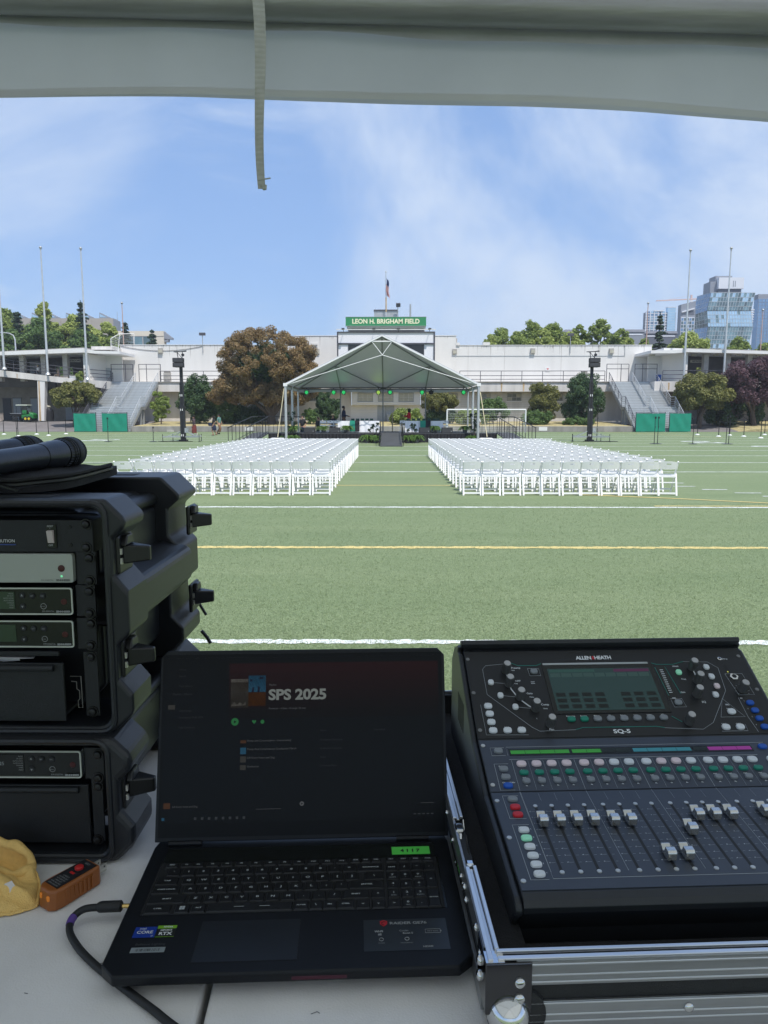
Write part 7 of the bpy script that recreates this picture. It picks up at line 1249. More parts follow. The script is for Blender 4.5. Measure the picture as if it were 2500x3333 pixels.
lab_ = thing('tape_label', 'small bright green tape label reading 4117 above the number pad', 'label', MLP @ Vector((.1455, .2092, ZB + .0006)), .05018, local=True)
part('tape', mat('tape_green', (.10, .62, .09), .6, var=.04), lab_, MB().bx(-.0253, .0253, -.0085, .0085, 0, .0003)); s = MB(); add_text(s, '4 1 1 7', Matrix.Translation((-.001, -.0006, .0004)), .0085, bold=.0004, sx=1.05); part('handwriting', 'rack_inner', lab_, s)
b1 = flat('processor_sticker', mat('sticker_blue', (.008, .035, .24), .4), LP, -.1779, -.1535, .0570, .0742, Zs); ltext(b1, [('intel', -.1690, .0712, .0042, {}), ('CORE', -.1656, .0652, .0062, dict(bold=.0001, sx=1.1)), ('i7', -.1565, .0590, .0032, {})], 'print_white')
b2 = flat('graphics_sticker', mat('sticker_black', (.012, .014, .013), .4), LP, -.1535 + .0005, -.1318, .0572, .0708, Zs); flat('sticker_band', mat('sticker_green', (.16, .36, .02), .4), b2, -.1530, -.1318, .0708, .0758, Zs); ltext(b2, [('NVIDIA', -.1412, .0733, .0031, dict(bold=.0001)), ('GEFORCE', -.1424, .0680, .0030, dict(bold=.0001)), ('RTX', -.1424, .0623, .0066, dict(bold=.0002, sx=1.15))], 'print_white'); flat('sticker_band', mat('sticker_green', (.16, .36, .02)), b2, -.1530, -.1318, .0570, .0575, Zs + .0002)
ltext(LP, [('Bellevue Lighting', -.1545, .0462, .0046, dict(sx=1.05))], mat('print_dim', (.06, .065, .07), .5), 'owner_label', Zs + .0001)
bc_ = flat('barcode_sticker', mat('barcode_grey', (.20, .23, .24), .5), LP, -.1735, -.1365, .0335, .0415, Zs); s = MB(); rb_ = random.Random(8); x = -.168
while x < -.142: w_ = rb_.choice((.0003, .0005, .0009)); s.bx(x, x + w_, .0355, .0395, Zs + .00013, Zs + .0002); x += w_ + rb_.choice((.0005, .0008, .0014))
part('barcode', 'rack_inner', bc_, s)
lb_ = flat('feature_label', mat('label_film', (.022, .027, .032), .28, spec=.5), LP, .0805, .1750, .0250, .0752, Zs); sh = MB(); sh.add([(.0992, .0722, Zs + .0004), (.1035, .0738, Zs + .0004), (.1078, .0722, Zs + .0004), (.1076, .0672, Zs + .0004), (.1035, .0632, Zs + .0004), (.0994, .0672, Zs + .0004)], [(5, 4, 3, 2, 1, 0)]); part('shield_emblem', mat('shield_red', (.42, .02, .03), .4), lb_, sh)
sh = MB(); sh.path([(.1058, .0702, Zs + .0007), (.1035, .0712, Zs + .0007), (.1012, .0694, Zs + .0007), (.1016, .0668, Zs + .0007), (.1040, .0655, Zs + .0007)], .0006, 4); part('emblem_mark', mat('shield_dark', (.16, .01, .015), .4), lb_, sh)
ltext(lb_, [('RAIDER GE76', .1315, .0684, .0058, dict(sx=1.25, bold=.00008)), ('WI-FI', .0975, .0555, .0040, dict(bold=.0002)), ('6E', .0985, .0505, .0040, dict(bold=.0002)), ('Cooler', .1260, .0558, .0036, {}), ('Boost 5', .1300, .0518, .0036, dict(bold=.0001)), ('99.9 WHr', .1585, .0540, .0030, {}), ('HDMI', .1510, .0300, .0034, dict(sx=1.3, bold=.0001)), ('HI-RES', .1000, .0370, .0024, {}), ('THUNDERBOLT', .1280, .0365, .0020, {})], 'print_grey')
s = MB()
for a, b in (((.1500, .0510), (.1670, .0510)), ((.1670, .0510), (.1670, .0570)), ((.1670, .0570), (.1500, .0570)), ((.1500, .0570), (.1500, .0510))): s.path([(a[0], a[1], Zs + .0005), (b[0], b[1], Zs + .0005)], .0002, 4)
s.bx(.1672, .1682, .0530, .0550, Zs + .0003, Zs + .0006); s.path([(.1000 + .0024 * math.cos(k * .5), .0425 + .0024 * math.sin(k * .5), Zs + .0005) for k in range(13)], .0003, 4); s.path([(.1285 + .0024 * math.cos(k * .5), .0425 + .0024 * math.sin(k * .5), Zs + .0005) for k in range(13)], .0004, 4); part('pictograms', 'print_grey', lb_, s)
# lid
AN = 1.28197; es_ = Vector((0, math.cos(AN), math.sin(AN))); en_ = Vector((0, -math.sin(AN), math.cos(AN))); LO = Vector((0, .2344, ZB + .0002))
def lidp(x, s_, n_=0): return LO + Vector((x, 0, 0)) + es_ * s_ + en_ * n_
MLID = Matrix(((1, 0, 0, LO.x), (0, es_.y, en_.y, LO.y), (0, es_.z, en_.z, LO.z), (0, 0, 0, 1)))
lo_ = [(-.1995, .004), (.1995, .004), (.1995, .249), (.190, .2585), (-.190, .2585), (-.1995, .249)]
lid = part('lid', 'laptop_shell', LP, MB().prism(lo_, lambda u, v_: lidp(u, v_, -.007), lambda u, v_: lidp(u, v_, 0)), bevel=.0012)
part('screen_bezel', mat('bezel_black', (.005, .006, .008), .35, var=0, spec=.15), lid, MB().prism([(-.1955, .010), (.1955, .010), (.1955, .2535), (-.1955, .2535)], lambda u, v_: lidp(u, v_, 0), lambda u, v_: lidp(u, v_, .0008)))
scr = part('display', 'screen_glass', lid, MB().prism([(-.1925, .0285), (.1925, .0285), (.1925, .2485), (-.1925, .2485)], lambda u, v_: lidp(u, v_, .0008), lambda u, v_: lidp(u, v_, .0011)))
def ui(nm, m, polys, h=.0013):
    s = MB()
    for P in polys: s.add([lidp(u, v_, h) for u, v_ in P], [tuple(range(len(P)))])
    return part(nm, m, LP, s)
def rc(x0, x1, s0, s1): return [(x0, s0), (x1, s0), (x1, s1), (x0, s1)]
def em(nm, c, k): return mat(nm, (.004, .004, .005), .28, var=0, emit=c, es=k, spec=.16)
hd = MB(); n = 12
for i in range(n):
    a = .2405 - .075 * i / n; b = .2405 - .075 * (i + 1) / n
for i in range(6): ui('header_band', em('ui_red_%d' % i, (1, .10, .16), .006 * (1 - i / 6.2) ** 1.5), [rc(-.1035, .1900, .2405 - .0125 * (i + 1), .2405 - .0125 * i)])
def uitext(nm, m, items, h=.0016):
    s = MB()
    for st_, x, v_, sz, kw in items: add_text(s, st_, MLID @ Matrix.Translation((x, v_, h)), sz, align=kw.pop('align', 'LEFT'), **kw)
    return part(nm, m, LP, s)
uitext('playlist_title', em('ui_white', (.85, .95, .90), .105), [('SPS 2025', -.0485, .1962, .0196, dict(bold=.0007, sx=1.14, space=.98))])
uitext('screen_text', em('ui_dim', (.8, .85, .9), .05), [('Playlist', -.0480, .2105, .0038, {}), ('Powerslz - 4 likes - 8 songs, 25 min', -.0480, .1782, .0036, {}), ('Pomp and Circumstance - Instrumental', -.0770, .1352, .0038, {}), ('Pomp And Circumstance Graduation March', -.0770, .1240, .0038, {}), ('Lift Every Voice and Sing', -.0770, .1125, .0038, {}), ('Graduation', -.0770, .1010, .0036, {}), ('Lift Every Voice and Sing', -.1770, .0500, .0034, {})])
uitext('screen_text', em('ui_faint', (.7, .8, .9), .02), [('Home', -.1730, .2330, .0036, {}), ('Search', -.1730, .2240, .0036, {}), ('Your Library', -.1730, .2105, .0036, {}), ('Playlists   Albums', -.1810, .1995, .0038, {}), ('Liked Songs', -.1720, .1770, .0036, {}), ('Graduation Walk 2024', -.1720, .1680, .0036, {}), ('Field Ceremony', -.1720, .1545, .0036, {}), ('Album', .0235, .1475, .0034, {}), ('Date added', .0980, .1475, .0034, {}), ('Graduation Favourites', .0235, .1350, .0034, {}), ('Graduation Favourites', .0235, .1235, .0034, {}), ('Single', .0235, .1120, .0034, {}), ('Ceremony Music', .0235, .1005, .0034, {})])
ui('album_art', em('ui_art_grey', (.75, .72, .62), .022), [rc(-.1010, -.0765, .1800, .2145)]); ui('album_art', em('ui_art_pale', (.9, .88, .80), .05), [rc(-.1010, -.0770, .2145, .2190), [(-.1, .184), (-.096, .188), (-.092, .184), (-.088, .188), (-.084, .184), (-.08, .188), (-.08, .183), (-.1, .182)]]); ui('album_art', em('ui_art_blue', (.08, .42, .75), .075), [rc(-.0765, -.0525, .2010, .2235), rc(-.0865, -.0785, .1175, .1262)]); ui('album_art', em('ui_art_orange', (.75, .30, .10), .035), [rc(-.0765, -.0525, .1820, .2005), rc(-.0865, -.0785, .1320, .1360), rc(-.1890, -.1800, .0475, .0550)]); ui('album_art', em('ui_art_dark', (.02, .05, .2), .05), [[(-.072, .201), (-.069, .201), (-.0685, .208), (-.0715, .207)], [(-.064, .201), (-.061, .201), (-.0605, .2075), (-.0635, .209)], rc(-.0745, -.071, .2155, .2185), rc(-.0615, -.056, .2185, .2215)], .0015)
ui('album_art', em('ui_art_grey', (.75, .72, .62), .022), [rc(-.0865, -.0785, .1065, .1145), rc(-.0865, -.0785, .0965, .1030), rc(-.1870, -.1775, .1790, .1850)])
def disc(x, v_, r_, n=20): return [(x + r_ * math.cos(2 * math.pi * k / n), v_ + r_ * math.sin(2 * math.pi * k / n)) for k in range(n)]
ui('play_button', em('ui_green', (.10, .75, .22), .09), [disc(-.0945, .1610, .0052), disc(-.0565, .1605, .0027)]); ui('heart_icon', em('ui_green', (.10, .75, .22), .09), [[(-.0680, .1578), (-.0652, .1608), (-.0654, .1626), (-.0668, .1630), (-.0680, .1620), (-.0692, .1630), (-.0706, .1626), (-.0708, .1608)]]); ui('play_mark', 'screen_glass', [[(-.0958, .1590), (-.0925, .1610), (-.0958, .1630)]], .0016)
ui('player_controls', em('ui_dim', (.8, .85, .9), .05), [disc(-.0013, .0508, .0030), rc(-.0640, -.0300, .0446, .0450), rc(.1620, .1800, .0483, .0487)]); ui('play_mark', 'screen_glass', [[(-.0022, .0495), (.0002, .0508), (-.0022, .0521)]], .0016)
ui('taskbar_icons', em('ui_faint', (.7, .8, .9), .02), [rc(-.1475 + i * .0094, -.1440 + i * .0094, .0325, .0360) for i in range(8)] + [rc(.1520 + i * .006, .1555 + i * .006, .0335, .0350) for i in range(5)]); ui('start_icon', em('ui_art_blue', (.08, .42, .75), .075), [rc(-.1910, -.1872, .0322, .0360)])
for x in (-.158, .150): part('hinge', 'laptop_shell', LP, MB().tube((x - .022, .2345, ZB + .003), (x + .022, .2345, ZB + .003), .0034, n=12))
# ================================================================ FLIGHT CASE
mat('aluminium_highlight', (.74, .75, .76), .28, .9); mat('aluminium', (.40, .41, .42), .36, .9, var=.06, scale=14, bump=.05, bscale=120, stretch=(1, 12, 12)); mat('chrome', (.72, .72, .72), .10, 1.0, var=.03); mat('chrome_dark_reflection', (.10, .10, .105), .14, 1.0, var=.05); mat('case_black', (.020, .021, .023), .55, var=.1, scale=40, bump=.15, bscale=600); mat('foam', (.018, .018, .020), .95, var=.2, scale=200, bump=.5, bscale=900)  # the brighter aluminium puts the edging highlights into the ridge colour
FC = thing('flight_case', 'open aluminium edged flight case tray under the mixer', 'flight case', T(.1280, .6420, 1.2745), TA, local=True)
CWD, CDP, CH = .585, .640, .0815
# walls
part('front_panel', 'case_black', FC, MB().bx(.004, CWD - .004, .0035, .0135, .004, CH - .004)); part('left_panel', 'case_black', FC, MB().bx(.0035, .0125, .014, CDP - .004, .004, CH - .004)); part('right_panel', 'case_black', FC, MB().bx(CWD - .0125, CWD - .0035, .014, CDP - .004, .004, CH - .004)); part('rear_panel', 'case_black', FC, MB().bx(.013, CWD - .013, CDP - .0135, CDP - .004, .004, CH + .02)); part('floor_panel', 'case_black', FC, MB().bx(.004, CWD - .004, .004, CDP - .004, .003, .010))
def ridge_rail(nm, x0, x1, y, z0, z1, ridges):
    r_ = part(nm, 'aluminium', FC, MB().bx(x0, x1, y, y + .0032, z0, z1), bevel=.0006)
    for z in ridges: part('ridge', 'aluminium_highlight', r_, MB().bx(x0 + .001, x1 - .001, y - .0013, y, z - .0009, z + .0009), bevel=.0004)
    return r_
ridge_rail('upper_edging', .028, CWD, .0002, CH - .0270, CH, [CH - .0045, CH - .0155, CH - .0228]); ridge_rail('lower_edging', .040, CWD, .0002, .0035, .0370, [.0355, .0235, .0160])
rm_ = part('rim', 'aluminium_highlight', FC, MB().bx(.010, CWD, .0002, .0052, CH, CH + .0022).bx(.010, CWD, .0090, .0132, CH, CH + .0034).bx(.010, CWD, .0052, .0090, CH - .003, CH - .001), bevel=.0005)
for a, b in ((.0, .148), (.252, CDP)): part('side_rim', 'aluminium_highlight', FC, MB().bx(.0002, .0052, a, b, CH, CH + .0022).bx(.0090, .0132, a + (.0133 if a < .1 else 0), b, CH, CH + .0034).bx(.0052, .0090, a + .001, b, CH - .003, CH - .001), bevel=.0005)
part('side_edging', 'aluminium', FC, MB().bx(-.0008, .0028, .02, CDP, CH - .024, CH), bevel=.0005); part('lower_side_edging', 'aluminium', FC, MB().bx(-.0008, .0028, .03, CDP, .0035, .030), bevel=.0005); part('rear_rim', 'aluminium', FC, MB().bx(0, CWD, CDP - .004, CDP, CH + .018, CH + .024))
# butterfly latch on the left side
lt_ = part('latch_dish', 'chrome', FC, MB().bx(-.0030, .0120, .150, .250, CH - .030, CH - .020), bevel=.001); part('latch_plate', 'chrome', lt_, MB().prism([(.150, CH + .002), (.172, CH - .012), (.232, CH - .012), (.248, CH + .002), (.252, CH - .026), (.146, CH - .026)], lambda u, v_: (.0122, u, v_), lambda u, v_: (.0138, u, v_)), bevel=.0004); part('latch_block', 'chrome', lt_, MB().box((.0055, .232, CH - .009), (.011, .018, .022)), bevel=.002); part('latch_hole', 'rack_inner', lt_, MB().lathe([(.0042, 0), (.0042, .0004)], (.0055, .232, CH + .0019), 14)); part('latch_spring', 'chrome', lt_, MB().path([(.006, .222, CH - .004), (.004, .205, CH - .012), (.005, .185, CH - .014), (.007, .168, CH - .008)], [.0035, .0042, .0040, .003], 10)); part('latch_hook', 'chrome', lt_, MB().path([(.0125, .212, CH + .001), (.0105, .19, CH - .004), (.0105, .17, CH - .006)], .0012, 6)); part('keeper', 'chrome', lt_, MB().box((.007, .155, CH - .004), (.010, .010, .014)), bevel=.002)
rv = MB().lathe([(.0050, 0), (.0050, .0008), (.0042, .0024), (.0020, .0034)], n=16).mesh('rivet'); rv.materials.append(MATS['chrome'])
for y, z in ((.24, CH - .022), (.205, CH - .030), (.165, CH - .022), (.140, CH - .018), (.128, CH - .026), (.062, CH - .010), (.035, CH - .018), (.30, CH - .018), (.40, CH - .018), (.50, CH - .018)): inst('rivet', rv, FC, (-.0010, y, z), (0, R(-90), 0), (.85, .85, .85))
inst('rivet', rv, FC, (.200, -.0001, .0262), (R(90), 0, 0)); inst('rivet', rv, FC, (.420, -.0001, .0262), (R(90), 0, 0))
# ball corner
bcn = part('corner_plate', 'chrome_dark_reflection', FC, MB().bx(-.0022, .0430, -.0022, -.0002, .0260, CH - .0010).bx(-.0022, -.0002, -.0002, .0450, .0260, CH - .0010), bevel=.0012); part('corner_cap', 'chrome', FC, MB().bx(-.0022, .016, -.0020, .014, CH - .0009, CH + .0004))  # dark reflection in polished steel is put into the plate colour
for z in (.0600, .0430): inst('rivet', rv, FC, (.0310, -.0022, z), (R(90), 0, 0), (1.1, 1.1, 1.1)); inst('rivet', rv, FC, (-.0022, .030, z), (0, R(-90), 0), (1.1, 1.1, 1.1))
part('ball_corner', 'chrome', FC, MB().lathe([(.0215 * math.sin(k * math.pi / 16), -.0215 * math.cos(k * math.pi / 16)) for k in (.3, 1, 2, 3, 4, 5, 6, 7, 8, 9, 10, 11, 12, 13, 14, 15, 15.7)], (.0215, .0035, .0235), 36, M=Matrix.Rotation(R(35), 3, 'X'))); part('cutout_shadow', 'case_black', FC, MB().lathe([(.028, -.002), (.029, .0), (.028, .004)], (.0300, .0029, .0240), 28, M=Matrix.Rotation(R(90), 3, 'X')))  # black disc paints the shadowed cut-out right of the ball
part('foam_left', 'foam', FC, MB().bx(.0134, .046, .0136, CDP - .014, .011, CH - .014)); part('foam_front', 'foam', FC, MB().bx(.0462, CWD - .02, .0136, .040, .011, CH - .014)); part('foam_right', 'foam', FC, MB().bx(CWD - .05, CWD - .014, .0402, CDP - .014, .011, CH - .014)); part('foam_pad', 'foam', FC, MB().bx(.0464, .15, .0404, .062, .011, CH - .030))
# ================================================================ MIXING CONSOLE
mat('mixer_body', (.022, .025, .030), .40, .2, var=.06, scale=30, bump=.05, bscale=700, spec=.5); mat('mixer_upper', (.012, .013, .015), .42, .1, spec=.45); mat('mixer_panel', (.042, .051, .070), .42, .15, var=.05, scale=30, spec=.5); mat('knob_dark', (.20, .205, .21), .28, .7); mat('knob_top', (.45, .45, .46), .3, .7); mat('rubber_white', (.62, .65, .68), .45); mat('rubber_pink', (.66, .55, .58), .45); mat('rubber_grey', (.20, .22, .24), .5); mat('rubber_green', (.010, .20, .135), .45); mat('rubber_mint', (.30, .62, .45), .45, emit=(.2, .8, .45), es=.10); mat('rubber_blue', (.010, .085, .42), .45); mat('rubber_red', (.50, .018, .03), .45); mat('fader_silver', (.62, .62, .60), .22, .92, var=.05, scale=30); mat('panel_print', (.66, .69, .72), .55); mat('panel_green_line', (.015, .20, .17), .5); mat('panel_line', (.38, .41, .44), .55)
MX = thing('mixing_console', 'black digital mixing console with faders, knobs and colour screen in the flight case', 'mixing console', (.11643, 1.12256, 1.28), .0512, local=True)
zz = lambda z: z - 1.28
PA, PB, PM, PC = (0, zz(1.50746)), (-.13967, zz(1.42568)), (-.23437, zz(1.39818)), (-.41226, zz(1.38422))
prof = [PC, (-.4210, PC[1] - .003), (-.4245, PC[1] - .009), (-.4225, PC[1] - .017), (-.414, PC[1] - .021), (-.395, .05), (-.395, .018), (.075, .018), (.075, PA[1] - .03), (.05, PA[1] - .004), (.016, PA[1] + .010), (.0055, PA[1] + .009), (.010, PA[1] + .001), PA, PB, PM]
part('chassis', 'mixer_body', MX, MB().prism(list(reversed(prof)), lambda u, v_: (0, u, v_), lambda u, v_: (.44, u, v_)), bevel=.0008)
side = [(p[0], p[1] - .0035) for p in prof]
for x0, x1 in ((-.0085, -.0002), (.4402, .4485)): part('side_cheek', 'mixer_body', MX, MB().prism(list(reversed(side)), lambda u, v_: (x0, u, v_), lambda u, v_: (x1, u, v_)), bevel=.003)
vt = MB()
for k in range(5): vt.bx(-.0090, -.0084, -.06 + k * .012, -.054 + k * .012, .12, .165)
tag(part('side_vents', 'rack_inner', MX, vt), kind='stuff')
part('hood', 'mixer_body', MX, MB().prism([(.004, PA[1] + .004), (.018, PA[1] + .0095), (.0185, PA[1] + .0125), (.004, PA[1] + .0175), (.001, PA[1] + .012)], lambda u, v_: (-.004, u, v_), lambda u, v_: (.444, u, v_)), bevel=.002)
class Pl:
    def __init__(s, a, b):
        s.a = Vector((0, a[0], a[1])); s.d = Vector((0, b[0] - a[0], b[1] - a[1])); s.L = s.d.length; s.d.normalize(); s.n = Vector((0, -s.d.z, s.d.y)); s.n = s.n if s.n.z > 0 else -s.n; s.rx = math.atan2(-s.d.z, -s.d.y)
    def p(s, x, t_, h=0): return s.a + Vector((x / 1000, 0, 0)) + s.d * t_ / 1000 + s.n * h / 1000
    def M(s, x, t_, h=0):
        q = s.p(x, t_, h); return Matrix(((1, 0, 0, q.x), (0, -s.d.y, s.n.y, q.y), (0, -s.d.z, s.n.z, q.z), (0, 0, 0, 1)))
    def rect(s, x0, x1, t0, t1, h0, h1): return [s.p(x, t_, h0) for x, t_ in ((x0, t1), (x1, t1), (x1, t0), (x0, t0))], [s.p(x, t_, h1) for x, t_ in ((x0, t1), (x1, t1), (x1, t0), (x0, t0))]
P1, P2, P3 = Pl(PA, PB), Pl(PB, PM), Pl(PM, PC)
def pbox(nm, m, pl, x0, x1, t0, t1, h0, h1, root=None, bev=0): b_, t_ = pl.rect(x0, x1, t0, t1, h0, h1); return part(nm, m, root or MX, MB().hexa(b_, t_), bevel=bev)
pbox('upper_plate', 'mixer_upper', P1, 1, 439, 1, 160, .05, .9); pbox('strip_plate', 'mixer_panel', P2, 1, 439, 1.5, 97, .05, .9); pbox('fader_plate', 'mixer_panel', P3, 1, 439, .8, 176, .05, .9)
PR = MB(); LN = MB(); GL = MB()
def ptext(pl, s_, x, t_, size, mb=None, **k): add_text(PR if mb is None else mb, s_, pl.M(x, t_, 1.25), size / 1000, **k)
def pline(pl, pts, mb=None, w=.28):
    mb = LN if mb is None else mb
    mb.path([pl.p(x, t_, 1.05) for x, t_ in pts], w / 1000, 4)
BT = {}
def btn(pl, x, t_, m, sx=5.4, st=4.4, nm='button', h=3.2):
    if m not in BT:
        me = MB().lathe([(1.0, 0), (1.0, .55), (.93, .85), (.75, 1.0), (.2, 1.03)], n=18); me.v = [(math.copysign(abs(x_) ** .72, x_), math.copysign(abs(y_) ** .72, y_), z_) for x_, y_, z_ in me.v]; me = me.mesh('button'); me.materials.append(MATS[m]); BT[m] = me
    o_ = inst(nm, BT[m], MX, pl.p(x, t_, .85), (pl.rx, 0, 0), (sx / 1000, st / 1000, h / 1000)); return o_
kn = MB(); pr2 = [(6.6, 0), (6.6, 3), (6.2, 4), (5.7, 17), (5.2, 18.5)]; kn.lathe([(a / 1000, b / 1000) for a, b in pr2], n=24)
for k in range(18): a = k * 2 * math.pi / 18; kn.path([(.0061 * math.cos(a), .0061 * math.sin(a), .0045), (.0056 * math.cos(a), .0056 * math.sin(a), .0172)], .00055, 4)
knm = kn.mesh('knob'); knm.materials.append(MATS['knob_dark']); ktm = MB().lathe([(.0052, .0185), (.0049, .0192), (.001, .0192)], n=20).mesh('knob_cap'); ktm.materials.append(MATS['knob_top'])
for x, t_ in ((59.9, 40.2), (60.2, 65.7), (72.4, 90.4), (91.2, 110.9), (107.4, 138.8), (350.4, 39.7), (350, 65.5), (339.1, 91), (309.1, 138.6), (411.6, 83.3)): o_ = inst('knob', knm, MX, P1.p(x, t_, .9), (P1.rx, 0, 0)); inst('knob_cap', ktm, o_, (0, 0, 0))
for x, t_, m in ((33.2, 62.1, 'rubber_white'), (43.8, 86.5, 'rubber_white'), (62.4, 107.5, 'rubber_white'), (326.8, 48.1, 'rubber_mint'), (373.6, 38.9, 'rubber_white'), (374.7, 57.4, 'rubber_white'), (375.7, 75.7, 'rubber_pink'), (367.5, 91.5, 'rubber_white')): btn(P1, x, t_, m, 4.4, 4.8)
for x, t_ in ((102.7, 42.2), (306, 104.4)): btn(P1, x, t_, 'rubber_grey', 5.6, 4.6)
for x, t_ in ((22.5, 105.2), (22.8, 118.8), (23, 133.2), (23.5, 147.3), (44.1, 147.4), (64.3, 147.5), (359.9, 148.7), (380.8, 148.8), (379, 122.3)): btn(P1, x, t_, 'rubber_white', 6.0, 4.6)
for i, x in enumerate((139.8, 158.9, 178.2, 197.6, 217, 236.2, 255.7, 275.2)): btn(P1, x, 130.6, 'rubber_green' if i < 2 else 'rubber_grey', 6.0, 4.2)
for x, t_ in ((413.3, 107.3), (414.7, 120.9), (415.2, 134.9), (416.3, 149.3)): btn(P1, x, t_, 'rubber_blue', 5.6, 4.2)
# touch screen
sc2 = pbox('screen_bezel', 'gloss_black', P1, 117, 290, 30, 121, .9, 2.0); pbox('bezel_bar', 'galvanised', P1, 119, 284, 27.0, 30.4, .95, 2.4)
pbox('display', mat('mixer_screen', (.010, .016, .018), .26, var=0, emit=(.10, .22, .22), es=.11, spec=.2), P1, 123.5, 282.5, 38.2, 115.8, 2.0, 2.3, sc2)
em2 = lambda nm, c, k: mat(nm, (.008, .01, .01), .3, var=0, emit=c, es=k * .8, spec=.2)
for i in range(9): pbox('screen_tile', em2('mx_tile', (.14, .30, .29), .16), P1, 126 + i * 17.2, 141.4 + i * 17.2, 47, 54.5, 2.3, 2.36, sc2)
pbox('screen_tab', em2('mx_magenta', (.50, .12, .42), .10), P1, 226, 281, 40, 45.5, 2.3, 2.36, sc2); pbox('screen_tab', em2('mx_teal', (.14, .40, .36), .12), P1, 126, 196, 40, 45.5, 2.3, 2.36, sc2)
for j in range(3):
    for i in list(range(4)) + [5, 6, 7]: pbox('screen_meter', em2('mx_dark', (.05, .07, .07), .10), P1, 127 + i * 19.6, 141 + i * 19.6, 84 + j * 10.6, 91 + j * 10.6, 2.3, 2.36, sc2)
pbox('meter_panel', 'gloss_black', P1, 293, 310, 35, 100, .9, 1.2)
for k in range(12): pbox('meter_mark', 'panel_print', P1, 299, 304, 42 + k * 3.9, 43.0 + k * 3.9, 1.2, 1.3)
lgm = MB(); add_text(lgm, 'ALLEN', P1.M(186.5, 16.6, 1.3), .0096, bold=.0003, sx=.92, space=.92); add_text(lgm, 'HEATH', P1.M(216.6, 16.6, 1.3), .0096, bold=.0003, sx=.92, space=.92); part('brand_lettering', mat('logo_white', (.72, .74, .76), .4), MX, lgm); lgr = MB(); add_text(lgr, '&', P1.M(201.6, 16.6, 1.3), .0092, bold=.0004, sx=.8); part('brand_ampersand', mat('logo_red', (.45, .015, .03), .4), MX, lgr)
lgm = MB(); add_text(lgm, 'SQ-5', P1.M(207.5, 152.4, 1.3), .0088, bold=.0002, sx=1.35); part('model_lettering', mat('logo_white', (.72, .74, .76), .4), MX, lgm)
for s_, x, t_, z in (('Preamp', 76, 34.5, 4.6), ('Gain', 71, 39, 2.8), ('HPF', 75, 59.8, 4.6), ('Freq', 71, 64.5, 2.8), ('Gate', 88, 83.2, 4.6), ('Thres', 90, 90, 2.8), ('Comp', 107, 103.9, 4.6), ('Thres', 106, 111, 2.8), ('Pan', 107.5, 147, 4.8), ('EQ', 345, 104, 4.6), ('Width', 326, 36, 3.8), ('Freq', 330, 61, 3.8), ('Gain', 320, 85.6, 3.8), ('In', 33, 56.5, 2.8), ('In', 43.5, 81, 2.8), ('In', 62, 102, 2.8), ('HF', 373, 33, 2.8), ('HM', 374, 51.5, 2.8), ('LM', 375, 70, 2.8), ('LF', 366, 86, 2.8), ('ST3 In', 409.5, 22.8, 3.4), ('FX', 404, 98.5, 3.2), ('GEQ', 378, 109.5, 3.0), ('Fader Flip', 379, 116.5, 2.4), ('Talk', 305.5, 99, 2.6), ('PAFL', 303, 96, 2.6), ('Library', 102.5, 37, 2.4), ('Insert', 97, 61.5, 2.4), ('Sends', 97, 64.5, 2.4), ('L', 90, 128, 2.6), ('R', 116, 128, 2.6), ('Soft 7', 359.5, 142.8, 2.8), ('Soft 8', 380.5, 142.8, 2.8)): ptext(P1, s_, x, t_, z, bold=.00006)
for i, (x, t_) in enumerate(((22.3, 99.6), (22.6, 113.2), (22.9, 127.6), (23.3, 141.7), (44, 141.8), (64, 141.9))): ptext(P1, 'Soft %d' % (i + 1), x, t_, 2.7, bold=.00005)
for i, s_ in enumerate(('Processing', 'Routing', 'Meters', 'FX', 'Scenes', 'Setup', 'Utility', 'I/O')): ptext(P1, s_, (139.8, 158.9, 178.2, 197.6, 217, 236.2, 255.7, 275.2)[i], 125, 3.0, bold=.00005)
for i in range(4): ptext(P1, str(i + 1), 406, 107.3 + i * 14 - 4, 2.6)
for pts in ([(69.9, 24.3), (80.1, 29.8), (108.6, 30.3), (117, 26.5)], [(290, 28.4), (297.5, 31.4), (323.2, 31.9), (341.3, 26.5)], [(142.1, 147.8), (153.2, 144.7), (259.7, 144.9), (270.8, 147.2)], [(293, 37), (296.5, 92)], [(309, 36), (316, 88)], [(288, 128), (300, 138)]): pline(P1, pts, GL, .55)
for pts in ([(60, 26), (30, 29), (24.3, 36), (24.4, 83.9), (80.2, 142.4), (90, 149.4), (142, 148)], [(271, 147.5), (325.9, 151.1), (345, 140), (386.3, 83.6), (392, 40), (380, 28), (341, 26.5)], [(12, 102), (13, 154), (73, 155)], [(38, 62), (54, 64)], [(48, 86.5), (66, 89)], [(67, 107.5), (85, 110)], [(94, 36), (111, 36), (112, 50), (95, 50), (94, 36)], [(297, 97), (314, 97), (316, 112), (298, 112), (297, 97)], [(352, 155), (390, 155), (390, 144)], [(360, 131), (375, 98), (396, 131), (360, 131)], [(398, 52), (425, 52), (427, 92), (403, 92), (398, 52)], [(400, 97), (400, 130), (404, 157)]): pline(P1, pts)
for k in range(9): a = R(-130 + k * 32.5); pline(P1, [(411.6 + 9 * math.sin(a), 83.3 - 9 * math.cos(a)), (411.6 + 11 * math.sin(a), 83.3 - 11 * math.cos(a))])
pbox('usb_slot', 'rack_inner', P1, 402, 407, 34, 46, .9, 1.1); pbox('usb_light', mat('usb_yellow', (.6, .6, .1), .4, emit=(.9, .9, .2), es=.3), P1, 403.5, 405, 47, 49, .95, 1.3)
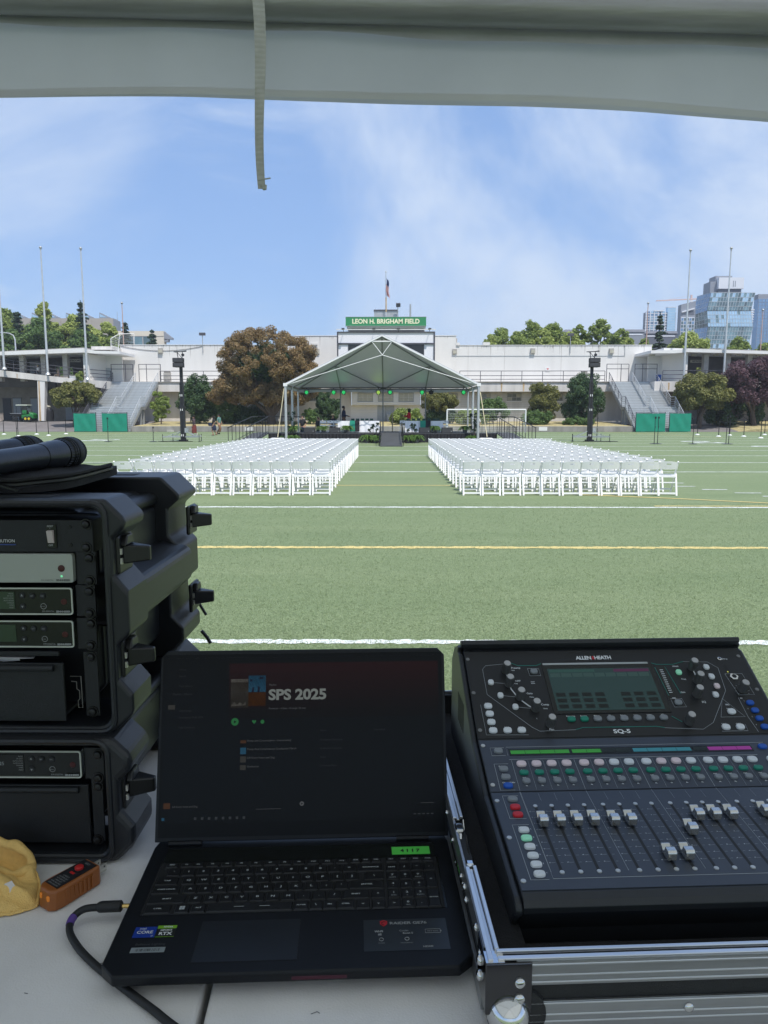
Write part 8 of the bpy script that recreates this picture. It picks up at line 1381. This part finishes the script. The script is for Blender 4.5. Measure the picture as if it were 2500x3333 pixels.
for x, t_, r_, hx in ((409.4, 58.4, 6.5, 6), (400.7, 23, 3.2, 14)): j_ = part('jack_ring', 'chrome', MX, MB().lathe([(r_ / 1000, .0009), (r_ / 1000, .0030), (r_ * .6 / 1000, .0034)], P1.p(x, t_), hx, M=Matrix.Rotation(P1.rx, 3, 'X'))); part('jack_hole', 'rack_inner', j_, MB().lathe([(r_ * .55 / 1000, .0035), (.0002, .0036)], P1.p(x, t_), 14, M=Matrix.Rotation(P1.rx, 3, 'X')))
# arcs joining the left knobs
part('knob_arc', 'panel_print', MX, MB().path([P1.p(x, t_, 1.2) for x, t_ in ((60, 48), (59.5, 62), (62, 75), (70, 92), (82, 105), (92, 114))], .0010, 5)); part('knob_arc', 'panel_print', MX, MB().path([P1.p(x, t_, 1.2) for x, t_ in ((351, 45), (351.5, 60), (347, 78), (340, 92))], .0010, 5))
# strip section
CHX = [50.7 + 20.45 * i + 3.4 * (i // 4) for i in range(16)]
def scol(i): return 'mx_s_green' if i < 6 else ('mx_s_off' if i in (6, 7, 12) else ('mx_s_cyan' if i < 12 else 'mx_s_mag'))
mat('mx_s_green', (.01, .05, .01), .3, var=0, emit=(.05, .42, .05), es=.28); mat('mx_s_off', (.012, .018, .012), .3, var=0); mat('mx_s_cyan', (.01, .04, .05), .3, var=0, emit=(.05, .32, .42), es=.26); mat('mx_s_mag', (.04, .01, .04), .3, var=0, emit=(.50, .05, .46), es=.26)
for g_ in range(4): pbox('strip_window', 'gloss_black', P2, CHX[g_ * 4] - 12.2, CHX[g_ * 4 + 3] + 11.6, 20.0, 33.0, .9, 1.2)
for i in range(16):
    x = CHX[i]; pbox('scribble_strip', scol(i), P2, x - 10.0, x + 9.8, 23.2, 29.8, 1.2, 1.5)
    btn(P2, x, 49.4, 'rubber_pink' if i in (0, 1, 2, 3, 4, 5, 9, 10) else 'rubber_white', 6.6, 5.0, 'mute_button'); btn(P2, x, 65.6, 'rubber_green', 6.2, 3.8, 'select_button'); btn(P2, x, 80.4, 'rubber_grey', 5.2, 4.2, 'listen_button')
    for s_, t_ in (('Mute', 43.3), ('Sel', 60.2), ('PAFL', 74.2), ('Pk', 88.4)): ptext(P2, s_, x - 1, t_, 2.5, bold=.00005)
    if i % 4: pline(P2, [(x - 10.2, 42), (x - 10.2, 95)], w=.12)
    else: pline(P2, [(x - 11.8, 42), (x - 11.8, 96)], w=.22)
pline(P2, [(36, 40), (CHX[15] + 12, 40)]); pline(P2, [(36, 32), (36, 16), (400, 16)]); 
for x, t_, m in ((24.3, 24, 'rubber_grey'), (24.8, 58.1, 'rubber_grey'), (25, 72.9, 'rubber_grey'), (25.2, 88, 'rubber_blue'), (394.3, 25.4, 'rubber_blue'), (394, 49.4, 'rubber_white'), (394, 65.6, 'rubber_green'), (394, 80.4, 'rubber_grey')): btn(P2, x, t_, m, 6.2, 4.4)
for s_, x, t_ in (('View', 24.2, 18.6), ('Pre Fade', 24.5, 52.6), ('Assign', 24.8, 67.2), ('CH to All Mix', 27, 82.2), ('LR', 394, 19.5)): ptext(P2, s_, x, t_, 2.9, bold=.00006)
pline(P2, [(33, 17), (14, 17), (14, 32), (33, 32)]); pline(P2, [(33, 48), (14, 48), (14, 95), (33, 95)])
# faders
for i in range(17):
    x = CHX[i] if i < 16 else CHX[15] + 26
    pbox('fader_slot', 'rack_inner', P3, x - 1.7, x + 1.7, 33, 149, .85, 1.0)
    for t_ in (30.8, 150.5): o_ = part('fader_screw', 'steel_light', MX, MB().lathe([(.0028, .0009), (.0026, .0018), (.0012, .0019)], P3.p(x, t_), 14, M=Matrix.Rotation(P3.rx, 3, 'X')))
    for k, s_ in enumerate(('10', '5', '0', '5', '10', '20', '30', '40', '60')):
        t_ = 42 + k * 11.6; pline(P3, [(x - 7.5, t_), (x - 3.2, t_)], w=.12); pline(P3, [(x + 3.2, t_), (x + 6, t_)], w=.1)
        if k % 1 == 0 and i < 16: ptext(P3, s_, x - 9.3, t_, 2.0)
    if i % 4 == 0: pline(P3, [(x - 11.8, 0), (x - 11.8, 150)], w=.2)
    elif i < 16: pline(P3, [(x - 10.2, 4), (x - 10.2, 20)], w=.12)
FP = {0: 63.6, 1: 63.6, 2: 63.6, 3: 63.6, 4: 65, 5: 65, 6: 128, 7: 127.5, 8: 85, 9: 58.2, 10: 58.2, 11: 58.2, 12: 146, 13: 54, 14: 60, 15: 146, 16: 70}
cp2 = MB()  # cap profile along the fader (t up = away), height n
pf2 = [(-11.5, 2.0), (-11.5, 10.5), (-9.8, 13.2), (-2.0, 13.4), (0.2, 6.6), (2.6, 5.8), (8.5, 9.6), (11.0, 9.0), (11.5, 2.0)]
cp2.prism([(a / 1000, b / 1000) for a, b in pf2], lambda u, v_: (-.0052, u, v_), lambda u, v_: (.0052, u, v_)); fcm = cp2.mesh('fader_cap'); fcm.materials.append(MATS['fader_silver'])
for i, t_ in FP.items():
    x = CHX[i] if i < 16 else CHX[15] + 26; o_ = inst('fader_cap', fcm, MX, P3.p(x, t_, .9), (P3.rx, 0, 0)); b = o_.modifiers.new('b', 'BEVEL'); b.width = .0009; b.segments = 2; b.limit_method = 'ANGLE'
for x, t_, m in ((25.4, 16.6, 'rubber_grey'), (25.1, 33.2, 'rubber_red'), (25, 48.4, 'rubber_red'), (25.5, 78, 'rubber_white'), (25.2, 92.9, 'rubber_mint'), (25.4, 108, 'rubber_white'), (25.4, 123.3, 'rubber_white'), (25.4, 138.1, 'rubber_white'), (25.2, 153.3, 'rubber_white')): btn(P3, x, t_, m, 6.4, 4.7)
for s_, x, t_ in (('Copy', 25, 11), ('Paste', 25, 27.5), ('Reset', 25, 42.8), ('Layers', 24.5, 71)): ptext(P3, s_, x, t_, 3.0, bold=.00006)
for k, s_ in enumerate('ABCDEF'): ptext(P3, s_, 34, 75.5 + k * 15.1, 2.8)
pline(P3, [(34, 8), (14, 8), (14, 55), (34, 55)]); pline(P3, [(34, 67), (14, 67), (14, 161), (34, 161)]); pline(P3, [(38, 0), (38.5, 160), (400, 160)])
tag(part('panel_lettering', 'panel_print', MX, PR), kind='stuff'); tag(part('panel_outlines', 'panel_line', MX, LN), kind='stuff'); part('accent_lines', 'panel_green_line', MX, GL)
for pl, L_ in ((P1, ((4, 16), (4.5, 80.5), (5, 146), (434, 17), (435, 82.5))), (P2, ((5, 12.2), (5.5, 85.6))), (P3, ((5.3, 18), (5.6, 90.3), (5.6, 162.3)))):
    for x, t_ in L_: part('panel_screw', 'steel_light' if pl is not P1 else 'knob_dark', MX, MB().lathe([(.0031, .0009), (.0029, .0017), (.001, .0018)], pl.p(x, t_), 14, M=Matrix.Rotation(pl.rx, 3, 'X')))
# ================================================================ HAZE
hz = MB().bx(-700, 700, -60, 900, -1.2, 95).build('haze', None); tag(hz, kind='stuff')
hm_ = bpy.data.materials.new('haze_air'); hm_.use_nodes = True; hn = hm_.node_tree; hn.nodes.clear(); ho = hn.nodes.new('ShaderNodeOutputMaterial'); hv_ = hn.nodes.new('ShaderNodeVolumePrincipled'); hv_.inputs['Color'].default_value = (.86, .92, 1, 1); hv_.inputs['Density'].default_value = .00045; hv_.inputs['Anisotropy'].default_value = .2; hn.links.new(hv_.outputs[0], ho.inputs['Volume']); hz.data.materials.append(hm_)
